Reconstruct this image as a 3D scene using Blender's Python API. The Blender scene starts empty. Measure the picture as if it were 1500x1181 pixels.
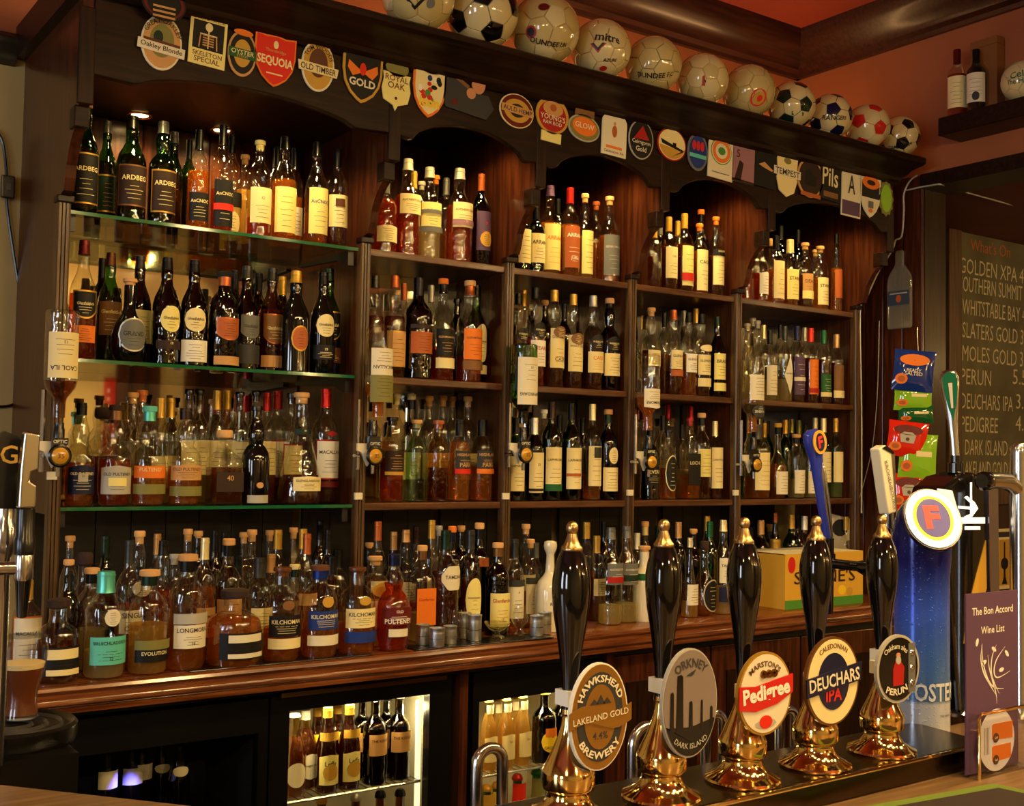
import bpy, math, random
from mathutils import Vector, Matrix
random.seed(7)
SC = bpy.context.scene
COL = SC.collection

# ------------------------------------------------------------------ camera
FPX = 1706.6
YAW, PIT, ROL = 0.615958, 0.0463387, 0.0172563
CAM = Vector((-1.60794, -3.00324, 1.51103))
_fw = Vector((math.sin(YAW)*math.cos(PIT), math.cos(YAW)*math.cos(PIT), math.sin(PIT)))
_r0 = Vector((math.cos(YAW), -math.sin(YAW), 0.0))
_u0 = _r0.cross(_fw)
_r = _r0*math.cos(ROL) + _u0*math.sin(ROL)
_u = -_r0*math.sin(ROL) + _u0*math.cos(ROL)
cd = bpy.data.cameras.new('camera')
cd.sensor_width = 36.0
cd.lens = FPX*36.0/1500.0
cd.clip_start = 0.02
cam = bpy.data.objects.new('camera', cd)
COL.objects.link(cam)
cam.matrix_world = Matrix(((_r.x, _u.x, -_fw.x, CAM.x), (_r.y, _u.y, -_fw.y, CAM.y), (_r.z, _u.z, -_fw.z, CAM.z), (0, 0, 0, 1)))
SC.camera = cam
cd.dof.use_dof = False

# ------------------------------------------------------------------ world and exposure
w = bpy.data.worlds.new('world'); SC.world = w; w.use_nodes = True
w.node_tree.nodes['Background'].inputs[0].default_value = (1.0, 0.72, 0.42, 1)
w.node_tree.nodes['Background'].inputs[1].default_value = 0.05
SC.view_settings.view_transform = 'Standard'
SC.view_settings.look = 'None'
SC.view_settings.exposure = 0.35
SC.view_settings.gamma = 1.0
SC.view_settings.use_curve_mapping = False
SC.cycles.max_bounces = 8
SC.cycles.diffuse_bounces = 3
SC.cycles.glossy_bounces = 4
SC.cycles.transmission_bounces = 6
SC.cycles.transparent_max_bounces = 40
SC.cycles.caustics_reflective = False
SC.cycles.caustics_refractive = False
SC.cycles.sample_clamp_indirect = 3.0
SC.cycles.use_denoising = True

# ------------------------------------------------------------------ pixel to place
def ray(px, py):
    return _fw + _r*((px-750.0)/FPX) - _u*((py-590.5)/FPX)
def atY(px, py, Y):
    d = ray(px, py); return CAM + d*((Y-CAM.y)/d.y)
def atZ(px, py, Z):
    d = ray(px, py); return CAM + d*((Z-CAM.z)/d.z)
def atX(px, py, X):
    d = ray(px, py); return CAM + d*((X-CAM.x)/d.x)
def zdepth(p):
    return (Vector(p)-CAM).dot(_fw)

# ------------------------------------------------------------------ lights
def light(name, kind, loc, power, col, size=0.1, rot=None, sizey=None, spot=None):
    l = bpy.data.lights.new(name, kind); l.energy = power; l.color = col
    if kind == 'AREA':
        l.size = size
        if sizey: l.shape = 'RECTANGLE'; l.size_y = sizey
    else:
        l.shadow_soft_size = size
    if spot:
        l.spot_size = spot; l.spot_blend = 0.6
    o = bpy.data.objects.new(name, l); COL.objects.link(o); o.location = loc
    if rot: o.rotation_euler = rot
    return o
WARM = (1.0, 0.68, 0.24)
LAMP = (1.0, 0.68, 0.28)
DAY = (0.78, 0.88, 1.0)
def aim(frm, to):
    return (Vector(to)-Vector(frm)).to_track_quat('-Z', 'Y').to_euler()
# daylight through the two pub windows in the side wall
WINS = [(-5.0, -1.45, 1.75, .8, 1.4), (-5.0, -3.6, 1.75, .8, 1.4)]
for i, (x, y, z, sy, sz) in enumerate(WINS):
    light('window_daylight', 'AREA', (x+0.04, y, z), 25.0, DAY, sz, (0, math.radians(-90), 0), sy)
# wall lamps added for fill, hanging lamps of the room, an added row
ADDED_SCONCES = [(0.7, -5.85, 2.25), (2.6, -5.85, 2.25), (4.6, -5.85, 2.25), (5.8, -2.6, 2.2)]  # unseen lamps added to brighten the walls reflected in the mirrors
for p in ADDED_SCONCES: light('added_wall_fill', 'POINT', p, 105.0, LAMP, .06)
LAMPS = [(1.735, -2.0, 2.44), (-2.6, -3.6, 2.5), (-0.6, -4.4, 2.5), (1.5, -3.9, 2.5), (-1.9, -1.1, 2.75), (0.4, -2.6, 2.6), (3.3, -1.5, 2.3)]
LPOW = [34, 50, 66, 58, 5, 52, 6]
LAMPS += [(-1.25+.5*i, -2.30, 2.66) for i in range(6)]  # unseen row added for glints on the bottles and brass
LPOW += [17.0]*6
for p, e in zip(LAMPS, LPOW):
    light('room_and_added_lamp_light', 'POINT', p, e, LAMP, 0.07 if e > 16 else .045)

# warm strip lamps lying on top of the cabinet behind the footballs
STRIPS = [(-.45, .24), (.45, .24), (1.25, .24), (2.0, .24)]
for x, y in STRIPS:
    light('uplight_glow', 'AREA', (x, y, 2.735), 1.5, (1.0, .52, .18), .5, (math.radians(180-14), 0, 0), .04)

# ------------------------------------------------------------------ materials
MATS = {}
def new_mat(name):
    m = bpy.data.materials.new(name); m.use_nodes = True
    return m, m.node_tree, m.node_tree.nodes['Principled BSDF']
def srgb(c):
    return tuple((x/12.92 if x <= .04045 else ((x+.055)/1.055)**2.4) for x in c)
C = {k: srgb(v) for k, v in dict(
    cream=(.93,.86,.62), white=(.95,.93,.86), tan=(.80,.60,.36), black=(.045,.04,.04), gold=(.78,.60,.22), copper=(.70,.36,.16),
    orange=(.92,.48,.12), red=(.66,.10,.07), darkred=(.38,.06,.05), blue=(.10,.20,.50), navy=(.06,.08,.22), teal=(.38,.78,.70), green=(.10,.36,.18),
    darkgreen=(.06,.16,.10), grey=(.42,.42,.40), silver=(.70,.68,.62), brown=(.36,.20,.10), darkbrown=(.17,.09,.05), purple=(.34,.24,.36), yellow=(.95,.80,.16),
    olive=(.50,.48,.24), cork=(.86,.66,.42), mauve=(.62,.44,.48), lime=(.55,.76,.16), bronze=(.50,.34,.18), darkgrey=(.20,.20,.20), paleyellow=(.94,.88,.54),
    brightred=(.86,.16,.08), leaf=(.30,.55,.20), violet=(.32,.22,.60), skin=(.80,.55,.38), scarlet=(.80,.14,.12), ivory=(.90,.86,.74), ball=(.84,.77,.56), ballcream=(.78,.70,.46)).items()}
def mat(kind, key=None):
    k = (kind, key)
    if k in MATS: return MATS[k]
    m, nt, b = new_mat('%s_%s' % (kind, key) if key else kind)
    col = C.get(key, key if isinstance(key, tuple) else (.5,.5,.5))
    I = b.inputs
    if kind == 'paper':
        I['Base Color'].default_value = (*col, 1); I['Roughness'].default_value = .55; I['Specular IOR Level'].default_value = .3
    elif kind == 'print':
        I['Base Color'].default_value = (*col, 1); I['Roughness'].default_value = .5
    elif kind == 'plastic':
        I['Base Color'].default_value = (*col, 1); I['Roughness'].default_value = .25
    elif kind == 'gloss':
        I['Base Color'].default_value = (*col, 1); I['Roughness'].default_value = .07; I['Coat Weight'].default_value = .6; I['Coat Roughness'].default_value = .04
    elif kind == 'foil':
        I['Base Color'].default_value = (*col, 1); I['Metallic'].default_value = .55; I['Roughness'].default_value = .33
    elif kind == 'matte':
        I['Base Color'].default_value = (*col, 1); I['Roughness'].default_value = .85
    elif kind == 'metal':
        I['Base Color'].default_value = (*col, 1); I['Metallic'].default_value = 1; I['Roughness'].default_value = .22
    elif kind == 'chalk':
        I['Base Color'].default_value = (*col, 1); I['Roughness'].default_value = .95
    MATS[k] = m
    return m
def noise_col(nt, c1, c2, scale, stretch=(1, 1, 1), detail=6, coord='Object', lo=.35, hi=.65):
    tc = nt.nodes.new('ShaderNodeTexCoord'); mp = nt.nodes.new('ShaderNodeMapping'); mp.inputs['Scale'].default_value = stretch
    nz = nt.nodes.new('ShaderNodeTexNoise'); nz.inputs['Scale'].default_value = scale; nz.inputs['Detail'].default_value = detail
    rp = nt.nodes.new('ShaderNodeValToRGB'); rp.color_ramp.elements[0].color = (*c1, 1); rp.color_ramp.elements[1].color = (*c2, 1)
    rp.color_ramp.elements[0].position = lo; rp.color_ramp.elements[1].position = hi
    nt.links.new(tc.outputs[coord], mp.inputs[0]); nt.links.new(mp.outputs[0], nz.inputs[0]); nt.links.new(nz.outputs[0], rp.inputs[0])
    return rp, nz
def wood(name, c1, c2, rough=.32, axis='x', bump=.06, scale=9, coat=.18, spec=.35):
    if name in MATS: return MATS[name]
    m, nt, b = new_mat(name)
    st = {'x': (.6, 9, 9), 'y': (9, .6, 9), 'z': (9, 9, .6)}[axis]
    rp, nz = noise_col(nt, c1, c2, scale, st)
    nt.links.new(rp.outputs[0], b.inputs['Base Color'])
    b.inputs['Roughness'].default_value = rough
    b.inputs['Coat Weight'].default_value = coat; b.inputs['Coat Roughness'].default_value = .16; b.inputs['Specular IOR Level'].default_value = spec
    bp = nt.nodes.new('ShaderNodeBump'); bp.inputs['Strength'].default_value = bump; bp.inputs['Distance'].default_value = .004
    nt.links.new(nz.outputs[0], bp.inputs['Height']); nt.links.new(bp.outputs[0], b.inputs['Normal'])
    MATS[name] = m
    return m
def plaster(name, c1, c2, scale=3):
    if name in MATS: return MATS[name]
    m, nt, b = new_mat(name)
    rp, nz = noise_col(nt, c1, c2, scale, lo=.3, hi=.7)
    nt.links.new(rp.outputs[0], b.inputs['Base Color']); b.inputs['Roughness'].default_value = .7
    n2 = nt.nodes.new('ShaderNodeTexNoise'); n2.inputs['Scale'].default_value = 90
    bp = nt.nodes.new('ShaderNodeBump'); bp.inputs['Strength'].default_value = .12; bp.inputs['Distance'].default_value = .003
    nt.links.new(n2.outputs[0], bp.inputs['Height']); nt.links.new(bp.outputs[0], b.inputs['Normal'])
    MATS[name] = m
    return m
def emis(name, col, s):
    if name in MATS: return MATS[name]
    m, nt, b = new_mat(name)
    b.inputs['Base Color'].default_value = (*col, 1); b.inputs['Emission Color'].default_value = (*col, 1); b.inputs['Emission Strength'].default_value = s
    MATS[name] = m
    return m
def schlick(nt, lo, hi, power):
    N = nt.nodes.new; L = nt.links.new
    lw = N('ShaderNodeLayerWeight'); lw.inputs['Blend'].default_value = .5
    pw = N('ShaderNodeMath'); pw.operation = 'POWER'; pw.inputs[1].default_value = power
    ma = N('ShaderNodeMath'); ma.operation = 'MULTIPLY_ADD'; ma.inputs[1].default_value = hi-lo; ma.inputs[2].default_value = lo
    L(lw.outputs['Facing'], pw.inputs[0]); L(pw.outputs[0], ma.inputs[0])
    return ma
GLASS_TINT = dict(c=(.93,.93,.86), g=(.16,.42,.12), d=(.10,.065,.03), a=(.42,.20,.05), k=(.01,.01,.01), o=(.62,.80,.62), y=(.80,.62,.22), b=(.25,.3,.75))
def glass(kind):
    key = ('glass', kind)
    if key in MATS: return MATS[key]
    m = bpy.data.materials.new('bottle_glass_'+kind); m.use_nodes = True
    nt = m.node_tree; nt.nodes.clear(); N = nt.nodes.new; L = nt.links.new
    out = N('ShaderNodeOutputMaterial')
    tr = N('ShaderNodeBsdfTransparent'); tr.inputs[0].default_value = (*GLASS_TINT[kind], 1)
    gl = N('ShaderNodeBsdfGlossy'); gl.inputs['Roughness'].default_value = .03; gl.inputs[0].default_value = (1, 1, 1, 1)
    tc = N('ShaderNodeTexCoord'); nz = N('ShaderNodeTexNoise'); nz.inputs['Scale'].default_value = 58; nz.inputs['Detail'].default_value = 0.5
    bp = N('ShaderNodeBump'); bp.inputs['Strength'].default_value = .6; bp.inputs['Distance'].default_value = .0035
    L(tc.outputs['Object'], nz.inputs[0]); L(nz.outputs[0], bp.inputs['Height']); L(bp.outputs[0], gl.inputs['Normal'])
    mx = N('ShaderNodeMixShader')
    mr = schlick(nt, .08, .80, 3.0)
    L(mr.outputs[0], mx.inputs[0]); L(tr.outputs[0], mx.inputs[1]); L(gl.outputs[0], mx.inputs[2]); L(mx.outputs[0], out.inputs[0])
    MATS[key] = m
    return m
LIQ = dict(am=(.86,.30,.03), ra=(.72,.10,.012), dk=(.30,.075,.012), go=(.95,.60,.14), pa=(.95,.80,.42), or_=(1.0,.44,.05), be=(.40,.14,.02))
def liquid(kind):
    key = ('liquid', kind)
    if key in MATS: return MATS[key]
    m = bpy.data.materials.new('spirit_'+kind); m.use_nodes = True
    nt = m.node_tree; nt.nodes.clear(); N = nt.nodes.new; L = nt.links.new
    c = LIQ[kind]
    out = N('ShaderNodeOutputMaterial')
    tr = N('ShaderNodeBsdfTransparent'); tr.inputs[0].default_value = tuple(x**.55 for x in c)+(1,)
    tl = N('ShaderNodeBsdfTranslucent'); tl.inputs[0].default_value = (*c, 1)
    df = N('ShaderNodeBsdfDiffuse'); df.inputs[0].default_value = (*tuple(x*.8 for x in c), 1)
    m0 = N('ShaderNodeMixShader'); m0.inputs[0].default_value = .45
    m1 = N('ShaderNodeMixShader'); m1.inputs[0].default_value = .34 if kind in ('go', 'pa') else .28
    L(tl.outputs[0], m0.inputs[1]); L(df.outputs[0], m0.inputs[2]); L(tr.outputs[0], m1.inputs[1]); L(m0.outputs[0], m1.inputs[2])
    gl = N('ShaderNodeBsdfGlossy'); gl.inputs['Roughness'].default_value = .03; m2 = N('ShaderNodeMixShader'); m2.inputs[0].default_value = .045
    tc = N('ShaderNodeTexCoord'); nz = N('ShaderNodeTexNoise'); nz.inputs['Scale'].default_value = 70; nz.inputs['Detail'].default_value = .5
    bp = N('ShaderNodeBump'); bp.inputs['Strength'].default_value = .8; bp.inputs['Distance'].default_value = .004
    L(tc.outputs['Object'], nz.inputs[0]); L(nz.outputs[0], bp.inputs['Height']); L(bp.outputs[0], gl.inputs['Normal'])
    L(m1.outputs[0], m2.inputs[1]); L(gl.outputs[0], m2.inputs[2]); L(m2.outputs[0], out.inputs[0])
    MATS[key] = m
    return m
def clear_pane(name, tint, refl=.06, rough=.02):
    if name in MATS: return MATS[name]
    m = bpy.data.materials.new(name); m.use_nodes = True
    nt = m.node_tree; nt.nodes.clear(); N = nt.nodes.new; L = nt.links.new
    out = N('ShaderNodeOutputMaterial'); tr = N('ShaderNodeBsdfTransparent'); tr.inputs[0].default_value = (*tint, 1)
    gl = N('ShaderNodeBsdfGlossy'); gl.inputs['Roughness'].default_value = rough
    mr = schlick(nt, refl*.6, .95, 5.0)
    mx = N('ShaderNodeMixShader'); L(mr.outputs[0], mx.inputs[0]); L(tr.outputs[0], mx.inputs[1]); L(gl.outputs[0], mx.inputs[2]); L(mx.outputs[0], out.inputs[0])
    MATS[name] = m
    return m
def mirror_mat():
    if 'mirror' in MATS: return MATS['mirror']
    m, nt, b = new_mat('aged_mirror')
    b.inputs['Metallic'].default_value = 1; b.inputs['Base Color'].default_value = (.78, .75, .62, 1); b.inputs['Roughness'].default_value = .03
    MATS['mirror'] = m
    return m
W_DARK = wood('dark_mahogany', (.006, .0022, .0012), (.022, .0070, .0026), .38, 'x', coat=.06, spec=.2)
W_DARKZ = wood('dark_mahogany_upright', (.007, .0026, .0013), (.026, .0085, .0032), .38, 'z', coat=.06, spec=.2)
W_RED = wood('red_mahogany_panel', (.030, .0065, .0022), (.080, .020, .0065), .28, 'z')
W_POST = wood('fluted_post_wood', (.045, .022, .008), (.12, .062, .022), .34, 'z')
W_EDGE = wood('shelf_wood', (.05, .018, .007), (.13, .05, .018), .28, 'x')
W_COUNT = wood('counter_mahogany', (.075, .018, .005), (.20, .062, .017), .16, 'x')
W_BLACK = wood('black_stained_wood', (.004, .003, .003), (.010, .007, .005), .4, 'x')
M_BRASS = mat('metal', srgb((.97, .84, .54))); M_BRASS.node_tree.nodes['Principled BSDF'].inputs['Roughness'].default_value = .09
M_STEEL = mat('metal', srgb((.78, .78, .78))); M_STEEL.node_tree.nodes['Principled BSDF'].inputs['Roughness'].default_value = .2
M_BRUSH = mat('metal', srgb((.90, .90, .88))); M_BRUSH.node_tree.nodes['Principled BSDF'].inputs['Roughness'].default_value = .38
M_ANTIQ = mat('metal', srgb((.74, .62, .42))); M_ANTIQ.node_tree.nodes['Principled BSDF'].inputs['Roughness'].default_value = .3

# ------------------------------------------------------------------ mesh tools
class MB:
    def __init__(s): s.v = []; s.f = []
    def box(s, x0, x1, y0, y1, z0, z1):
        n = len(s.v)
        s.v += [(x0,y0,z0),(x1,y0,z0),(x1,y1,z0),(x0,y1,z0),(x0,y0,z1),(x1,y0,z1),(x1,y1,z1),(x0,y1,z1)]
        s.f += [tuple(n+i for i in q) for q in ((3,2,1,0),(4,5,6,7),(0,1,5,4),(1,2,6,5),(2,3,7,6),(3,0,4,7))]
        return s
    def prism(s, poly, a, b, plane='XZ'):
        n = len(s.v); k = len(poly)
        for t in (a, b):
            for p, q in poly:
                s.v.append((p, t, q) if plane == 'XZ' else ((t, p, q) if plane == 'YZ' else (p, q, t)))
        s.f.append(tuple(n+i for i in range(k))); s.f.append(tuple(n+k+i for i in reversed(range(k))))
        for i in range(k):
            j = (i+1) % k
            s.f.append((n+i, n+k+i, n+k+j, n+j))
        return s
    def lathe(s, prof, seg=20, c=(0, 0, 0), sq=None, sy=1.0, cap=True):
        n = len(s.v); k = len(prof)
        for r, z in prof:
            for i in range(seg):
                a = 2*math.pi*i/seg; ca, sa = math.cos(a), math.sin(a)
                if sq:
                    m = (abs(ca)**sq+abs(sa)**sq)**(-1.0/sq)
                else: m = 1
                s.v.append((c[0]+r*m*ca, c[1]+r*m*sa*sy, c[2]+z))
        for j in range(k-1):
            for i in range(seg):
                i2 = (i+1) % seg
                s.f.append((n+j*seg+i, n+j*seg+i2, n+(j+1)*seg+i2, n+(j+1)*seg+i))
        if cap:
            s.f.append(tuple(n+i for i in reversed(range(seg)))); s.f.append(tuple(n+(k-1)*seg+i for i in range(seg)))
        return s
    def tube(s, pts, r, seg=8, close=True):
        pts = [Vector(p) for p in pts]; n = len(s.v); up = None
        rs = r if isinstance(r, (list, tuple)) else [r]*len(pts)
        for j, p in enumerate(pts):
            t = (pts[min(j+1, len(pts)-1)]-pts[max(j-1, 0)]).normalized()
            if up is None:
                up = Vector((0, 0, 1)) if abs(t.z) < .9 else Vector((1, 0, 0))
            a = t.cross(up).normalized(); b = a.cross(t).normalized(); up = b
            for i in range(seg):
                q = p + (a*math.cos(2*math.pi*i/seg)+b*math.sin(2*math.pi*i/seg))*rs[j]
                s.v.append(tuple(q))
        for j in range(len(pts)-1):
            for i in range(seg):
                i2 = (i+1) % seg
                s.f.append((n+j*seg+i, n+j*seg+i2, n+(j+1)*seg+i2, n+(j+1)*seg+i))
        if close:
            s.f.append(tuple(n+i for i in reversed(range(seg)))); s.f.append(tuple(n+(len(pts)-1)*seg+i for i in range(seg)))
        return s
    def mesh(s, name, m, smooth=True):
        me = bpy.data.meshes.new(name); me.from_pydata(s.v, [], s.f); me.materials.append(m)
        if smooth:
            me.shade_smooth()
            try: me.set_sharp_from_angle(angle=math.radians(38))
            except Exception: pass
        me.update()
        return me
    def build(s, name, m, parent=None, loc=None, rot=None, smooth=True):
        return obj(name, s.mesh(name, m, smooth), parent, loc, rot)
def obj(name, me, parent=None, loc=None, rot=None):
    o = bpy.data.objects.new(name, me); COL.objects.link(o)
    if parent: o.parent = parent
    if loc is not None: o.location = loc
    if rot is not None: o.rotation_euler = rot
    return o
def bevel(o, wdt=.003, seg=2):
    md = o.modifiers.new('bevel', 'BEVEL'); md.width = wdt; md.segments = seg; md.limit_method = 'ANGLE'; md.angle_limit = math.radians(40)
    return o
def thing(name, label, cat, loc=(0, 0, 0), rz=0, group=None):
    o = bpy.data.objects.new(name, None); COL.objects.link(o); o.empty_display_size = .02
    o.location = loc; o.rotation_euler = (0, 0, rz)
    return tag(o, label, cat, group)
def tag(o, label, cat, group=None):
    o['label'] = label; o['category'] = cat
    if group: o['group'] = group
    return o
def struct(o, label=None):
    o['kind'] = 'structure'
    if label: o['label'] = label
    return o

# ------------------------------------------------------------------ lettering
_TX = {}
def glyphs(s, bold=0.0):
    k = (s, bold)
    if k not in _TX:
        cu = bpy.data.curves.new('lettering', 'FONT'); cu.body = s; cu.resolution_u = 2; cu.offset = bold
        ob = bpy.data.objects.new('lettering', cu)
        me = ob.to_mesh()
        v = [(p.co.x, p.co.y) for p in me.vertices]; f = [tuple(q.vertices) for q in me.polygons]
        ob.to_mesh_clear(); bpy.data.objects.remove(ob); bpy.data.curves.remove(cu)
        if v:
            x0 = min(p[0] for p in v); x1 = max(p[0] for p in v); y0 = min(p[1] for p in v); y1 = max(p[1] for p in v)
            cx, cy = (x0+x1)/2, (y0+y1)/2
            v = [(a-cx, b-cy) for a, b in v]
        else: x0 = x1 = y0 = y1 = 0
        _TX[k] = (v, f, max(x1-x0, .01), max(y1-y0, .01))
    return _TX[k]
def text_uv(s, width=None, height=None, bold=0.0):
    v, f, tw, th = glyphs(s, bold)
    if width and height: sx, sy = width/tw, height/th
    elif width: sx = sy = width/tw
    else: sx = sy = height/th
    return [(a*sx, b*sy) for a, b in v], f
def flat_text(parent, s, x, z, y, m, width=None, height=None, bold=.01, rot=0.0, arc=None, name='lettering', shear=0.0):
    v, f = text_uv(s, width, height, bold)
    out = []
    cr, sr = math.cos(rot), math.sin(rot)
    for a, b in v:
        a += b*shear
        if arc:
            if arc > 0: t = a/arc; a, b = (arc+b)*math.sin(t), (arc+b)*math.cos(t)-arc
            else:
                R = -arc; t = a/R; a, b = (R-b)*math.sin(t), R-(R-b)*math.cos(t)
        out.append((x+a*cr-b*sr, y, z+a*sr+b*cr))
    me = bpy.data.meshes.new(name); me.from_pydata(out, [], f); me.materials.append(m)
    return obj(name, me, parent)
def cyl_text(parent, s, R, z, m, width=None, height=None, bold=.01, a0=0.0, arc=0.0, name='lettering'):
    v, f = text_uv(s, width, height, bold)
    out = []
    for u, b in v:
        zz = z+b-(u*u)*arc
        a = a0+u/R
        out.append((R*math.sin(a), -R*math.cos(a), zz))
    me = bpy.data.meshes.new(name); me.from_pydata(out, [], f); me.materials.append(m)
    return obj(name, me, parent)
def ell(rx, rz, n=28, cx=0, cz=0, a0=0.0, a1=2*math.pi):
    full = abs(a1-a0-2*math.pi) < 1e-6
    k = n if full else n+1
    return [(cx+rx*math.cos(a0+(a1-a0)*i/n), cz+rz*math.sin(a0+(a1-a0)*i/n)) for i in range(k)]
def rect(x0, x1, z0, z1): return [(x0, z0), (x1, z0), (x1, z1), (x0, z1)]
def shield(wd, ht):
    P = [(-.5, .5), (-.25, .47), (0, .5), (.25, .47), (.5, .5), (.5, .1), (.44, -.14), (.3, -.33), (.12, -.45), (0, -.5), (-.12, -.45), (-.3, -.33), (-.44, -.14), (-.5, .1)]
    return [(a*wd, b*ht) for a, b in reversed(P)]
def plate(parent, name, poly, y, t, m, smooth=False):
    return MB().prism(poly, y-t, y, 'XZ').build(name, m, parent, smooth=smooth)

ORD = ['zeroth', 'first', 'second', 'third', 'fourth', 'fifth', 'sixth', 'seventh', 'eighth', 'ninth', 'tenth', 'eleventh', 'twelfth', 'thirteenth', 'fourteenth', 'fifteenth', 'sixteenth', 'seventeenth', 'eighteenth', 'nineteenth', 'twentieth'] + ['%dth' % i for i in range(21, 60)]
for _i, _s in ((21, '21st'), (22, '22nd'), (23, '23rd'), (31, '31st'), (32, '32nd'), (33, '33rd'), (41, '41st'), (42, '42nd'), (43, '43rd')): ORD[_i] = _s

# ================================================================== the room
P5 = 0.5152
ZA, ZB, ZC = 1.370, 1.741, 2.113
BACK = 0.41
TERRA = plaster('terracotta_paint', (.30, .085, .028), (.36, .11, .036))
CREAMW = plaster('ochre_cream_paint', (.40, .30, .12), (.47, .36, .15))
REDC = plaster('red_ceiling_paint', (.26, .030, .010), (.32, .040, .013))
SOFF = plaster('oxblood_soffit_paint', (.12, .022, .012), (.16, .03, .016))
def room_box(name, m, *b):
    return struct(MB().box(*b).build(name, m, smooth=False))
zr = atY(0, 68, .44).z
room_box('floor', wood('floor_boards', (.03, .014, .008), (.07, .034, .018), .5, 'x'), -5, 6, -6.2, .6, -.05, 0)
room_box('ceiling', REDC, -5, 6, -6.2, .6, 3.36, 3.45)
room_box('wall_back', TERRA, -5, 2.36, .44, .6, zr, 3.36)
room_box('wall_left', CREAMW, -5, 2.36, .44, .6, 0, zr)
room_box('wall_far', CREAMW, 6, 6.1, -6.2, .6, 0, 3.45)
room_box('wall_front', CREAMW, -5, 6, -6.2, -6.05, 0, 3.36)
mb = MB(); ys = sorted(WINS, key=lambda q: q[1]); y = -6.2
for (wx, wy, wz, sy, sz) in ys:
    mb.box(-5.15, -5, y, wy-sy/2, 0, 3.36); mb.box(-5.15, -5, wy-sy/2, wy+sy/2, 0, wz-sz/2); mb.box(-5.15, -5, wy-sy/2, wy+sy/2, wz+sz/2, 3.36); y = wy+sy/2
mb.box(-5.15, -5, y, .6, 0, 3.36)
struct(mb.build('wall_side', CREAMW, smooth=False))
for i, (wx, wy, wz, sy, sz) in enumerate(ys):
    wo = struct(MB().box(-5.11, -5.09, wy-sy/2, wy+sy/2, wz-sz/2, wz+sz/2).build('window_%d' % (i+1), emis('frosted_daylight_pane', (.75, .86, 1.0), 3.0), smooth=False))
    fm = MB()
    for t in (-.5, 0, .5): fm.box(-5.08, -5.01, wy+t*sy-.025, wy+t*sy+.025, wz-sz/2, wz+sz/2)
    for t in (-.5, .2, .5): fm.box(-5.08, -5.01, wy-sy/2, wy+sy/2, wz+t*sz-.025, wz+t*sz+.025)
    fm.build('window_frame', W_DARKZ, wo, smooth=False)
def crown(name, axis, a, b, off):
    pr = [(0, 3.20), (-.02, 3.20), (-.025, 3.215), (-.05, 3.225), (-.06, 3.25), (-.085, 3.27), (-.12, 3.295), (-.145, 3.33), (-.15, 3.36), (0, 3.36)]
    pr = [(off+p, z) for p, z in pr]
    m = MB()
    if axis == 'x': m.prism(pr, a, b, 'YZ')
    else: m.prism(pr, a, b, 'XZ')
    return struct(m.build(name, wood('crown_wood', (.022, .006, .004), (.055, .014, .007), .35, 'x')))
crown('trim_1', 'x', -5, 2.35, .44)
crown('trim_2', 'y', -6, .44, 2.35)
struct(MB().prism([(.44, zr-.05), (.41, zr-.045), (.41, zr-.02), (.395, zr), (.395, zr+.02), (.41, zr+.035), (.44, zr+.04)], -5, -.9, 'YZ').build('trim_3', W_BLACK))
# header wall over the opening, stub wall beside the cabinet, passage behind
room_box('wall_right', TERRA, 2.35, 2.52, -6.05, .44, 2.657, 3.36)
room_box('trim_4', W_DARK, 2.338, 2.53, -6.05, -.2, 2.60, 2.657)
stub = room_box('wall_stub', W_DARKZ, 2.362, 2.50, -.205, .44, 0, 2.657)
for i in range(7):
    y0 = -.205+i*.092
    bevel(MB().box(2.348, 2.362, y0+.002, y0+.090, .05, 2.655).build('panel_board', W_RED, stub, smooth=False), .004, 2)
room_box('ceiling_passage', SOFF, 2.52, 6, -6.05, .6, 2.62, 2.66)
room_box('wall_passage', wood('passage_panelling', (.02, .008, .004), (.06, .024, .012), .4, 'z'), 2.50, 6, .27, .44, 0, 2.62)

# what the mirrors show of the opposite wall
def mirror_hit(px, py, Yr, mirY=.40):
    d = ray(px, py); M = CAM + d*((mirY-CAM.y)/d.y)
    t = (mirY-Yr)/d.y
    return Vector((M.x+d.x*t, Yr, M.z+d.z*t))
def door(n, x0, x1, z1):
    d = struct(MB().box(x0, x1, -6.05, -6.01, 0, z1).build('door_%d' % n, W_RED, smooth=False))
    for a, b in ((.15, .95), (1.1, z1-.15)):
        for s in (0, 1):
            xa = x0+.1+s*(x1-x0-.1)/2; MB().box(xa, xa+(x1-x0)/2-.15, -6.012, -5.995, a, b).build('door_panel', W_DARKZ, d, smooth=False)
    MB().lathe([(.012, 0), (.025, .02), (.028, .04), (.018, .055)], 12).build('door_knob', M_BRASS, d, (x0+.08, -6.0, 1.02), (math.radians(90), 0, 0))
    return d
door(1, mirror_hit(172, 570, -6).x, mirror_hit(236, 570, -6).x, 2.3)
door(2, mirror_hit(272, 570, -6).x, mirror_hit(398, 570, -6).x, 2.3)
h0 = mirror_hit(157, 535, -5.98); h1 = mirror_hit(171, 597, -5.98)
t = thing('wall_notice', 'tall red notice with white lines on the wall opposite, seen in the mirror', 'notice', (0, 0, 0))
xa, xb = h0.x, h1.x; za, zb = 1.35, 2.15
MB().box(xa, xb, -6.045, -6.03, za, zb).build('sheet', mat('paper', 'red'), t, smooth=False)
mb = MB()
for i in range(9): mb.box(xa+.03, xb-.05, -6.03, -6.027, za+.08+i*.07, za+.11+i*.07)
mb.build('print', mat('paper', 'white'), t, smooth=False)
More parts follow.
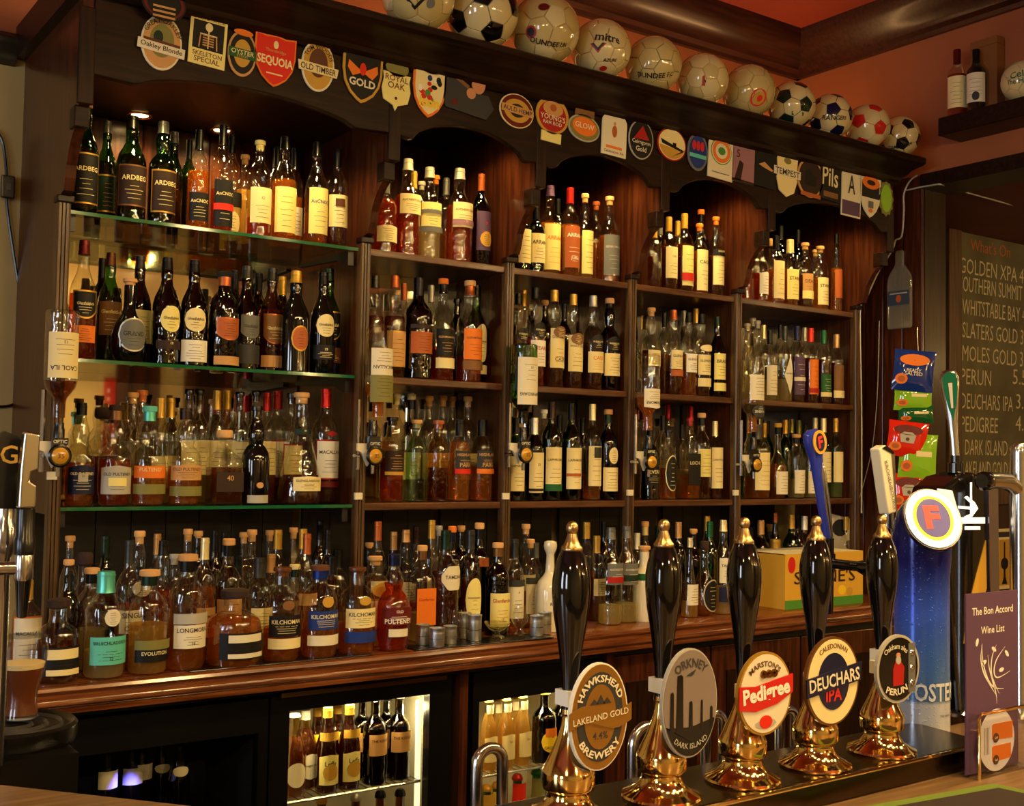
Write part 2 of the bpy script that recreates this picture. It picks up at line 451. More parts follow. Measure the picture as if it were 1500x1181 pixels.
# hanging lamps of the room, then the row added for sparkle
for i, p in enumerate(LAMPS):
    t = thing('room_and_added_lamp', 'brass hanging lamp with dark coolie shade over the bar room' if i < 7 else 'small brass lamp in the row hanging over the bar gangway', 'lamp', p, 0, 'hanging lamps of the room' if i < 7 else 'lamp row over the gangway')
    if i in (4, 6): MB().lathe([(.02, .10), (.05, .095), (.055, .085), (.02, .08)], 24, cap=False).build('lamp_cap', M_ANTIQ, t); MB().tube([(0, 0, .09), (0, 0, 3.36-p[2])], .006, 6).build('cord', mat('plastic', 'black'), t); continue
    k_ = 1.0 if i < 7 else .6
    MB().lathe([(a*k_, b*k_) for a, b in [(.02, .16), (.05, .145), (.12, .10), (.175, -.034), (.17, -.034), (.11, .095), (.045, .138), (.02, .15)]], 24, cap=False).build('lamp_shade', M_ANTIQ, t)  # unseen shade, rim lowered to keep lamp light off the canopy
    MB().tube([(0, 0, .09), (0, 0, 3.36-p[2])], .006, 6).build('cord', mat('plastic', 'black'), t)

for i, p in enumerate(ADDED_SCONCES):
    fx_ = Vector((0, -.2, 0)) if i < 3 else Vector((.2, 0, 0))
    t = thing('added_wall_lamp', 'brass wall lamp on the cream wall opposite the bar', 'lamp', p, 0, 'wall lamps opposite the bar')
    MB().lathe([(.04, -.05), (.07, .03), (.072, .03), (.042, -.052)], 20, cap=False).build('lamp_shade', M_ANTIQ, t)
    MB().tube([(0, 0, -.05), (0, 0, -.10), tuple(fx_*.5+Vector((0, 0, -.11))), tuple(fx_+Vector((0, 0, -.05)))], .008, 8).build('bracket_arm', M_BRASS, t)

# ================================================================== back bar cabinet
cab = thing('back_bar_cabinet', 'dark mahogany back bar with arched canopy and fluted posts', 'cabinet', (0, 0, 0))
POSTX = [-.846, 0.0, P5, 2*P5, 3*P5]          # right edge of each post
BAYS = [(-.846, -.033), (0, P5-.033), (P5, 2*P5-.033), (2*P5, 3*P5-.033), (3*P5, 2.19)]
PW = .031
def post(xr, name='post'):
    x0 = xr-PW
    fl = [(x0, .02), (x0, -.004)]
    for k in range(3):
        a = x0+.002+k*.009
        fl += [(a, -.008), (a+.006, -.008), (a+.0075, -.003)]
    fl += [(xr, -.004), (xr, .02)]
    MB().prism(fl, .98, 2.125, 'XY').build(name, W_POST, cab, smooth=False)
    bevel(MB().box(x0-.006, xr+.006, -.016, .02, 2.125, 2.143).build('post_cap', W_DARK, cab, smooth=False))
for xr in POSTX + [2.222]:
    post(xr)
    # side panel with the curved bracket that carries the canopy
    pf = [(0.0, 2.143), (-.035, 2.15), (-.046, 2.18), (-.053, 2.21), (-.066, 2.235), (-.082, 2.258), (-.10, 2.275), (-.12, 2.288), (-.12, 2.335), (-.158, 2.338), (-.158, 2.60), (.43, 2.60), (.43, ZA-.021), (.012, ZA-.021), (.012, 2.143)]
    MB().prism(list(reversed(pf)), xr-PW+.004, xr-.002, 'YZ').build('side_panel', W_RED, cab, smooth=False)
    bevel(MB().box(xr-PW-.004, xr+.004, -.1615, -.15, 2.338, 2.575).build('canopy_post', W_DARKZ, cab, smooth=False))
    bevel(MB().box(xr-PW-.002, xr+.003, -.135, -.09, 2.287, 2.34).build('corbel', W_DARK, cab, smooth=False))
# canopy fascia: one arched board to each bay
for bi, (xa, xb) in enumerate(BAYS):
    n = 22; pts = []
    fl = .045 if bi else .11
    top = 2.478 if bi else 2.455
    c0, c1 = xa+fl, xb-fl
    pts.append((xa, 2.414)); pts.append((c0-.012, 2.409)); pts.append((c0, 2.411))
    for i in range(1, n):
        t_ = i/n; e = math.sin(math.pi*t_)**.62
        pts.append((c0+(c1-c0)*t_, 2.411+(top-2.411)*e))
    pts += [(c1, 2.411), (c1+.012, 2.409), (xb, 2.414), (xb, 2.60), (xa, 2.60)]
    bevel(MB().prism(pts, -.16, -.136, 'XZ').build('fascia_board', W_DARK, cab, smooth=False), .003, 2)
X0, X1 = -.90, 2.235
cor = [(-.15, 2.604), (-.163, 2.604), (-.170, 2.612), (-.186, 2.617), (-.192, 2.628), (-.215, 2.636), (-.235, 2.648), (-.262, 2.654), (-.285, 2.658), (-.295, 2.662), (-.30, 2.668), (-.30, 2.684), (-.292, 2.69), (.43, 2.69), (.43, 2.60), (-.15, 2.60)]
MB().prism(cor, X0, X1, 'YZ').build('cornice', W_DARK, cab)
MB().box(-.846, -.033, -.135, .42, 2.475, 2.50).build('canopy_soffit', W_DARK, cab, smooth=False)
MB().box(0, 2.19, -.135, .42, 2.565, 2.59).build('canopy_soffit', W_DARK, cab, smooth=False)
# back boards, mirrors, shelves
for bi, (xa, xb) in enumerate(BAYS):
    n = 8 if bi == 0 else (6 if bi == 4 else 5)
    for i in range(n):
        a = xa+(xb-xa)*i/n; b = xa+(xb-xa)*(i+1)/n
        bevel(MB().box(a+.0015, b-.0015, BACK, BACK+.016, ZC+.004, 2.475 if bi == 0 else 2.565).build('back_board', W_RED, cab, smooth=False), .003, 1)
    for i in range(n):
        a = xa+(xb-xa)*i/n; b = xa+(xb-xa)*(i+1)/n
        MB().box(a+.0015, b-.0015, BACK, BACK+.016, .982, ZA-.02).build('back_board', W_BLACK, cab, smooth=False)
    my = .404 if bi == 0 else .285
    MB().box(xa, xb, my, my+.005, ZA, ZC-(.01 if bi == 0 else .022)).build('mirror', mirror_mat(), cab, smooth=False)
    if bi:
        for z in (ZA, ZB, ZC):
            bevel(MB().box(xa, xb, .002, .405, z-.021, z).build('shelf', W_EDGE, cab, smooth=False), .003, 2)
GEDGE = clear_pane('green_glass_edge', (.30, .72, .45), .10)
for z in (1.367, 1.739, 2.110):
    g = bevel(MB().box(-.846, -.036, .004, .402, z-.009, z).build('glass_shelf', clear_pane('shelf_glass', (.78, .86, .74), .08), cab, smooth=False), .001, 1)
    MB().box(-.846, -.038, .0, .004, z-.009, z).build('polished_edge', mat('gloss', srgb((.10, .38, .22))), g, smooth=False)
    for x in (-.846, -.06):
        MB().prism([(.02, z-.009), (.36, z-.009), (.36, z-.016), (.10, z-.026), (.03, z-.05), (.02, z-.05)], x, x+.018, 'YZ').build('shelf_bracket', W_BLACK, cab, smooth=False)
# canopy downlights over the top shelves
dl = []
for px, py in ((205, 168), (325, 190)): dl.append(atZ(px, py, 2.474))
for bi in (1, 2, 3, 4):
    xa, xb = BAYS[bi]; dl += [Vector((xa+(xb-xa)*.30, -.07, 2.564)), Vector((xa+(xb-xa)*.72, -.07, 2.564))]
for i, p in enumerate(dl):
    t = thing('downlight', 'small round recessed downlight glowing warm above the %s' % (['green bottles on the top glass shelf', 'black-labelled bottles on the top glass shelf'][i] if i < 2 else '%s wooden bay, %s the optic post' % (ORD[i//2], ['nearer', 'farther from'][i % 2])), 'downlight', p, 0, 'recessed downlights under the canopy')
    MB().lathe([(.024, 0), (.036, -.001), (.036, -.004), (.030, -.006), (.024, -.003)], 20, cap=False).build('trim_ring', M_BRASS, t)
    MB().lathe([(.024, -.002), (.018, -.0025), (.001, -.003)], 20).build('lens', emis('downlight_lens', (1.0, .66, .24), 14.0), t)
    if i < 2:
        light('downlight_glow', 'SPOT', p+Vector((0, -.01, -.012)), 9.0, WARM, .02, (0, 0, 0), spot=math.radians(140))
    else:
        light('downlight_glow', 'SPOT', (p.x, -.07, 2.552), 6.5, WARM, .02, (math.radians(18), 0, 0), spot=math.radians(120))
for x in (-.68, -.44, -.2):
    light('canopy_strip_glow', 'SPOT', (x, -.09, 2.44), 3.6, WARM, .02, (math.radians(16), 0, 0), spot=math.radians(120))

for i, (x, y) in enumerate(STRIPS):
    t = thing('strip_uplight', 'slim warm strip light lying on the cabinet top behind footballs', 'strip light', (x, y, 2.69), 0, 'strip lights on the cabinet top')
    MB().box(-.26, .26, -.025, .025, 0, .025).build('lamp_tray', FRIDGE_BLACK if 'FRIDGE_BLACK' in globals() else mat('plastic', 'black'), t, smooth=False)
    MB().box(-.25, .25, -.02, .02, .025, .035).build('lamp_tube', emis('strip_tube', (1.0, .55, .2), 3.0), t, smooth=False)

# counter
ct = thing('back_counter', 'polished reddish mahogany counter with moulded front edge', 'counter', (0, 0, 0))
def cprof(y): return [(.42, .98), (y, .98), (y-.006, .977), (y-.009, .970), (y-.006, .964), (y-.002, .961), (y-.010, .956), (y-.016, .948), (y-.016, .940), (y-.010, .934), (y-.004, .932), (y-.009, .927), (y-.008, .919), (y+.01, .916), (.42, .916)]
mb = MB(); ends = []
for x, y in ((-1.9, -.272), (.05, -.270), (2.32, -.178)):
    ends.append([len(mb.v)+i for i in range(15)]); mb.v += [(x, p, q) for p, q in cprof(y)]
mb.f.append(tuple(ends[0])); mb.f.append(tuple(reversed(ends[-1])))
for a, b in zip(ends, ends[1:]):
    for i in range(15): j = (i+1) % 15; mb.f.append((a[i], b[i], b[j], a[j]))
mb.build('counter_slab', W_COUNT, ct)
# under the counter: carcass, dividers and wood doors
und = thing('counter_base', 'dark wooden carcass with upright dividers below the back counter', 'cabinet', (0, 0, 0))
MB().box(-1.9, 2.32, .40, .43, 0, .916).build('back_panel', W_BLACK, und, smooth=False)
MB().box(-1.9, 2.32, -.12, .40, 0, .10).build('plinth', W_BLACK, und, smooth=False)
MB().box(-1.9, 2.32, -.17, -.14, .888, .916).build('top_rail', W_BLACK, und, smooth=False)
def divider(px, wd=.028):
    x = atY(px, 1080, -.19).x
    MB().box(x-wd/2, x+wd/2, -.192, .40, .0, .916).build('divider', W_RED, und, smooth=False)
    return x
d1 = divider(88); d2 = divider(678)
d3 = divider(893, .03)
xs_ = [d3+.015+i*.45 for i in range(4)]+[2.30]
for a, b in zip(xs_, xs_[1:]):
    dd = bevel(MB().box(a+.004, b-.004, -.165, -.14, .12, .885).build('wood_door', W_RED, und, smooth=False), .004)
    MB().box(a+.07, b-.07, -.172, -.165, .20, .80).build('door_panel', W_DARKZ, dd, smooth=False)
    MB().lathe([(.006, 0), (.012, .012), (.013, .02), (.006, .026)], 12).build('knob', M_BRASS, dd, (b-.04, -.165, .6), (math.radians(90), 0, 0))

# ================================================================== bottles
PROF = dict(
    std=[(.90,0),(1,.015),(1,.60),(.98,.635),(.88,.68),(.66,.725),(.44,.765),(.37,.80),(.35,.94)],
    slope=[(.90,0),(1,.015),(1,.50),(.97,.56),(.84,.63),(.62,.69),(.46,.74),(.40,.79),(.44,.83),(.43,.87),(.36,.91),(.35,.95)],
    bulb=[(.90,0),(1,.015),(1,.52),(.96,.58),(.78,.63),(.54,.665),(.44,.69),(.50,.73),(.56,.78),(.54,.82),(.42,.87),(.36,.90),(.36,.95)],
    pult=[(.80,0),(.92,.03),(.90,.07),(1,.12),(1,.44),(.93,.52),(.68,.58),(.50,.61),(.56,.65),(.60,.70),(.54,.76),(.40,.82),(.34,.86),(.34,.95)],
    stout=[(.92,0),(1,.02),(1,.58),(.97,.65),(.86,.71),(.62,.76),(.46,.79),(.41,.82),(.40,.95)],
    squat=[(.93,0),(1,.03),(1,.50),(.98,.57),(.88,.63),(.62,.68),(.44,.72),(.40,.78),(.42,.92)],
    round=[(.55,0),(.78,.04),(.94,.12),(1,.22),(.97,.33),(.85,.43),(.64,.51),(.44,.57),(.34,.64),(.31,.72),(.31,.92)],
    pear=[(.94,0),(1,.03),(.98,.12),(.88,.26),(.72,.40),(.54,.53),(.38,.64),(.30,.72),(.28,.93)],
    beer=[(.92,0),(1,.02),(1,.50),(.94,.57),(.74,.66),(.54,.74),(.44,.82),(.40,.97)],
    bell=[(1.0,0),(1.02,.03),(.98,.07),(.96,.40),(.92,.47),(.78,.54),(.48,.60),(.34,.64),(.30,.68),(.25,.84),(.30,.865),(.40,.90),(.44,.94),(.40,.985),(.2,1.0)],
)
def rad_at(prof, z):
    for (r0, z0), (r1, z1) in zip(prof, prof[1:]):
        if z0 <= z <= z1 and z1 > z0: return r0+(r1-r0)*(z-z0)/(z1-z0)
    return prof[-1][0]
def patch(name, R, z0, z1, half, m, parent, shape='rect', n=14):
    mb = MB(); zc = (z0+z1)/2; hh = (z1-z0)/2
    for i in range(n+1):
        u = -1+2*i/n
        e = {'rect': 1.0, 'oval': math.sqrt(max(0, 1-u*u)), 'diamond': 1-abs(u), 'hex': min(1.0, 1.5*(1-abs(u))+.25), 'shield': 1.0, 'wavy': 1.0}[shape]
        lo, up = zc-hh*e, zc+hh*e
        if shape == 'shield': lo = zc-hh*(1-.55*abs(u)**2.2)
        if shape == 'wavy': up = zc+hh*(1-.16*abs(u))
        a = u*half
        R_ = R if not callable(R) else R((lo+up)/2)
        mb.v += [(R_*math.sin(a), -R_*math.cos(a), lo), (R_*math.sin(a), -R_*math.cos(a), up)]
    for i in range(n): mb.f.append((2*i, 2*i+2, 2*i+3, 2*i+1))
    return mb.build(name, m, parent)
def flatp(name, Rf, z0, z1, wd, m, parent, shape='rect'):
    mb = MB()
    if shape == 'oval': mb.prism(ell(wd/2, (z1-z0)/2, 20, 0, (z0+z1)/2), -Rf-.0006, -Rf+.0002)
    else: mb.prism(rect(-wd/2, wd/2, z0, z1), -Rf-.0006, -Rf+.0002)
    return mb.build(name, m, parent, smooth=False)
GNAME = dict(c='clear', g='green', d='dark brown', a='brown', k='black', w='white ceramic', o='pale green', y='golden', b='blue')
BOT = []
def bottle(pos, H, R, typ='std', g='c', liq='am', lev=.6, cap='cork:tan', labels='', rz=None, name='whisky_bottle', sqr=None, flip=False, sy=1.0, nodetail=False):
    prof = PROF[typ]
    t = thing(name, 'bottle', 'bottle', pos, rz if rz is not None else random.uniform(-.14, .14))
    kind, _, cc = cap.partition(':')
    gm = mat('gloss', 'ivory') if g == 'w' else (mat('gloss', 'black') if g == 'k' else glass(g))
    seg = 24 if (H > .2 and not nodetail) else 16
    P = [(r*R, z*H) for r, z in prof]
    if typ != 'bell': P = P[:1]+P[1:]
    MB().lathe([(.001, 0)]+P if g in 'wk' else P, seg, sq=sqr, sy=sy).build('bottle_body', gm, t)
    if g not in 'wk' and liq != '-':
        if flip:
            Q = [(rad_at(prof, lev)*R*.93, lev*H)]+[(r*R*.93, z*H) for r, z in prof if z > lev]
        else:
            Q = [(r*R*.93, z*H+.004) for r, z in prof if z*H+.004 < lev*H]
            Q.append((rad_at(prof, lev)*R*.93, lev*H))
        MB().lathe(Q, max(12, seg-6), sq=sqr, sy=sy).build('liquid', liquid(liq), t)
    nr = prof[-1][0]*R
    if kind == 'cork':
        cr = max(nr*1.25, .0125)
        MB().lathe([(nr*.9, H*.90), (nr*.95, H*.955), (cr, H*.956), (cr*1.02, H*.975), (cr, H*.995), (cr*.9, H)], 16).build('stopper', mat('matte', cc) if cc in ('tan', 'cork', 'cream') else mat('plastic', cc), t)
    elif kind == 'caps':
        z0 = .80 if typ in ('std', 'stout') else .88
        if H*(1-z0) > .055: z0 = 1-.055/H
        rr = rad_at(prof, z0)*R*1.03+.0006
        MB().lathe([(rr, H*z0), (max(nr*1.06, rr*.92), H*(z0+.03)), (nr*1.08, H*.955), (nr*1.14, H*.957), (nr*1.14, H*.967), (nr*1.06, H*.969), (nr*1.05, H*.997), (nr*.9, H)], 16).build('capsule', mat('foil', cc), t)
    elif kind == 'both':      # wooden stopper over a coloured foil
        c1, _, c2 = cc.partition('/')
        rr = nr*1.07
        MB().lathe([(rad_at(prof, .85)*R*1.05, H*.85), (rr, H*.88), (rr, H*.945)], 16).build('neck_foil', mat('foil', c2), t)
        MB().lathe([(rr*.9, H*.94), (rr*1.2, H*.945), (rr*1.22, H*.97), (rr*1.18, H*.995), (rr, H)], 16).build('stopper', mat('matte', c1), t)
    elif kind == 'wide':
        cr = nr*1.22
        MB().lathe([(nr*.9, H*.88), (cr, H*.90), (cr*1.02, H*.93), (cr, H*.98), (cr*.85, H)], 18).build('stopper', mat('matte', cc), t)
    elif kind == 'crown':
        MB().lathe([(nr*1.25, H*.955), (nr*1.3, H*.965), (nr*1.05, H*.99), (nr*.7, H)], 16).build('crown_cap', mat('foil', cc), t)
    first = None
    for li, L in enumerate([q for q in labels.split(';') if q]):
        f = (L.split(',')+['']*8)[:8]
        z0, z1 = float(f[0])*H, float(f[1])*H; col = f[2]; txt, ink, shp, frm = f[3], f[4] or 'black', f[5] or 'rect', f[6]
        half = math.radians(float(f[7])) if f[7] else {'rect': 1.05, 'oval': .85, 'shield': .85, 'diamond': .8, 'hex': .95, 'wavy': 1.05}[shp]
        Rm = max(rad_at(prof, (z0/H)), rad_at(prof, z1/H), rad_at(prof, (z0+z1)/2/H))*R+.0007+.0022*li
        if sqr:
            wd = 2*R*min(.92, half)
            if frm: flatp('label_border', R+.0004, z0-.004, z1+.004, wd+.007, mat('foil', frm), t, shp if shp == 'oval' else 'rect')
            lo = flatp('front_label', R+.0009+.0022*li, z0, z1, wd, mat('paper', col), t, shp if shp == 'oval' else 'rect')
            if txt: flat_text(lo, txt, 0, z1-(z1-z0)*.30, -R-.0019-.0022*li, mat('print', ink), width=wd*(.8 if len(txt) > 3 else .25))
        else:
            if frm: patch('label_border', Rm, z0-.004, z1+.004, half+.004/Rm, mat('foil', frm), t, shp)
            lo = patch('front_label', Rm+.0006, z0, z1, half, mat('paper', col), t, shp)
            arc = 2*half*Rm
            if txt:
                lines = txt.split('|'); hh = z1-z0
                for i, s in enumerate(lines):
                    wmax = arc*(.84 if shp in ('rect', 'wavy') else .74); v, ff, tw, th = glyphs(s, .012)
                    ht = min(hh*(.30 if len(lines) == 1 else .62/len(lines)), wmax*th/tw, .0075 if len(s) < 4 else .013)
                    zc = (z1-hh*.30 if shp in ('rect', 'wavy') else z1-hh*.46) if len(lines) == 1 else z1-hh*(.22+.56*i/(len(lines)-1))
                    cyl_text(lo, s, Rm+.0012, zc, mat('print', ink), height=ht, bold=.012)
            if not nodetail and shp in ('rect', 'oval', 'shield', 'wavy') and z1-z0 > .036:
                pm = MB(); hh = z1-z0; rnd = random.Random(int(z0*1e4)+int(R*1e5))
                for q in ((.52, .62, .72, .84) if txt else (.22, .34, .5, .62, .74, .86)):
                    hw = half*rnd.uniform(.25, .62)*(1 if shp != 'oval' else .75); zz = z1-hh*q; th = .0010
                    n0 = len(pm.v)
                    for i in range(5):
                        a = -hw+2*hw*i/4; pm.v += [((Rm+.0011)*math.sin(a), -(Rm+.0011)*math.cos(a), zz-th/2), ((Rm+.0011)*math.sin(a), -(Rm+.0011)*math.cos(a), zz+th/2)]
                    for i in range(4): pm.f.append((n0+2*i, n0+2*i+2, n0+2*i+3, n0+2*i+1))
                pm.build('fine_print', mat('print', ink), lo)
        if first is None: first = col
    if first is None: first = 'bare'
    BOT.append((t, GNAME[g] if g != 'c' else {'am': 'amber', 'ra': 'red amber', 'dk': 'dark amber', 'go': 'golden', 'pa': 'pale', 'or_': 'orange', '-': 'empty clear', 'be': 'brown'}[liq], first))
    return t
NICE = dict(darkred='dark-red', darkgreen='dark-green', darkbrown='dark-brown', darkgrey='dark-grey', paleyellow='pale-yellow', brightred='bright-red')
PLACED = {}
def rowset(zs, Y, group, where, items, yfun=None):
    """items: (px, top, width_px, type, glass, liquid, level, cap, labels[, dY])"""
    made = []
    for it in sorted(items, key=lambda q: (not q[8], -q[2] if q[2] > 41 else 0, q[0])):
        px, top, wpx, typ, g, liq, lev, cap, lab = it[:9]
        Yb = Y + (it[9] if len(it) > 9 else 0)
        mid = atY(px, (top+top+150)/2, Yb)
        zt = atY(px, top, Yb).z
        R = wpx/2.0*zdepth(mid)/FPX
        Yb = max(Yb, R+.006) if zs > 1.2 else Yb
        base = None
        PL_ = PLACED.setdefault(round(zs, 3), [])
        lim = .280 if (px > 535 and ZA-.01 < zs < ZB+.01) else .398
        for _k in range(90):
            p = atY(px, top+90, Yb); R = wpx/2.0*zdepth(p)/FPX*.985
            if zs > 1.2:
                ba = min(BAYS, key=lambda q: abs((q[0]+q[1])/2-p.x)/(q[1]-q[0]))
                p.x = min(max(p.x, ba[0]+R+.002), ba[1]-R-.002)
            if all((p.x-q[0])**2+(Yb-q[1])**2 > (R+q[2]+.0008)**2 for q in PL_): break
            if Yb+R > lim: break
            Yb += .004
        if Yb+R > lim: Yb = lim-R
        for _k in range(60):      # no room further back: slim it and slide it along
            bad = [q for q in PL_ if (p.x-q[0])**2+(Yb-q[1])**2 <= (R+q[2]+.0008)**2]
            if not bad: break
            R *= .985; p.x += .0015 if p.x >= bad[0][0] else -.0015; Yb = min(Yb+.001, lim-R)
        PL_.append((p.x, Yb, R))
        zt = atY(px, top, Yb).z
        H = zt-zs
        sq = 6 if typ.endswith('_sq') else None
        n0 = len(BOT)
        b = bottle((p.x, Yb, zs), H, R, typ.replace('_sq', ''), g, liq, lev, cap, lab, sqr=sq, nodetail=(wpx < 22))
        made.append(b)
        col, first = BOT[-1][1], BOT[-1][2]
        b['group'] = group
        b['_c'] = col; b['_f'] = NICE.get(first, first)
    made.sort(key=lambda o: o.location.x)
    for i, b in enumerate(made):
        c_, f_ = b['_c'], b['_f']; del b['_c']; del b['_f']
        lab = ('%s-labelled ' % f_) if f_ != 'bare' else 'unlabelled '
        b['label'] = ('%s %sbottle, %s' % (c_, lab, where)) % ORD[i+1]
    return made
def W(row, shelf, bay): return '%s-row %%s from optic post, %s shelf, %s bay past glass shelves' % (row, shelf, bay)
def G(row, shelf): return '%s-row %%s from the olive wall, on %s glass shelf' % (row, shelf)
FR, MI, BK = .055, .14, .23
# ---- bay 1, glass shelves
rowset(2.110, FR, 'bottles on the top glass shelf', G('front', 'top'), [
 (124,150,40,'slope','g','dk',.66,'cork:tan','.10,.52,black,ARDBEG,cream,rect,gold'),
 (192,170,44,'slope','g','dk',.62,'caps:black','.14,.50,darkbrown,ARDBEG,cream,rect,bronze'),
 (237,178,40,'bulb','g','dk',.6,'caps:grey','.12,.50,darkbrown,ARDBEG,cream,rect,gold'),
 (290,190,32,'std','c','am',.58,'caps:black','.08,.36,black,AnCNOC,cream,rect'),
 (325,183,32,'std','c','ra',.40,'caps:black','.05,.48,black,AnCNOC,cream,rect;.2,.26,brightred'),
 (379,206,36,'std','c','ra',.20,'cork:paleyellow','.14,.50,cream,12,black'),
 (416,200,36,'slope','c','am',.58,'caps:black','.07,.50,paleyellow'),
 (463,208,34,'slope','c','am',.30,'caps:black','.10,.54,paleyellow,AnCNOC,blue'),
 (493,218,32,'std','c','dk',.3,'caps:black','.20,.52,cream;.40,.48,brown,,,,,24'),
])
rowset(2.110, MI, 'bottles on the top glass shelf', G('back', 'top'), [
 (155,177,30,'slope','g','dk',.6,'caps:grey','.12,.45,darkgreen,,gold,rect,gold'),
 (253,193,30,'slope','g','dk',.6,'caps:grey',''), (275,205,24,'std','g','dk',.6,'caps:black',''),
 (338,197,30,'std','c','pa',.35,'caps:black','.05,.26,cream,,black,oval;.30,.44,black'), (357,227,24,'stout','c','go',.6,'cork:cork',''),
 (404,215,26,'std','c','am',.5,'caps:black',''), (430,217,26,'std','c','am',.5,'caps:black','.12,.40,white'),
])
rowset(1.739, FR, 'bottles on the middle glass shelf', G('front', 'middle'), [
 (121,352,40,'slope','c','ra',.55,'caps:darkred','.35,.56,black,Glenfiddich,cream,shield,gold;.14,.28,orange,,,,,45'),
 (188,408,52,'round','k','-',0,'cork:cork','.14,.50,grey,GRAND,black,oval,silver'),
 (243,377,40,'slope','d','dk',.6,'caps:black','.30,.54,paleyellow,Glenfiddich,black,oval;.14,.22,darkbrown,19,cream'),
 (283,381,40,'slope','d','dk',.6,'caps:black','.32,.54,cream,Glenfiddich,black,oval;.04,.24,white'),
 (327,398,44,'stout','d','dk',.6,'both:black/copper','.30,.50,copper,,black,shield,copper;.03,.12,tan'),
 (360,390,38,'slope','d','dk',.6,'caps:darkgrey','.30,.52,grey,Glenfiddich,black,shield;.06,.24,darkgrey'),
 (397,393,38,'slope','a','am',.6,'caps:darkgrey','.28,.54,bronze,Glenfiddich,cream,shield,copper;.05,.16,tan'),
 (432,397,42,'slope','k','-',0,'caps:gold','.22,.44,copper,,black,oval,gold,35'),
 (472,399,36,'slope','k','-',0,'caps:black','.36,.58,cream,Glenfiddich,black,oval;.14,.28,black,19,cream'),
 (502,396,38,'slope','g','dk',.6,'caps:darkgreen','.34,.58,black,Glenfiddich,cream,shield,gold;.12,.26,brown,12,cream'),
])
rowset(1.739, MI, 'bottles on the middle glass shelf', G('back', 'middle'), [
 (160,370,36,'slope','g','am',.6,'caps:brown','.25,.55,bronze,Glenfiddich,cream'), (203,375,36,'slope','d','dk',.6,'caps:darkgrey','.20,.50,cream'),
 (147,378,28,'std','k','-',0,'caps:black',''), (342,396,30,'std','d','dk',.6,'caps:black',''), (377,400,30,'std','d','dk',.6,'caps:black',''), (412,405,30,'std','d','dk',.6,'caps:gold',''),
])
rowset(1.367, FR, 'bottles on the bottom glass shelf', G('front', 'bottom'), [
 (117,590,42,'pult','c','am',.42,'caps:black','.12,.40,navy,OLD PULTENEY,cream,wavy;.24,.32,silver,21,black,rect,,18'),
 (168,593,48,'pult','c','ra',.46,'both:darkbrown/bronze','.12,.40,silver,OLD PULTENEY,black,wavy;.2,.28,paleyellow,,,,,30'),
 (217,595,50,'pult','c','am',.30,'both:teal/teal','.28,.40,orange,PULTENEY,cream;.12,.22,olive'),
 (270,598,50,'pult','c','am',.40,'caps:darkbrown','.26,.42,tan,OLD PULTENEY,brown,wavy;.10,.20,olive'),
 (327,630,46,'squat_sq','c','dk',.50,'wide:cork','.18,.44,darkbrown,40,tan'),
 (374,595,42,'pult','k','-',0,'cork:black','.02,.10,silver,,,,,50;.17,.23,tan,,,oval,,14'),
 (440,575,66,'pear','c','dk',.26,'cork:cork','.12,.25,cream,GLENGLASSAUGH,black,wavy,,42;.62,.67,darkgreen,30,cream'),
 (482,570,40,'std','c','dk',.26,'caps:scarlet','.22,.54,white,MACALLAN,black,rect,red;.14,.19,darkred;.58,.63,red,,,diamond,,25'),
])
rowset(1.367, MI, 'bottles on the bottom glass shelf', G('back', 'bottom'), [
 (148,597,46,'squat','c','dk',.5,'wide:darkbrown',''), (192,575,36,'bulb','c','pa',.3,'cork:tan',''), (206,572,36,'bulb','c','pa',.35,'cork:orange','',.06),
 (233,583,30,'stout','c','pa',.4,'caps:gold','.15,.45,cream'), (248,583,30,'stout','c','pa',.4,'caps:gold','.15,.45,cream',.05),
 (275,570,30,'std','c','pa',.3,'cork:black','.25,.55,cream'), (290,570,32,'std','c','pa',.3,'cork:black','.25,.55,cream,,black',.04),
 (316,572,32,'std','c','pa',.3,'caps:gold','.25,.55,cream'), (331,572,32,'std','c','pa',.3,'caps:gold','.25,.55,cream,MACALLAN',.05), (349,574,32,'std','c','pa',.3,'cork:black','.25,.55,cream'),
 (373,572,32,'std','c','pa',.3,'cork:black','.25,.55,cream'), (389,575,32,'std','c','am',.3,'caps:red','.25,.55,cream'),
 (405,573,38,'std','c','dk',.3,'caps:red','.22,.54,white,MACALLAN,black,rect,red;.14,.19,darkred'), (425,576,34,'std','c','am',.3,'cork:black','.25,.52,cream,,red,rect,red'),
])
# ---- bay 2
rowset(ZC, FR, 'bottles on the top wooden shelves', W('front', 'top', 'first'), [
 (563,262,36,'std','c','ra',.72,'caps:grey','.14,.36,cream,,black,wavy'),
 (596,233,40,'slope','c','ra',.62,'caps:silver','.42,.62,cream,AUCHENTOSHAN,brown'),
 (628,245,36,'slope','c','pa',.34,'caps:silver','.32,.60,paleyellow,AUCHENTOSHAN,navy;.48,.52,grey;.28,.34,grey'),
 (672,247,40,'slope','c','ra',.60,'caps:silver','.36,.62,cream,AUCHENTOSHAN,brown;.38,.44,mauve,12,white'),
 (704,255,29,'std','d','dk',.6,'caps:copper','.16,.58,purple,21,brightred;.2,.36,gold,,,oval,,40')])
rowset(ZC, MI, 'bottles on the top wooden shelves', W('back', 'top', 'first'), [
 (605,251,26,'std','c','am',.5,'caps:gold',''), (637,257,26,'std','c','pa',.4,'cork:orange',''), (652,261,28,'std','c','am',.4,'caps:grey',''), (616,266,24,'std','c','pa',.4,'cork:silver','')])
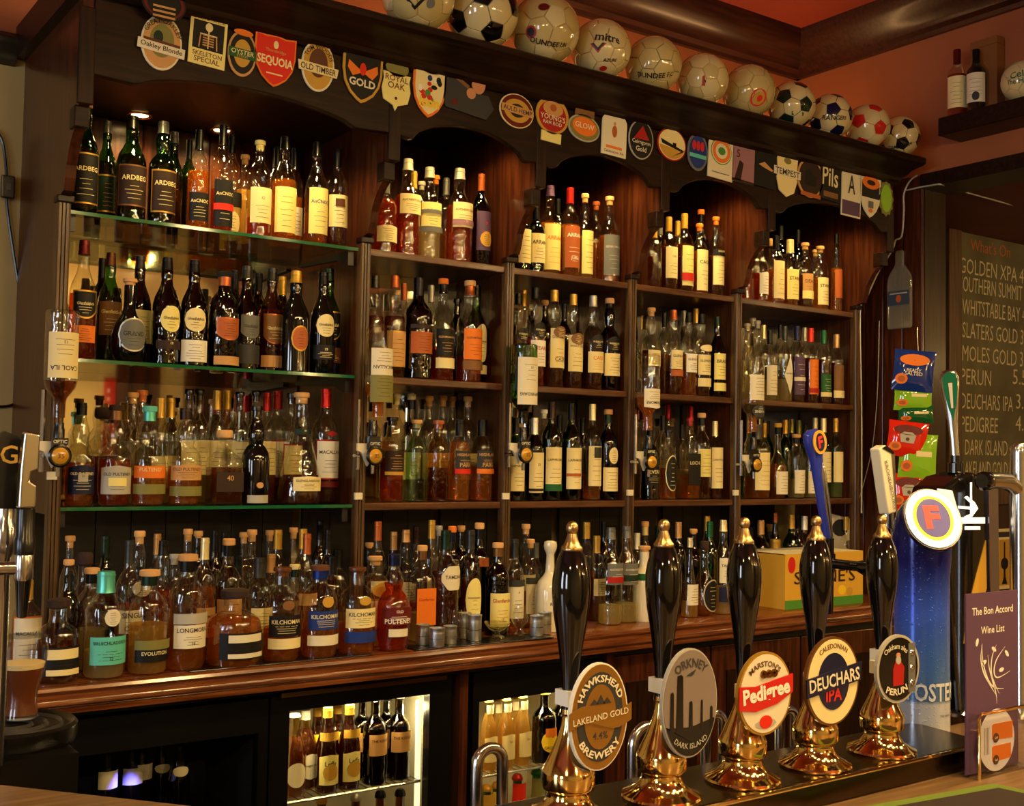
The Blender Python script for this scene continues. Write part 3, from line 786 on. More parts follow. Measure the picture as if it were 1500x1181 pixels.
rowset(ZB, FR, 'bottles on the middle wooden shelves', W('front', 'middle', 'first'), [
 (548,404,30,'bulb','c','dk',.6,'caps:darkgrey',''), (577,404,34,'bulb','c','dk',.6,'caps:copper','.12,.44,tan,,black,rect,gold'),
 (612,407,42,'std','d','dk',.6,'caps:black','.25,.46,copper,,black;.49,.53,darkbrown'),
 (648,408,34,'slope','c','ra',.32,'both:orange/black','.24,.50,black,GLENMORANGIE,tan;.12,.22,cream'),
 (687,411,38,'slope','c','ra',.25,'both:cork/copper','.22,.52,orange,GLENMORANGIE,brown;.12,.21,bronze'),
 (716,420,32,'slope','g','dk',.6,'caps:black','.22,.60,cream,GLENGRANT,black,oval;.10,.19,cream')])
rowset(ZB, MI, 'bottles on the middle wooden shelves', W('back', 'middle', 'first'), [
 (590,415,28,'std','c','dk',.5,'caps:copper','.2,.5,tan'), (630,418,26,'std','c','am',.4,'caps:silver',''), (668,438,28,'std','d','dk',.5,'cork:black','')])
rowset(ZA, FR, 'bottles on the bottom wooden shelves', W('front', 'bottom', 'first'), [
 (573,611,36,'stout','c','ra',.52,'cork:black','.36,.60,darkbrown,,tan;.32,.36,gold'), (609,615,32,'stout','o','-',0,'cork:cork',''), (641,616,34,'stout','y','dk',.42,'cork:copper',''),
 (672,615,32,'stout','c','or_',.74,'caps:black','.40,.62,darkgrey,HIGHLAND|PARK,tan;.34,.40,brightred'), (705,615,34,'stout','c','am',.42,'caps:black','.40,.62,darkgrey,HIGHLAND|PARK,tan;.34,.40,orange')])
rowset(ZA, MI, 'bottles on the bottom wooden shelves', W('back', 'bottom', 'first'), [
 (579,577,30,'std','c','pa',.4,'cork:cream','.2,.45,cream'), (601,577,30,'std','c','pa',.4,'both:cream/black','.2,.45,cream'), (627,580,30,'std','c','pa',.4,'cork:tan','.2,.45,cream'),
 (647,580,30,'std','c','pa',.4,'cork:tan','.2,.45,cream'), (661,581,28,'std','c','pa',.4,'cork:tan','',.06), (684,581,30,'std','c','pa',.4,'cork:tan','.2,.45,cream')])
# ---- bay 3
rowset(ZC, FR, 'bottles on the top wooden shelves', W('front', 'top', 'second'), [
 (764,300,26,'std','g','dk',.6,'caps:black','.12,.62,cream'), (784,302,28,'std','g','dk',.6,'caps:black','.15,.58,cream,ARRAN,black'),
 (805,272,32,'slope','c','or_',.58,'caps:purple','.06,.56,paleyellow,ARRAN,orange'),
 (834,275,30,'std','c','am',.58,'caps:red','.10,.56,copper,ARRAN|JURA,white'),
 (856,284,25,'bulb','c','go',.5,'cork:cork','.06,.56,paleyellow'), (892,288,31,'slope','c','am',.54,'cork:cork','.08,.54,grey,BENROMACH,silver')])
rowset(ZC, MI, 'bottles on the top wooden shelves', W('back', 'top', 'second'), [(816,291,24,'std','d','dk',.5,'caps:black',''), (874,296,26,'std','c','am',.5,'cork:copper','')])
rowset(ZB, FR, 'bottles on the middle wooden shelves', W('front', 'middle', 'second'), [
 (758,430,28,'bulb','c','dk',.55,'caps:black','.48,.62,black,GLENGOYNE,cream,oval'), (783,421,30,'bulb','c','ra',.5,'caps:black','.48,.64,black,GLENGOYNE,cream,oval;.20,.46,white,YEARS,red'),
 (811,425,31,'bulb','c','dk',.5,'caps:gold','.20,.60,cream,DISTILLERY|CASK,brown;.50,.62,bronze,,cream,oval,,45'), (839,431,29,'bulb','c','dk',.5,'caps:gold','.18,.56,cream,SINGLE CASK,brown;.46,.58,bronze,,cream,oval,,45'),
 (868,433,30,'bulb','c','dk',.5,'caps:silver','.42,.58,black,GLENGOYNE,cream,oval;.18,.40,cream,CASK,orange'), (892,437,30,'bulb','d','dk',.5,'both:cork/black','.42,.58,black,GLENGOYNE,cream,oval;.16,.40,cream')])
rowset(ZB, MI, 'bottles on the middle wooden shelves', W('back', 'middle', 'second'), [(766,425,22,'std','c','go',.5,'caps:gold',''), (797,440,24,'std','d','dk',.5,'cork:tan',''), (825,445,24,'std','d','dk',.5,'caps:black','')])
rowset(ZA, FR, 'bottles on the bottom wooden shelves', W('front', 'bottom', 'second'), [
 (754,612,28,'std','g','dk',.5,'caps:black','.12,.55,cream,LAPHROAIG,black'), (782,612,28,'std','g','dk',.6,'caps:white','.10,.58,cream,25,black;.12,.15,black'),
 (807,589,31,'std','g','dk',.42,'caps:darkbrown','.12,.54,cream,LAPHROAIG,black;.10,.17,green'), (836,591,31,'std','g','dk',.6,'caps:black','.12,.54,cream,LAPHROAIG,black;.25,.28,copper'),
 (867,592,27,'std','c','am',.28,'caps:cream','.15,.56,cream;.44,.55,darkgrey,,,,,26'), (893,600,30,'std','d','dk',.56,'both:tan/darkgreen','.10,.36,cream;.40,.58,cream,,,oval,,30')])
rowset(ZA, MI, 'bottles on the bottom wooden shelves', W('back', 'bottom', 'second'), [(795,600,28,'std','c','pa',.4,'cork:white','.2,.5,cream'), (818,608,26,'std','g','dk',.5,'caps:black',''), (852,612,26,'std','d','dk',.5,'caps:black','')])
# ---- bay 4
rowset(ZC, FR, 'bottles on the top wooden shelves', W('front', 'top', 'third'), [
 (958,330,22,'std','c','dk',.5,'caps:gold',''), (979,318,26,'std','c','dk',.6,'caps:gold','.16,.58,cream,CRU,brown'), (1002,313,27,'std','c','dk',.6,'caps:gold','.08,.58,paleyellow;.14,.24,scarlet'),
 (1024,328,25,'std','c','am',.6,'cork:orange','.05,.62,cream,CAOL,black'), (1048,318,25,'slope','c','dk',.5,'cork:orange','.14,.50,cream;.50,.58,black,SOLERA,cream')])
rowset(ZC, MI, 'bottles on the top wooden shelves', W('back', 'top', 'third'), [(992,324,22,'std','c','pa',.4,'caps:gold',''), (1026,307,24,'std','d','dk',.5,'both:orange/black',''), (966,322,22,'std','c','am',.5,'caps:grey','')])
rowset(ZB, FR, 'bottles on the middle wooden shelves', W('front', 'middle', 'third'), [
 (953,451,28,'bulb','c','dk',.5,'cork:cork','.32,.50,cream'), (986,454,27,'slope','c','dk',.28,'caps:copper','.30,.52,cream,GLENLIVET,black;.22,.29,copper'),
 (1008,458,25,'slope','c','am',.5,'caps:black','.28,.50,white,GLENLIVET,black'), (1027,460,27,'slope','c','dk',.5,'caps:black','.26,.50,cream,GLENLIVET,black;.12,.22,cream;.54,.62,cream,,,oval'),
 (1050,464,25,'slope','d','dk',.5,'caps:darkgreen','.22,.54,paleyellow,BRAES,black;.08,.18,paleyellow')])
rowset(ZB, MI, 'bottles on the middle wooden shelves', W('back', 'middle', 'third'), [(972,458,22,'std','c','am',.5,'caps:black',''), (1001,455,22,'std','c','dk',.5,'caps:grey',''), (1019,452,22,'std','c','am',.5,'caps:gold','')])
rowset(ZA, FR, 'bottles on the bottom wooden shelves', W('front', 'bottom', 'third'), [
 (951,625,28,'std','d','dk',.5,'caps:black','.20,.46,black,SEVERN,cream'), (978,630,24,'stout','c','am',.45,'cork:black','.14,.62,black,,cream,oval,cream'),
 (998,622,22,'std','c','pa',.4,'caps:black',''), (1010,612,24,'std_sq','c','am',.3,'cork:red','.18,.56,black,LOCH,cream'),
 (1027,605,28,'std','c','dk',.3,'both:cork/black','.26,.58,paleyellow,,black'), (1047,617,23,'std','c','dk',.3,'caps:cream','.14,.66,cream,LINKWOOD,black')])
rowset(ZA, MI, 'bottles on the bottom wooden shelves', W('back', 'bottom', 'third'), [(970,609,24,'std','c','pa',.4,'caps:black',''), (983,613,22,'std','c','go',.4,'cork:tan',''), (978,593,24,'std','c','pa',.4,'caps:red','',.07), (1011,595,24,'std','c','pa',.4,'caps:red','')])
# ---- bay 5
rowset(ZC, FR, 'bottles on the top wooden shelves', W('front', 'top', 'fourth'), [
 (1092,372,20,'std','c','ra',.6,'caps:grey',''), (1114,358,22,'std','c','ra',.5,'cork:tan','.14,.52,white,,black,wavy'), (1136,345,25,'std','c','am',.5,'caps:black','.08,.62,cream'),
 (1157,351,25,'stout','c','am',.55,'caps:cream','.10,.54,paleyellow,STARK,brown'), (1179,356,23,'stout','c','dk',.5,'cork:tan','.14,.52,tan,DEAN,brown;.14,.26,paleyellow'),
 (1201,361,24,'stout','c','or_',.5,'cork:tan','.08,.50,cream,STARK,black'), (1225,343,17,'beer','c','or_',.56,'caps:black','.18,.54,copper')])
rowset(ZC, MI, 'bottles on the top wooden shelves', W('back', 'top', 'fourth'), [(1104,352,22,'std','c','pa',.4,'cork:tan',''), (1129,350,22,'std','c','pa',.4,'cork:tan',''), (1143,331,22,'std','d','dk',.5,'caps:black',''), (1168,337,22,'std','d','dk',.5,'caps:black',''), (1194,366,22,'std','c','pa',.4,'cork:tan','')])
rowset(ZB, FR, 'bottles on the middle wooden shelves', W('front', 'middle', 'fourth'), [
 (1094,474,22,'bulb','c','pa',.3,'cork:silver',''), (1109,470,22,'bulb','c','pa',.3,'cork:silver',''), (1127,484,22,'std','c','pa',.2,'caps:black','.08,.50,ivory'),
 (1149,478,23,'std','c','pa',.3,'caps:darkgrey','.10,.60,ivory,DEVERON,black,diamond'), (1167,478,23,'stout','c','dk',.6,'caps:navy','.10,.60,purple,,cream;.28,.33,ivory'),
 (1187,481,23,'stout','c','dk',.6,'caps:brightred','.12,.58,orange,,brown;.14,.2,red'), (1206,484,22,'stout','c','dk',.6,'caps:green','.10,.40,green,,cream;.10,.16,cream'), (1225,490,21,'stout','c','dk',.6,'caps:tan','.10,.56,bronze,,cream;.10,.2,cream')])
rowset(ZB, MI, 'bottles on the middle wooden shelves', W('back', 'middle', 'fourth'), [(1102,466,22,'std','c','pa',.3,'cork:silver',''), (1118,476,20,'std','c','pa',.3,'caps:cream',''), (1142,476,22,'std','c','pa',.3,'caps:black',''), (1178,480,20,'std','c','pa',.3,'caps:silver','')])
rowset(ZA, FR, 'bottles on the bottom wooden shelves', W('front', 'bottom', 'fourth'), [
 (1108,622,38,'stout','c','am',.3,'caps:darkgrey','.12,.62,cream'), (1139,620,29,'round','c','am',.46,'both:gold/black','.06,.36,ivory'), (1166,636,25,'stout','c','pa',.3,'both:tan/black','.08,.44,ivory'),
 (1187,640,22,'stout','c','pa',.3,'caps:black','.08,.44,ivory'), (1206,613,22,'std','g','pa',.4,'caps:cream','.20,.58,cream'), (1224,613,21,'std','o','pa',.4,'caps:gold','.20,.58,cream')])
rowset(ZA, MI, 'bottles on the bottom wooden shelves', W('back', 'bottom', 'fourth'), [(1119,620,20,'std','c','go',.4,'caps:gold',''), (1150,615,20,'std','g','pa',.4,'caps:gold',''), (1159,614,20,'std','g','pa',.4,'caps:olive','',.05), (1170,616,20,'std','g','pa',.4,'caps:olive',''), (1179,622,20,'std','c','pa',.4,'caps:black','',.05), (1194,612,20,'std','c','pa',.4,'caps:cream','')])
# ---- counter
ZK = .98
PLACED[ZK] = [(x-.015, .004, .012) for x in POSTX] + [(1.55+.05*i, -.105+.045*j, .03) for i in range(10) for j in range(5)]
def K(row): return '%s row on the counter, %%s from the pint of ale' % row
rowset(ZK, -.205, 'bottles in the front row on the counter', K('front'), [
 (83,877,62,'squat','c','dk',.5,'wide:darkbrown','.10,.44,black;.30,.42,cream,,black,,,44;.11,.18,cream,,black,,,44'),
 (153,837,60,'stout','c','pa',.26,'caps:teal','.14,.40,teal,BRUICHLADDICH|12,darkgreen;.50,.66,ivory,,grey,oval,,22'),
 (217,835,58,'stout','c','go',.48,'both:cork/darkgreen','.13,.25,black,EVOLUTION,cream;.25,.34,olive'),
 (273,812,56,'stout','c','am',.26,'both:tan/black','.20,.40,ivory,LONGMORN|16,black;.41,.50,silver'),
 (342,863,80,'squat','c','am',.62,'wide:darkbrown','.12,.46,black;.34,.44,ivory,,black,,,40;.14,.20,ivory,,black,,,40'),
 (412,831,54,'stout','c','am',.36,'cork:brown','.28,.50,black,KILCHOMAN,cream;.15,.26,cream;.56,.66,bronze,,,oval,,18'),
 (467,828,54,'stout','c','am',.36,'both:brown/blue','.32,.52,blue,KILCHOMAN,cream;.15,.26,ivory;.56,.68,gold,,,oval,,18'),
 (522,831,54,'stout','c','am',.36,'cork:brown','.32,.54,cream,KILCHOMAN,darkgrey;.15,.28,blue;.58,.68,gold,,,oval,,18'),
 (576,812,50,'pult','c','ra',.70,'caps:navy','.16,.24,ivory,,black,,,36;.28,.46,darkred,OLD|PULTENEY,white'),
])
rowset(ZK, -.115, 'bottles in the second row on the counter', K('second'), [
 (38,850,42,'std','c','ra',.6,'caps:gold','.10,.62,ivory,MACALLAN,black,rect,orange'),
 (98,820,36,'slope','d','dk',.5,'cork:cork','.2,.4,black'), (132,832,44,'stout','c','pa',.4,'both:cork/black',''), (188,792,40,'std','c','am',.5,'caps:darkgrey','.28,.46,ivory,SINGLE|CASK,black'),
 (237,792,36,'bulb','c','ra',.6,'caps:black',''), (298,788,34,'std','c','am',.6,'caps:cream','.2,.44,tan,ARDMORE,brown'), (333,789,42,'std','c','pa',.3,'both:tan/black','.3,.5,tan'),
 (378,817,40,'stout','c','pa',.3,'caps:darkgrey','.25,.5,cream'), (430,827,36,'std','c','pa',.3,'both:cream/darkgreen',''), (448,782,32,'std','c','am',.5,'caps:copper','.4,.5,tan'), (484,815,38,'stout','c','pa',.3,'caps:black',''),
 (548,815,42,'stout_sq','c','go',.5,'cork:tan','.20,.52,cream,,brown;.56,.72,gold,,,oval,,50'), (607,846,44,'round','c','ra',.6,'cork:darkbrown',''),
 (617,799,34,'std_sq','c','pa',.3,'both:cork/bronze','.18,.56,orange,Glenfarclas,red'),
 (652,777,42,'std','c','dk',.62,'caps:darkgreen','.46,.68,ivory,TAMDHU,black,hex'), (688,777,34,'std','c','dk',.55,'caps:darkgrey','.16,.56,paleyellow,KNOCKANDO,black,oval'),
 (728,795,37,'std','d','dk',.6,'both:cork/bronze','.10,.46,paleyellow,Glenfarclas|15,red'), (805,792,46,'bell','w','-',0,'none:','.22,.34,ivory,ROBBIE,black,,,50'),
 (753,790,28,'std','c','am',.4,'caps:darkgrey','.16,.56,ivory,6,black;.5,.57,darkgrey'), (776,790,28,'std','c','am',.4,'cork:cork','.16,.56,ivory,1,black;.5,.57,darkgrey'),
 (894,773,36,'slope','c','pa',.20,'caps:grey','.42,.64,grey,AUCHENTOSHAN,ivory;.44,.50,red'), (917,771,34,'slope','c','pa',.2,'caps:grey','.40,.62,grey,AUCHENTOSHAN,ivory;.44,.50,darkgreen'),
 (943,800,34,'squat','w','-',0,'cork:tan','.55,.64,green,,,,,90'), (1010,788,26,'pear','c','go',.2,'caps:cream','.16,.42,ivory,,black'), (1031,793,36,'round','c','am',.3,'wide:darkbrown','.08,.48,black,,cream,oval,ivory'),
 (1059,762,27,'slope','c','pa',.3,'caps:cream','.34,.60,ivory,TALISKER,black;.14,.30,navy'), (1135,790,38,'stout_sq','c','am',.4,'caps:gold','.10,.60,orange,Stones,black;.46,.58,darkbrown'),
])
rowset(ZK, -.02, 'bottles in the third row on the counter', K('third'), [
 (122,810,44,'squat','c','dk',.5,'wide:darkbrown',''), (152,785,34,'std','g','dk',.5,'caps:darkgreen',''), (202,778,36,'bulb','c','dk',.5,'cork:cork','.5,.62,ivory,,,oval'), (253,812,34,'std','c','pa',.3,'cork:silver',''),
 (273,775,32,'std','c','am',.4,'cork:tan',''), (313,777,30,'std','d','dk',.5,'caps:black',''), (347,815,32,'std','c','pa',.3,'caps:black',''), (367,776,34,'std','c','pa',.3,'cork:tan',''), (395,812,34,'std','c','pa',.3,'caps:tan',''),
 (405,776,34,'std','c','am',.3,'caps:gold',''), (442,775,32,'std','c','am',.4,'caps:gold',''), (493,805,34,'stout','c','pa',.3,'caps:black',''), (479,776,28,'std','d','dk',.5,'caps:black',''),
 (552,764,30,'std','c','am',.5,'caps:copper','.4,.5,ivory'), (593,776,32,'bulb','c','am',.5,'caps:tan','.3,.5,ivory'), (631,762,28,'std','c','dk',.5,'caps:gold','.3,.5,cream'), (661,771,28,'std','d','dk',.5,'both:orange/navy',''),
 (701,766,32,'std','d','dk',.5,'both:cork/black','.6,.68,copper,,,,,30'), (743,772,32,'std','c','am',.5,'caps:darkgrey',''), (769,768,30,'bulb','c','pa',.3,'cork:cork','.2,.5,ivory'),
 (833,770,30,'std','d','dk',.5,'caps:black',''), (858,765,30,'std','c','am',.5,'caps:gold',''), (873,785,28,'std','c','dk',.5,'caps:gold','.3,.5,cream'), (932,781,26,'std','c','pa',.3,'caps:white',''), (944,764,26,'std','c','dk',.4,'both:tan/cream',''),
 (993,765,26,'std','g','dk',.4,'caps:tan',''), (1015,775,26,'std','d','dk',.4,'cork:tan',''), (1039,764,26,'std','g','dk',.4,'caps:green',''), (1114,762,28,'std','c','pa',.4,'caps:tan','.4,.56,ivory'), (1135,751,18,'beer','d','dk',.4,'caps:copper',''), (1159,754,26,'std','g','dk',.4,'caps:gold',''), (1178,756,26,'std','c','dk',.4,'caps:white',''),
])
rowset(ZK, .10, 'bottles in the back row on the counter', K('back'), [
 (100,785,28,'std','c','am',.4,'cork:tan',''), (228,782,30,'std','c','dk',.4,'caps:tan',''), (288,778,28,'std','d','dk',.4,'cork:tan',''), (327,780,28,'std','d','dk',.4,'caps:black',''), (355,780,28,'std','c','dk',.4,'cork:tan',''),
 (393,777,28,'std','c','dk',.4,'cork:tan',''), (428,773,28,'std','c','dk',.4,'cork:tan',''), (467,763,26,'std','d','dk',.4,'caps:black',''), (539,795,26,'std','d','dk',.4,'cork:tan',''), (575,779,28,'std','d','dk',.4,'caps:tan',''), (608,771,28,'std','c','am',.4,'caps:darkbrown',''),
 (641,770,26,'std','c','pa',.4,'cork:silver',''), (674,770,28,'std','d','dk',.4,'cork:tan',''), (784,795,24,'std','c','pa',.4,'caps:grey',''), (884,764,26,'std','d','dk',.4,'caps:black',''), (963,772,24,'std','g','dk',.4,'caps:darkgreen',''),
 (1035,756,24,'std','c','dk',.4,'caps:gold',''), (1070,766,24,'std','d','dk',.4,'caps:black',''), (1100,772,24,'std','g','dk',.4,'caps:black',''), (1127,768,24,'std','c','pa',.4,'cork:tan',''), (1168,754,22,'std','c','dk',.4,'caps:black',''), (1239,757,22,'std','c','am',.4,'caps:gold','')])

# ================================================================== optics on the posts
def optic(px, ytop, ybot, wpx, dial, g, liq, lev, lab, typ, desc, dwhere):
    Y = -.062
    pt = atY(px, ytop, Y); pb = atY(px, ybot, Y); R = wpx/2*zdepth(pt)/FPX; H = pt.z-pb.z
    b = bottle((pt.x, Y, pt.z), H, R, typ, g, liq, lev, 'none:', lab, rz=0, name='optic_bottle', flip=True)
    b.rotation_euler = (0, math.pi, 0)
    b['label'] = desc; b['group'] = 'upside-down bottles on optics'
    d = atY(dial[0], dial[1], Y-.02); s = zdepth(d)/FPX
    t = thing('optic_dispenser', dwhere, 'optic', (d.x, Y, d.z), 0, 'optic measures on the posts')
    zt = pb.z-d.z
    MB().lathe([(.010, zt-.045), (.014, zt-.04), (.014, zt-.012), (.012, zt-.008), (.012, zt+.004)], 16).build('bottle_stopper', mat('plastic', 'black'), t)
    MB().box(-.016, .016, -.014, .012, .018, zt-.042).build('valve_body', mat('plastic', 'black'), t, smooth=False)
    MB().lathe([(.026, 0), (.028, .006), (.024, .010), (.022, .010)], 28).build('dial_ring', mat('plastic', 'black'), t, (0, -.012, 0), (math.radians(90), 0, 0))
    MB().lathe([(.0215, .008), (.017, .014), (.009, .017), (.001, .018)], 24).build('dial_lens', mat('gloss', srgb((.80, .58, .16))), t, (0, -.012, 0), (math.radians(90), 0, 0))
    flat_text(t, '35', 0, 0, -.0305, mat('print', 'brown'), height=.012)
    pl = MB().box(-.019, .019, -.017, -.012, .026, .043).build('maker_plate', mat('plastic', 'black'), t, smooth=False)
    flat_text(pl, 'OPTIC', 0, .0345, -.0176, mat('print', 'ivory'), width=.032)
    MB().tube([(0, -.004, -.026), (0, -.004, -.05)], .005, 8).build('spout', M_STEEL, t)
    arm = MB().prism([(-.045, .035), (.0, .035), (.0, -.01), (-.012, -.03), (-.022, -.01), (-.032, .01), (-.045, .014)], .004, .012, 'XZ').build('clamp_arm', mat('plastic', 'ivory'), t, smooth=False)
    MB().tube([(-.03, .03, .16), (-.03, .03, -.04)], .006, 8).build('mounting_rail', M_STEEL, t)
    MB().tube([(-.03, .05, .0), (-.03, .008, .0)], .006, 8).build('mounting_bolt', M_STEEL, t)
optic(92, 455, 622, 47, (88, 668), 'c', 'dk', .62, '.20,.60,cream,CAOL ILA|12,black', 'std', 'upside-down dark whisky bottle with cream label on optic beside olive wall', 'round gold-faced optic with black ring under the bottle beside olive wall')
optic(556, 478, 618, 40, (550, 668), 'c', 'am', .62, '.24,.52,ivory,MACALLAN,black;.52,.80,olive', 'stout', 'upside-down clear bottle with pale gold label on optic by glass shelves', 'round gold-faced optic with black ring by the ends of the glass shelves')
optic(768, 505, 628, 40, (771, 666), 'g', 'dk', .66, '.16,.72,ivory,LAPHROAIG|10,darkgreen', 'std', 'upside-down green glass bottle with ivory label hung on an optic', 'round gold-faced optic under the upside-down green bottle')
optic(950, 520, 640, 34, (955, 677), 'c', 'am', .52, '.42,.66,ivory,BOWMORE,black,wavy', 'squat', 'upside-down clear bottle with low white label and amber spirit on optic', 'round gold-faced optic under the clear bottle with low white label')
optic(1103, 527, 642, 32, (1109, 681), 'c', 'or_', .72, '.20,.52,ivory;.58,.74,darkgrey,BALVENIE,ivory,oval', 'squat', 'upside-down clear bottle with ivory label and dark oval on optic', 'round gold-faced optic nearest the white cable')
for i, (px, py) in enumerate(((53, 697), (525, 727), (741, 727), (923, 722), (1078, 722))):
    p = atY(px if i else 76, py, -.012)
    tag(bevel(MB().box(p.x-.012, p.x+.012, -.016, -.006, p.z-.010, p.z+.010).build('price_tag', mat('plastic', 'ivory'), smooth=False), .001), 'small white blank price tag on %s fluted post' % ['the end', 'the glass shelf', 'the green optic', 'the third wooden bay', 'the last optic'][i], 'tag', 'price tags on the posts')

# ================================================================== pump clips along the canopy
FY = -.163
def clip(px, py, wpx, hpx, label, rot=0.0):
    p = atY(px, py, FY); s = zdepth(p)/FPX
    ang = math.atan2(p.x-CAM.x, p.y-CAM.y)
    a_, b_ = atY(px-wpx/2, py, FY).x, atY(px+wpx/2, py, FY).x
    z0, z1 = atY(px, py+hpx/2, FY).z, atY(px, py-hpx/2, FY).z
    t = thing('pump_clip', label, 'pump clip', (p.x, FY, p.z), 0, 'pump clips along the canopy')
    t.rotation_euler = (0, rot, 0)
    return t, b_-a_, z1-z0
pa_ = lambda k: mat('paper', k)
pr_ = lambda k: mat('print', k)
def layers(t, *ls):
    y = 0.0
    for name, poly, th, m in ls:
        plate(t, name, poly, y, th, m); y -= th
    return y
def sc(poly, k): return [(a*k, b*k) for a, b in poly]
FY = -.193
t, w, h = clip(240, 6, 66, 50, 'dark award pump clip with red laurels at top of the canopy')
layers(t, ('plate', ell(w/2, h/2), .003, pa_('black')), ('laurel_ring', ell(w*.46, h*.44), .001, pa_('darkred')), ('centre', ell(w*.38, h*.42), .001, pa_('black')))
for i in range(3): plate(t, 'award_line', rect(-w*.25, w*.25, -.012-i*.012, -.007-i*.012), -.0052, .0006, pa_('tan'))
FY = -.163
t, w, h = clip(236, 63, 60, 82, 'oval cream and orange pump clip with a wide name banner', .08)
y = layers(t, ('plate', ell(w/2, h/2), .004, pa_('ivory')), ('orange_ring', ell(w*.46, h*.46), .001, pa_('tan')), ('landscape', ell(w*.30, h*.30, cz=.004), .001, pa_('olive')))
plate(t, 'tree', ell(w*.12, h*.12, 12, -w*.1, h*.08), y, .0006, pa_('darkgreen'))
bn = plate(t, 'banner', rect(-w*.58, w*.58, -h*.20, -h*.02), y, .002, pa_('ivory'))
plate(t, 'ribbon', rect(-w*.45, w*.45, -h*.03, h*.02), y-.0012, .001, pa_('brown'))
flat_text(bn, 'Oakley Blonde', 0, -h*.115, y-.0026, pr_('black'), width=w*1.02)
flat_text(t, 'GREAT OAKLEY', 0, h*.385, y-.0004, pr_('darkgreen'), height=h*.085, arc=w*.42)
t, w, h = clip(304, 62, 54, 72, 'upright cream pump clip with a skeleton on a black panel', .05)
y = layers(t, ('plate', rect(-w/2, w/2, -h/2, h/2), .004, pa_('paleyellow')), ('black_panel', rect(-w*.42, w*.42, -h*.18, h*.40), .001, pa_('black')))
plate(t, 'skull', ell(w*.10, h*.09, 16, 0, h*.29), y, .0006, pa_('cream')); plate(t, 'spine', rect(-.0015, .0015, -h*.15, h*.20), y, .0005, pa_('cream'))
for i in range(5): plate(t, 'rib', rect(-w*.15, w*.15, h*(.10-.05*i), h*(.125-.05*i)), y, .0005, pa_('tan'))
for s in (-1, 1): plate(t, 'arm_bone', [(s*w*.20, h*.13), (s*w*.23, h*.13), (s*w*.26, -h*.15), (s*w*.23, -h*.15)][::s], y, .0005, pa_('tan'))
plate(t, 'shoulder', rect(-w*.23, w*.23, h*.12, h*.145), y, .0005, pa_('cream'))
flat_text(t, 'SKELETON', 0, -h*.27, -.0046, pr_('brown'), width=w*.8); flat_text(t, 'SPECIAL', 0, -h*.39, -.0046, pr_('brown'), width=w*.7); flat_text(t, 'BANKS & TAYLOR', 0, h*.45, -.0046, pr_('brown'), width=w*.86)
t, w, h = clip(354, 79, 42, 68, 'oval dark pump clip with orange rim and green band', .04)
y = layers(t, ('plate', ell(w/2, h/2), .004, pa_('tan')), ('dark_ring', ell(w*.44, h*.44), .001, pa_('black')), ('gold_centre', ell(w*.30, h*.30), .001, pa_('gold')), ('green_band', rect(-w*.48, w*.48, -h*.11, h*.09), .001, pa_('green')))
flat_text(t, 'OYSTER', 0, h*.015, y-.0004, pr_('cream'), width=w*.8); flat_text(t, 'STOUT', 0, -h*.07, y-.0004, pr_('tan'), width=w*.4)
plate(t, 'top_scroll', ell(w*.34, h*.07, 16, 0, h*.45), -.004, .002, pa_('orange'))
t, w, h = clip(402, 90, 60, 76, 'orange red shield pump clip with large cream lettering', .04)
y = layers(t, ('plate', shield(w, h), .004, pa_('orange')), ('red_field', sc(shield(w, h), .93), .001, pa_('brightred')))
flat_text(t, 'SEQUOIA', 0, -h*.02, y-.0004, pr_('cream'), width=w*.88, height=h*.2, bold=.03); flat_text(t, 'Thornbridge', 0, h*.18, y-.0004, pr_('tan'), width=w*.5)
plate(t, 'cone_emblem', ell(w*.06, h*.08, 12, 0, h*.31), y, .0006, pa_('cream')); plate(t, 'strap_line', rect(-w*.2, w*.2, -h*.27, -h*.245), y, .0006, pa_('cream'))
t, w, h = clip(465, 97, 48, 76, 'gold oval pump clip with a slanted cream name scroll', .05)
y = layers(t, ('plate', ell(w/2, h/2), .004, pa_('ivory')), ('gold_ring', ell(w*.45, h*.46), .001, pa_('gold')), ('picture', ell(w*.28, h*.28, cz=h*.05), .001, pa_('brown')))
bn = plate(t, 'scroll', [(-w*.58, -h*.16), (w*.58, -h*.16), (w*.62, h*.02), (-w*.62, h*.02)], y, .002, pa_('cream'))
flat_text(bn, 'OLD TIMBER', 0, -h*.07, y-.0026, pr_('darkbrown'), width=w*1.08, height=h*.12); flat_text(t, 'TOM WOODS', 0, h*.36, y-.0004, pr_('darkbrown'), height=h*.085, arc=w*.40)
t, w, h = clip(530, 113, 58, 78, 'black shield pump clip with gold border and orange wings', .04)
y = layers(t, ('plate', shield(w, h), .004, pa_('gold')), ('dark_field', sc(shield(w, h), .88), .001, pa_('black')))
for s in (-1, 1): plate(t, 'wing', [(0, h*.08), (s*w*.36, h*.26), (s*w*.38, h*.12), (s*w*.25, -h*.02)][::s], y, .0006, pa_('orange'))
plate(t, 'bird', ell(w*.08, h*.12, 12, 0, h*.14), y, .0009, pa_('brightred')); flat_text(t, 'GOLD', 0, -h*.12, y-.0004, pr_('ivory'), width=w*.66, bold=.03)
t, w, h = clip(580, 125, 42, 76, 'cream pump clip with red letters, pointed foot and oak crest', .04)
y = layers(t, ('plate', [(0, -h*.5), (w*.08, -h*.40), (w*.42, -h*.32), (w*.5, -h*.1), (w*.44, h*.1), (w*.48, h*.22), (-w*.48, h*.22), (-w*.44, h*.1), (-w*.5, -h*.1), (-w*.42, -h*.32), (-w*.08, -h*.40)], .004, pa_('paleyellow')))
plate(t, 'oak_crest', ell(w*.40, h*.17, 14, 0, h*.33), 0, .004, pa_('olive'))
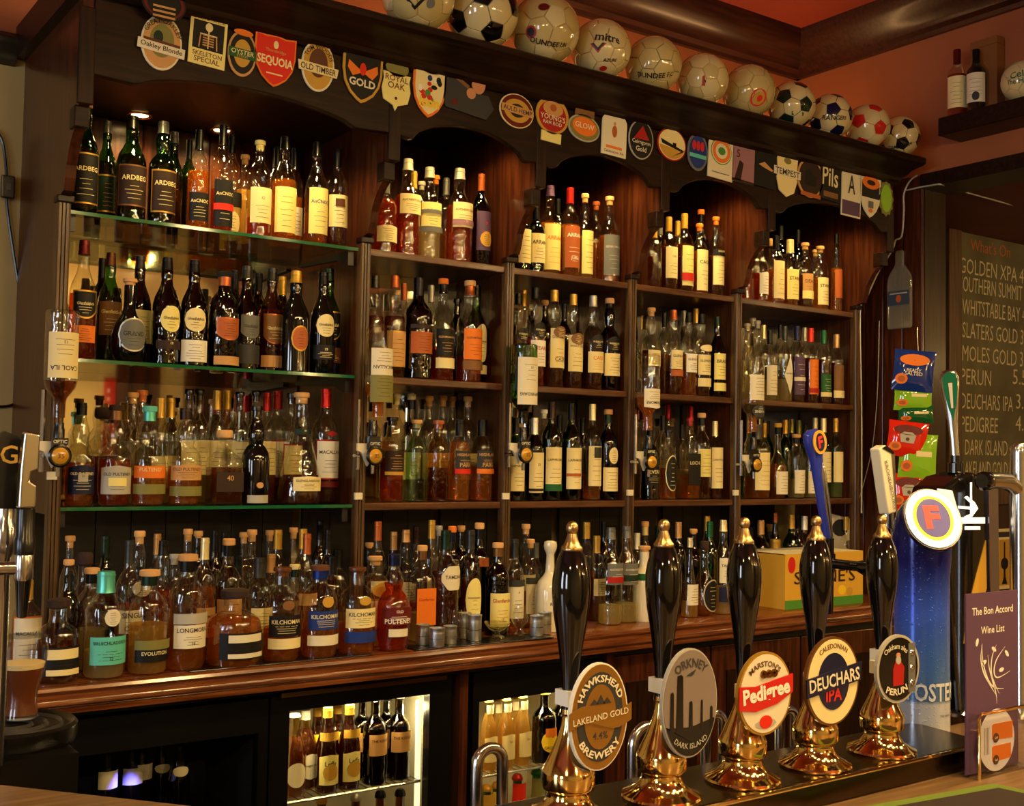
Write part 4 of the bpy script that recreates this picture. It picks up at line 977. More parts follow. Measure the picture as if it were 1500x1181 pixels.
flat_text(t, 'ROYAL', 0, h*.12, y-.0004, pr_('darkred'), width=w*.8); flat_text(t, 'OAK', 0, -h*.02, y-.0004, pr_('darkred'), width=w*.6); plate(t, 'seal', ell(w*.05, w*.05, 10, 0, -h*.26), y, .0006, pa_('darkred'))
t, w, h = clip(628, 136, 48, 74, 'orange rimmed shield pump clip crowded with coloured cartoon shapes', .04)
y = layers(t, ('plate', shield(w, h), .004, pa_('orange')), ('picture_field', sc(shield(w, h), .88), .001, pa_('cream')))
for i in range(14):
    plate(t, 'colour_patch', ell(w*random.uniform(.05, .10), h*random.uniform(.04, .08), 9, w*random.uniform(-.3, .3), h*random.uniform(-.28, .32)), y, .0005+.00004*i, pa_(random.choice(['scarlet', 'black', 'leaf', 'white', 'darkred', 'blue'])))
flat_text(t, 'icon', 0, -h*.20, y-.0014, pr_('yellow'), width=w*.62, bold=.05)
plate(t, 'arched_top', ell(w*.32, h*.09, 14, 0, h*.46), -.003, .002, pa_('orange'))
t, w, h = clip(686, 138, 76, 62, 'dark cut-out pump clip shaped as a bald man in black coat', .06)
y = layers(t, ('coat', [(-w*.5, -h*.15), (-w*.42, -h*.45), (w*.36, -h*.5), (w*.5, -h*.2), (w*.38, h*.08), (w*.1, h*.06), (0, h*.2), (-w*.42, h*.45), (-w*.5, h*.35)], .004, pa_('darkgrey')))
plate(t, 'head', ell(w*.13, h*.25, 18, w*.17, h*.30), -.001, .005, pa_('skin')); plate(t, 'hand', ell(w*.09, h*.13, 12, w*.04, h*.02), y, .001, pa_('skin'))
plate(t, 'sign_board', [(-w*.42, h*.36), (-w*.02, h*.10), (-w*.01, h*.18), (-w*.40, h*.46)], y, .001, pa_('bronze')); plate(t, 'badge', ell(w*.06, h*.07, 12, -w*.26, -h*.28), y, .001, pa_('darkred'))
t, w, h = clip(756, 163, 50, 50, 'round maroon pump clip with a gold name ribbon', .06)
y = layers(t, ('plate', ell(w/2, h/2), .004, pa_('cream')), ('maroon_disc', ell(w*.47, h*.47), .001, pa_('darkred')), ('gold_ring', ell(w*.38, h*.34), .001, pa_('gold')), ('dark_centre', ell(w*.22, h*.20), .001, pa_('darkbrown')))
bn = plate(t, 'ribbon', rect(-w*.46, w*.46, -h*.10, h*.12), y, .0015, pa_('tan')); flat_text(bn, 'AULD HEMP', 0, h*.01, y-.002, pr_('darkbrown'), width=w*.84)
t, w, h = clip(808, 175, 48, 68, 'round gold and red pump clip with a small square foot', .05)
y = layers(t, ('plate', ell(w/2, h*.40, cz=h*.08), .004, pa_('gold')), ('red_disc', ell(w*.42, h*.33, cz=h*.06), .001, pa_('red')), ('gold_top', ell(w*.30, h*.16, cz=h*.22), .001, pa_('tan')))
plate(t, 'foot', rect(-w*.30, w*.30, -h*.5, -h*.28), 0, .004, pa_('paleyellow')); flat_text(t, "YOUNG'S", 0, h*.03, y-.0004, pr_('ivory'), width=w*.76); flat_text(t, 'RAM ROD', 0, -h*.09, y-.0004, pr_('ivory'), width=w*.56); plate(t, 'ram', ell(w*.1, h*.08, 12, 0, h*.24), y, .0006, pa_('copper'))
t, w, h = clip(855, 183, 46, 52, 'small oval orange pump clip with a plaque on top', .06)
y = layers(t, ('plate', ell(w/2, h*.38, cz=-h*.1), .004, pa_('silver')), ('olive_ring', ell(w*.46, h*.34, cz=-h*.1), .001, pa_('olive')), ('orange_field', ell(w*.38, h*.26, cz=-h*.06), .001, pa_('orange')))
plate(t, 'plaque', rect(-w*.3, w*.3, h*.22, h*.5), 0, .004, pa_('bronze')); flat_text(t, 'GLOW', 0, -h*.04, y-.0004, pr_('ivory'), width=w*.6)
t, w, h = clip(899, 197, 36, 64, 'white arch-topped pump clip with a small red figure', .04)
y = layers(t, ('plate', [(-w/2, -h/2), (w/2, -h/2), (w/2, h*.26)]+ell(w/2, h*.24, 12, 0, h*.26, 0, math.pi)[1:], .004, pa_('ivory')))
plate(t, 'figure', ell(w*.10, h*.14, 12, 0, h*.06), y, .0006, pa_('copper')); plate(t, 'figure_head', ell(w*.05, h*.04, 10, 0, h*.24), y, .0006, pa_('skin')); plate(t, 'orange_bar', rect(-w*.32, w*.32, -h*.34, -h*.28), y, .0006, pa_('orange')); flat_text(t, 'Celebration Ale', 0, -h*.41, y-.0004, pr_('brown'), width=w*.8)
t, w, h = clip(938, 205, 36, 58, 'oval black pump clip with red mountain and white letters', .04)
y = layers(t, ('plate', ell(w/2, h/2), .004, pa_('silver')), ('black_field', ell(w*.46, h*.47), .001, pa_('black')))
plate(t, 'mountain', [(-w*.3, h*.0), (w*.32, h*.02), (w*.04, h*.36)], y, .0006, pa_('red')); flat_text(t, 'Cairngorm', 0, -h*.08, y-.001, pr_('ivory'), width=w*.74); flat_text(t, 'Gold', 0, -h*.24, y-.001, pr_('ivory'), width=w*.42)
t, w, h = clip(983, 212, 42, 48, 'round cream pump clip with a dark ship and red rim', .05)
y = layers(t, ('plate', ell(w/2, h/2), .004, pa_('red')), ('cream_disc', ell(w*.46, h*.46), .001, pa_('cream')), ('sea', [(-w*.42, -h*.08)]+ell(w*.44, h*.44, 14, 0, 0, math.pi*1.06, math.pi*1.94)+[(w*.42, -h*.14)], .0008, pa_('gold')))
plate(t, 'ship_hull', [(-w*.40, h*.10), (-w*.34, -h*.04), (w*.36, -h*.16), (w*.38, -h*.10), (-w*.1, h*.02)], y, .0006, pa_('black')); plate(t, 'ship_cabin', rect(w*.02, w*.14, -h*.04, h*.06), y, .0006, pa_('black'))
t, w, h = clip(1021, 223, 30, 56, 'oval blue pump clip with red sails and grey rim', .04)
y = layers(t, ('plate', ell(w/2, h/2), .004, pa_('grey')), ('blue_field', ell(w*.42, h*.43), .001, pa_('blue')))
for k in (-1, 0, 1): plate(t, 'red_sail', ell(w*.09, h*.13, 12, k*w*.2, h*.16), y, .0006, pa_('scarlet'))
plate(t, 'pale_band', rect(-w*.4, w*.4, -h*.16, -h*.06), y, .0006, pa_('teal'))
t, w, h = clip(1055, 230, 36, 66, 'white upright pump clip with orange ring and green leaf', .05)
y = layers(t, ('plate', rect(-w/2, w/2, -h/2, h/2), .004, pa_('ivory')), ('green_ring', ell(w*.42, h*.30, cz=h*.12), .0006, pa_('leaf')), ('white_ring', ell(w*.39, h*.28, cz=h*.12), .0006, pa_('ivory')), ('orange_ring', ell(w*.36, h*.26, cz=h*.12), .0006, pa_('orange')), ('white_disc', ell(w*.24, h*.17, cz=h*.12), .0006, pa_('ivory')))
plate(t, 'leaf', ell(w*.15, h*.09, 9, 0, h*.12), y, .0006, pa_('leaf')); plate(t, 'foot_line', rect(-w*.35, w*.35, -h*.38, -h*.36), -.0046, .0006, pa_('grey'))
t, w, h = clip(1088, 240, 32, 58, 'mauve upright pump clip with a dark five on it', .05)
y = layers(t, ('plate', rect(-w/2, w/2, -h/2, h/2), .004, pa_('mauve'))); flat_text(t, '5', -w*.25, h*.22, y-.0004, pr_('darkbrown'), height=h*.2); plate(t, 'dark_figure', [(-w*.4, -h*.45), (-w*.1, -h*.45), (w*.0, h*.0), (-w*.18, h*.06)], y, .0006, pa_('darkbrown')); plate(t, 'dark_foot', rect(-w*.5, w*.5, -h*.5, -h*.42), y, .0006, pa_('darkbrown'))
t, w, h = clip(1120, 246, 32, 58, 'black upright pump clip with a pale fish shape', .05)
y = layers(t, ('plate', rect(-w/2, w/2, -h/2, h/2), .004, pa_('black'))); plate(t, 'pale_fish', [(-w*.3, h*.05), (-w*.05, h*.14), (w*.35, -h*.02), (w*.3, -h*.06), (-w*.1, h*.0)], y, .0006, pa_('tan')); plate(t, 'red_tab', rect(-w*.45, w*.2, h*.40, h*.47), y, .0006, pa_('red'))
t, w, h = clip(1152, 256, 36, 66, 'cream waisted pump clip with a name band across', .04)
y = layers(t, ('plate', [(0, -h*.5), (w*.3, -h*.38), (w*.42, -h*.1), (w*.35, 0), (w*.40, h*.2), (w*.42, h*.38), (w*.2, h*.47), (0, h*.5), (-w*.2, h*.47), (-w*.42, h*.38), (-w*.40, h*.2), (-w*.35, 0), (-w*.42, -h*.1), (-w*.3, -h*.38)], .004, pa_('cream')))
bn = plate(t, 'name_band', rect(-w*.54, w*.54, -h*.05, h*.13), y, .0015, pa_('ivory')); flat_text(bn, 'TEMPEST', 0, h*.04, y-.002, pr_('darkbrown'), width=w*.98); plate(t, 'crest', ell(w*.15, h*.07, 12, 0, h*.30), y, .0006, pa_('olive'))
t, w, h = clip(1186, 261, 38, 58, 'brown oval pump clip with a dark animal and cream edge', .05)
y = layers(t, ('plate', ell(w/2, h/2), .004, pa_('tan')), ('brown_field', ell(w*.44, h*.45), .001, pa_('darkbrown'))); plate(t, 'animal', [(-w*.2, -h*.2), (w*.2, -h*.2), (w*.22, h*.05), (w*.05, h*.1), (-w*.05, h*.22), (-w*.2, h*.15)], y, .0006, pa_('black')); plate(t, 'red_foot', rect(-w*.35, w*.4, -h*.48, -h*.38), -.004, .002, pa_('copper'))
t, w, h = clip(1215, 266, 30, 56, 'black upright pump clip with tall cream script', .05)
y = layers(t, ('plate', rect(-w/2, w/2, -h/2, h/2), .004, pa_('black'))); flat_text(t, "Pils", 0, h*.12, y-.0004, pr_('cream'), width=w*.76, height=h*.5); plate(t, 'bronze_bar', rect(-w*.3, w*.4, -h*.42, -h*.28), y, .0006, pa_('bronze'))
t, w, h = clip(1246, 280, 28, 76, 'tall white pump clip with slim black letter and purple foot', .03)
y = layers(t, ('plate', rect(-w/2, w/2, -h/2, h/2), .004, pa_('ivory')), ('purple_foot', rect(-w*.46, w*.46, -h*.47, -h*.20), .0008, pa_('purple'))); flat_text(t, 'A', 0, h*.12, y-.0004, pr_('black'), width=w*.36, height=h*.36)
t, w, h = clip(1274, 288, 30, 62, 'white edged pump clip with orange ring and black field', .03)
y = layers(t, ('plate', shield(w, h), .004, pa_('ivory')), ('black_field', rect(-w*.42, w*.42, -h*.04, h*.34), .0008, pa_('black')), ('orange_ring', ell(w*.42, h*.15, cz=h*.32), .0008, pa_('orange')), ('dark_hole', ell(w*.20, h*.06, cz=h*.32), .0008, pa_('darkbrown'))); plate(t, 'orange_tip', ell(w*.1, h*.05, 10, 0, -h*.34), y, .0006, pa_('orange')); plate(t, 'grey_bar', rect(-w*.12, w*.12, -h*.28, -h*.12), y, .0006, pa_('grey'))
t, w, h = clip(1297, 291, 20, 50, 'small lime green scalloped pump clip at the canopy end', .0)
y = layers(t, ('plate', [(w*.5*(1+.1*math.cos(i*math.pi))*math.cos(i*math.pi/12), h*.5*(1+.06*math.cos(i*math.pi))*math.sin(i*math.pi/12)) for i in range(24)], .004, pa_('olive')), ('lime_field', ell(w*.38, h*.40), .001, pa_('lime')))

# ================================================================== footballs on the cornice
PH = (1+5**.5)/2
ICO = [Vector(v).normalized() for v in [(-1,PH,0),(1,PH,0),(-1,-PH,0),(1,-PH,0),(0,-1,PH),(0,1,PH),(0,-1,-PH),(0,1,-PH),(PH,0,-1),(PH,0,1),(-PH,0,-1),(-PH,0,1)]]
IFC = [(0,11,5),(0,5,1),(0,1,7),(0,7,10),(0,10,11),(1,5,9),(5,11,4),(11,10,2),(10,7,6),(7,1,8),(3,9,4),(3,4,2),(3,2,6),(3,6,8),(3,8,9),(4,9,5),(2,4,11),(6,2,10),(8,6,7),(9,8,1)]
def panel_mesh(corners, m):
    c = sum(corners, Vector())/len(corners)
    outer = []
    for i, a in enumerate(corners):
        b = corners[(i+1) % len(corners)]
        for k in range(3): outer.append(a.lerp(b, k/3))
    mb = MB(); n = len(outer)
    for f_, r_ in ((.975, .972), (.93, 1.0), (.5, 1.006)):
        for p in outer: mb.v.append(tuple(c.lerp(p, f_).normalized()*r_))
    mb.v.append(tuple(c.normalized()*1.008))
    for j in range(2):
        for i in range(n): mb.f.append((j*n+i, j*n+(i+1) % n, (j+1)*n+(i+1) % n, (j+1)*n+i))
    for i in range(n): mb.f.append((2*n+i, 2*n+(i+1) % n, 3*n))
    return mb.mesh('panel', m)
PANELS = []
_pm = mat('gloss', 'ivory')
for vi in range(12):
    nb = [j for j in range(12) if j != vi and (ICO[j]-ICO[vi]).length < 1.2]
    ax = ICO[vi]; ref = (ICO[nb[0]]-ax*ICO[nb[0]].dot(ax)).normalized(); bi_ = ax.cross(ref)
    nb.sort(key=lambda j: math.atan2((ICO[j]).dot(bi_), ICO[j].dot(ref)))
    PANELS.append(('p', panel_mesh([ICO[vi].lerp(ICO[j], 1/3) for j in nb], _pm)))
for a, b, c_ in IFC:
    A, B, D = ICO[a], ICO[b], ICO[c_]
    PANELS.append(('h', panel_mesh([A.lerp(B, 1/3), A.lerp(B, 2/3), B.lerp(D, 1/3), B.lerp(D, 2/3), D.lerp(A, 1/3), D.lerp(A, 2/3)], _pm)))
def ball(px, cen, r, label, pent, hexa, seam, rot, texts=(), extra=None, group='footballs along the cornice'):
    t = thing('football', label, 'football', cen, 0, group)
    n = (CAM-cen).normalized(); right = Vector((0, 0, 1)).cross(n).normalized(); up = n.cross(right)
    rm = Matrix.Rotation(rot[0], 3, 'X') @ Matrix.Rotation(rot[1], 3, 'Y') @ Matrix.Rotation(rot[2], 3, 'Z')
    eu = rm.to_euler()
    co = MB(); seg = 16
    co.lathe([(max(.001, r*.975*math.cos(a)), r*.975*math.sin(a)) for a in [math.radians(-90+180*i/12) for i in range(13)]], 24)
    co.build('bladder', mat('plastic', seam), t)
    for kind, me in PANELS:
        o = obj('panel', me, t, None, eu); o.scale = (r, r, r)
        o.material_slots[0].link = 'OBJECT'; o.material_slots[0].material = mat('gloss', pent if kind == 'p' else hexa)
    def sph(u, v, k): 
        q = n + right*u + up*v
        return tuple(q.normalized()*r*k)
    for s, u0, v0, wd, rt, ink in texts:
        v_, f_ = text_uv(s, width=wd*1.4, bold=.02); cr, sr = math.cos(rt), math.sin(rt)
        me = bpy.data.meshes.new('lettering'); me.from_pydata([sph(u0+a*cr-b*sr, v0+a*sr+b*cr, 1.022) for a, b in v_], [], f_); me.materials.append(mat('print', ink)); obj('lettering', me, t)
    for poly, u0, v0, ink, k in (extra or ()):
        me = bpy.data.meshes.new('emblem'); me.from_pydata([sph(u0+a, v0+b, k) for a, b in poly], [], [tuple(range(len(poly)))]); me.materials.append(mat('print', ink)); obj('emblem', me, t)
    return t
def on_cornice(px, r, Y=-.232):
    p = atY(px, 100, Y)
    return Vector((p.x, Y, 2.69+r*1.01))
disc = lambda k: ell(k, k, 14)
V_ = [(-.28, .16), (-.18, .18), (0, -.02), (.18, .18), (.28, .16), (0, -.14)]
IV, CR = 'ball', 'ballcream'
ball(0, on_cornice(611, 0.1029), 0.1029, 'ivory football with scribbled signatures, partly beyond the cornice edge', IV, CR, 'tan', (.3, .2, 0), (), [(V_, -.1, -.25, 'black', 1.02), (disc(.14), .35, -.2, 'grey', 1.02)])
ball(0, on_cornice(705, 0.1050), 0.1050, 'ivory football with large black triangles and grey seams', 'black', IV, 'grey', (.9, .35, .5))
ball(0, on_cornice(797, 0.1050), 0.1050, 'ivory football lettered in black with a small round red crest', IV, CR, 'tan', (.1, .5, .2), [('DUNDEE UN', .22, -.40, .95, -.22, 'black')], [(disc(.19), -.42, -.05, 'red', 1.02), (disc(.13), -.42, -.05, 'black', 1.024), (disc(.2), -.05, .80, 'darkred', 1.02)])
ball(0, on_cornice(880, 0.0935), 0.0935, 'white football with red chevrons and a maker name', IV, IV, 'tan', (.5, .1, .6), [('mitre', .28, .42, .70, -.12, 'black'), ('AZURE', .35, -.36, .40, -.12, 'black')], [(V_, -.1, .05, 'red', 1.02), ([(a*.8, b*.8) for a, b in V_], -.1, .09, 'black', 1.022), (disc(.15), .1, -.72, 'red', 1.02)])
ball(0, on_cornice(957, 0.0914), 0.0914, 'cream football with grey seams and black club lettering', CR, CR, 'grey', (.2, .9, .1), [('DUNDEE F.C', .15, -.38, 1.15, -.05, 'black')])
ball(0, on_cornice(1029, 0.0872), 0.0872, 'plain cream football with a tiny red and black mark', CR, IV, 'tan', (.7, .2, .9), (), [([(-.05, .15), (.04, .2), (.06, -.2), (-.06, -.18)], .05, -.02, 'red', 1.02), ([(-.03, .05), (.06, .0), (.04, -.1)], .08, -.02, 'black', 1.024)])
ball(0, on_cornice(1097, 0.0914), 0.0914, 'cream football with a big round red and gold crest', CR, CR, 'tan', (.2, .4, .8), (), [(disc(.40), .45, -.28, 'brightred', 1.02), (disc(.28), .45, -.28, 'gold', 1.023), (disc(.14), .45, -.28, 'brightred', 1.026)])
ball(0, on_cornice(1160, 0.0840), 0.0840, 'white football with dark green pentagons', 'darkgreen', IV, 'darkgrey', (.4, .9, .3), (), [([(-.3, .1), (.3, -.05), (.3, -.25), (-.3, -.1)], .30, -.3, 'green', 1.02)])
ball(0, on_cornice(1216, 0.0819), 0.0819, 'white football with navy pentagons and dark club lettering', 'navy', IV, 'darkgrey', (1.0, .2, .4), [('RANGERS', .30, -.05, .9, -.08, 'black')])
ball(0, on_cornice(1271, 0.0840), 0.0840, 'white football with bright red pentagons', 'scarlet', IV, 'tan', (.55, .75, .2))
ball(0, on_cornice(1317, 0.0788), 0.0788, 'black and white football at the canopy end with maker name', 'black', IV, 'black', (.2, .2, 1.0), [('DIADORA', .1, -.5, 1.0, .12, 'black')])
pb_ = atX(1500, 130, 2.28)
ball(0, Vector((2.272, pb_.y, 2.82+.075)), .075, 'white football with green handwriting on the high wall shelf', IV, IV, 'silver', (.3, .3, .3), [('Celtic', -.05, .45, .9, .1, 'green'), ('The Hoops', -.05, .05, 1.2, .08, 'green')], group='items on the high wall shelf')

# ================================================================== glassware and measures on the counter
def measure(px, ytop, ybase, wpx, label, name='spirit_measure'):
    b = atZ(px, ybase-3, ZK+.004); s = zdepth(b)/FPX; R = wpx/2*s; H = (ybase-ytop)*s*1.0
    t = thing(name, label, 'measure', (b.x, b.y, ZK+.0042), 0, 'steel spirit measures on the mat')
    MB().lathe([(.001, 0), (R*.96, 0), (R, .002), (R, H*.70), (R*1.005, H*.72), (R, H*.74), (R, H-.004), (R*1.06, H-.002), (R*1.06, H), (R*.96, H), (R*.94, H*.1), (.001, H*.08)], 28, cap=False).build('cup', M_BRUSH, t)
    MB().lathe([(R*1.0015, H*.42), (R*1.004, H*.43), (R*1.0015, H*.44)], 28, cap=False).build('fill_line', mat('metal', 'grey'), t)
mt = [atZ(605, 942, ZK), atZ(640, 951, ZK), atZ(824, 925, ZK), atZ(830, 903, ZK), atZ(690, 920, ZK)]
def bar_mat(x0, x1, y0, y1, label):
    t = thing('bar_mat', label, 'mat', ((x0+x1)/2, (y0+y1)/2, ZK), 0, 'black rubber mats on the counter')
    bevel(MB().box(-(x1-x0)/2, (x1-x0)/2, -(y1-y0)/2, (y1-y0)/2, 0, .0035).build('rubber_sheet', mat('plastic', 'black'), t, smooth=False), .001)
    r = MB()
    for i in range(int((x1-x0)/.016)): r.box(-(x1-x0)/2+.004+i*.016, -(x1-x0)/2+.012+i*.016, -(y1-y0)/2+.004, (y1-y0)/2-.004, .0035, .0042)
    r.build('ribs', mat('plastic', 'black'), t, smooth=False)
bar_mat(.03, .50, -.258, -.165, 'black rubber bar mat under steel measures')
bar_mat(-.60, -.10, -.258, -.13, 'black rubber bar mat under the front row of bottles')
measure(619, 918, 947, 20, 'short steel measure nearest the red ship-decanter bottle'); measure(640, 923, 950, 22, 'short steel measure standing foremost on the mat'); measure(659, 920, 946, 19, 'short steel measure beside the tall pair of measures')
measure(681, 901, 938, 18, 'tall steel measure behind another beside tulip glass'); measure(695, 904, 941, 20, 'tall steel measure in front of its twin'); measure(786, 905, 934, 20, 'tall steel measure in front by white ceramic decanter'); measure(798, 900, 931, 19, 'tall steel measure behind by white ceramic decanter')
def tulip(px, ytop, ybase, wpx, label):
    b = atZ(px, ybase-3, ZK+.005); s = zdepth(b)/FPX; R = wpx/2*s; H = (ybase-ytop)*s
    t = thing('tulip_glass', label, 'glass', (b.x, b.y, ZK+.0045), 0, 'tulip tasting glasses')
    MB().lathe([(.001, .003), (R*.62, 0), (R*.66, .004), (R*.42, .010), (R*.30, .018), (R*.55, .026), (R*.9, .040), (R, .052), (R*.93, H*.65), (R*.74, H)], 24, cap=False).build('bowl', glass('c'), t)
tulip(666, 896, 940, 26, 'empty tulip tasting glass beside the tall steel measures'); tulip(761, 890, 933, 26, 'empty tulip tasting glass between the glass dish and measures')
b = atZ(728, 934, ZK+.004); t = thing('glass_dish', 'small footed glass dish between the tulip glasses', 'dish', (b.x, b.y, ZK+.0045))
MB().lathe([(.022, 0), (.020, .004), (.008, .008), (.008, .016), (.024, .024), (.034, .036), (.040, .044), (.038, .044), (.030, .034), (.001, .022)], 24, cap=False).build('bowl', glass('c'), t)

# yellow carton, picture sheet
yb = -.14; pass
c0, c1 = atY(1150, 850, yb), atY(1264, 850, yb); zt = atY(1160, 812, yb).z
t = thing('bottle_carton', 'yellow cardboard carton with green foot and black capitals', 'carton', ((c0.x+c1.x)/2, yb+.11, ZK))
wx = c1.x-c0.x; hz = zt-ZK
for nm, bx in (('carton_front', (-wx/2, wx/2, -.11, -.107, 0, hz)), ('carton_back', (-wx/2, wx/2, .107, .11, 0, hz)), ('carton_side', (-wx/2, -wx/2+.003, -.107, .107, 0, hz)), ('carton_side', (wx/2-.003, wx/2, -.107, .107, 0, hz)), ('carton_top', (-wx/2, wx/2, -.107, .107, hz-.003, hz))):
    MB().box(*bx).build(nm, mat('paper', 'ivory') if nm == 'carton_top' else mat('paper', srgb((.86, .66, .22))), t, smooth=False)
plate(t, 'green_foot', rect(-wx/2, wx/2, 0, hz*.16), -.11, .001, pa_('leaf'))
flat_text(t, "STONE'S", 0, hz*.56, -.1116, pr_('darkbrown'), width=wx*.78, height=hz*.24); plate(t, 'fruit', ell(.022, .018, 14, wx*.22, hz*.28), -.11, .0008, pa_('yellow')); plate(t, 'fruit', ell(.018, .016, 14, wx*.32, hz*.24), -.11, .0008, pa_('gold')); plate(t, 'red_patch', ell(.02, .03, 14, -wx*.42, hz*.8), -.11, .0008, pa_('scarlet'))
q = [atY(1215, 752, .12), atY(1274, 768, .12), atY(1270, 806, .12), atY(1220, 800, .12)]
t = thing('picture_sheet', 'pale printed sheet with dark dolphin shapes propped behind the yellow carton', 'sheet', (q[0].x, .12, ZK))
sx = q[1].x-q[0].x
plate(t, 'sheet', [(0, q[0].z-ZK), (.0, 0), (sx, 0), (sx, q[1].z-ZK)][::-1], 0, .002, pa_('ivory'))
plate(t, 'dark_shape', ell(.05, .035, 14, sx*.25, q[0].z-ZK-.06), -.002, .0008, pa_('darkgrey')); plate(t, 'dark_shape', ell(.03, .02, 12, sx*.5, q[0].z-ZK-.13), -.002, .0008, pa_('grey')); plate(t, 'red_patch', rect(sx*.55, sx*.95, .1, q[1].z-ZK-.08), -.002, .0008, pa_('scarlet'))

# ================================================================== fridges under the counter
FRIDGE_BLACK = mat('plastic', 'black')
FO = -.17
def fridge(pxl, pxr, ytop, label, lit, hand, gl, gr, gtop, rackz=None):
    Y = -.012
    xl, xr = atY(pxl, 1090, Y+FO).x, atY(pxr, 1090, Y+FO).x; zt = atY((pxl+pxr)/2, ytop, Y+FO).z
    zt = min(zt, .886)
    al, ar = atY(gl, 1090, Y+FO).x, atY(gr, 1090, Y+FO).x; at_ = atY((gl+gr)/2, gtop, Y+FO).z
    t = thing('bottle_fridge', label, 'fridge', ((xl+xr)/2, FO, .105)); ox, oz = (xl+xr)/2, .105
    B = lambda n, m, x0, x1, y0, y1, z0, z1: MB().box(x0-ox, x1-ox, y0, y1, z0-oz, z1-oz).build(n, m, t, smooth=False)
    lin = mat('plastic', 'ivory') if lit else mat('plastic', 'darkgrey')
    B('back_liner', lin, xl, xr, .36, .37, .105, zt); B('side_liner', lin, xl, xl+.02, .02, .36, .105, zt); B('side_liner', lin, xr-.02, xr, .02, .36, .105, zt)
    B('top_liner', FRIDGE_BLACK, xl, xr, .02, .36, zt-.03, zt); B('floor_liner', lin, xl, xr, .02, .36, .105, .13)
    d = MB(); d.box(xl-ox, al-ox, Y, .02, 0, zt-oz); d.box(ar-ox, xr-ox, Y, .02, 0, zt-oz); d.box(al-ox, ar-ox, Y, .02, at_-oz, zt-oz); d.box(al-ox, ar-ox, Y, .02, 0, .06)
    dd = d.build('door', FRIDGE_BLACK, t, smooth=False)
    B2 = MB().box(al-ox, ar-ox, .0, .004, .06, at_-oz).build('door_pane', clear_pane('fridge_pane', (.93, .93, .9), .05), dd, smooth=False)
    hz_ = atY((pxl+pxr)/2, 1006, Y+FO-.016).z-at_-.081
    if hand: MB().box(xl+.02-ox, xr-.03-ox, Y-.022, Y-.010, at_+.075+hz_-oz, at_+.087+hz_-oz).build('handle', mat('metal', 'tan'), dd, smooth=False); MB().box(xl+.03-ox, xl+.045-ox, Y-.012, Y, at_+.075+hz_-oz, at_+.087+hz_-oz).build('handle_bracket', FRIDGE_BLACK, dd, smooth=False); MB().box(xr-.05-ox, xr-.035-ox, Y-.012, Y, at_+.075+hz_-oz, at_+.087+hz_-oz).build('handle_bracket', FRIDGE_BLACK, dd, smooth=False)
    if rackz:
        r = MB(); r.tube([(al-.01-ox, .045, rackz-oz), (ar+.005-ox, .045, rackz-oz)], .004, 6); r.tube([(al-.01-ox, .33, rackz-oz), (ar+.005-ox, .33, rackz-oz)], .004, 6)
        r.build('rack_rail', M_STEEL, t)
        for i in range(20):
            x = al-.005+(ar-al+.005)*i/19
            MB().tube([(x-ox, .045, rackz+.003-oz), (x-ox, .33, rackz+.003-oz)], .002, 5).build('rack_wire', M_STEEL, t)
    return t, al, ar, at_
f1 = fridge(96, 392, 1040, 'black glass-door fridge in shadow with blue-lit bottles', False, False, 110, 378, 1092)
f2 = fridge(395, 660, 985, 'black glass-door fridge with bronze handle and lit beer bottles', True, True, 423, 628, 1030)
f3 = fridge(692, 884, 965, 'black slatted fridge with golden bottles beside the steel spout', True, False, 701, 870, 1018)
z2 = atY(515, 1160, .045+FO).z; z3 = atY(760, 1128, .045+FO).z
f2 = f2; 
def rack(f, rz):
    t, al, ar, at_ = f; ox, oz = t.location.x, .105
    r = MB(); r.tube([(al-.02-ox, .040, rz-oz), (ar+.005-ox, .040, rz-oz)], .0045, 6).tube([(al-.02-ox, .33, rz-oz), (ar+.005-ox, .33, rz-oz)], .0045, 6).build('rack_rail', M_STEEL, t)
    me = MB().tube([(0, .04, 0), (0, .33, 0)], .0022, 5).mesh('rack_wire', M_STEEL)
    for i in range(20): obj('rack_wire', me, t, (al-.012+(ar-al+.012)*i/19-ox, 0, rz+.0025-oz))
rack(f2, z2); rack(f3, z3)
for f, e, c_ in ((f2, 3.6, (1.0, .80, .40)), (f3, 2.8, (1.0, .74, .32))):
    t, al, ar, at_ = f; ox = t.location.x
    MB().box(ar+.0-ox, ar+.012-ox, .05, .062, .05, at_-.135).build('light_tube', emis('fridge_tube', (1.0, .86, .5), 1.2), t)
    light('fridge_light', 'AREA', ((al+ar)/2, .06+FO, at_-.012), e, c_, ar-al, (math.radians(-20), 0, 0), .03)
    light('fridge_light', 'POINT', (ar-.02, .07+FO, (z2+.2)), e*.25, c_, .012)
def fbottles(zs, items, group):
    for (px, top, Y, wpx, typ, g, liq, lev, cap, lab, label) in items:
        PL_ = PLACED.setdefault('f%.2f' % zs, []); Y += FO
        for _k in range(60):
            p = atY(px, top+60, Y); R = wpx/2*zdepth(p)/FPX*.97
            if Y+R > .35+FO or all((p.x-q[0])**2+(Y-q[1])**2 > (R+q[2]+.001)**2 for q in PL_): break
            Y += .004
        zt = atY(px, top, Y).z; PL_.append((p.x, Y, R))
        b = bottle((p.x, Y, zs), zt-zs, R, typ, g, liq, lev, cap, lab, name='beer_bottle', nodetail=True); b['label'] = label; b['group'] = group
LF = '.10,.46,paleyellow,Leffe,black,wavy;.16,.34,gold,,,oval,,40;.62,.72,gold'
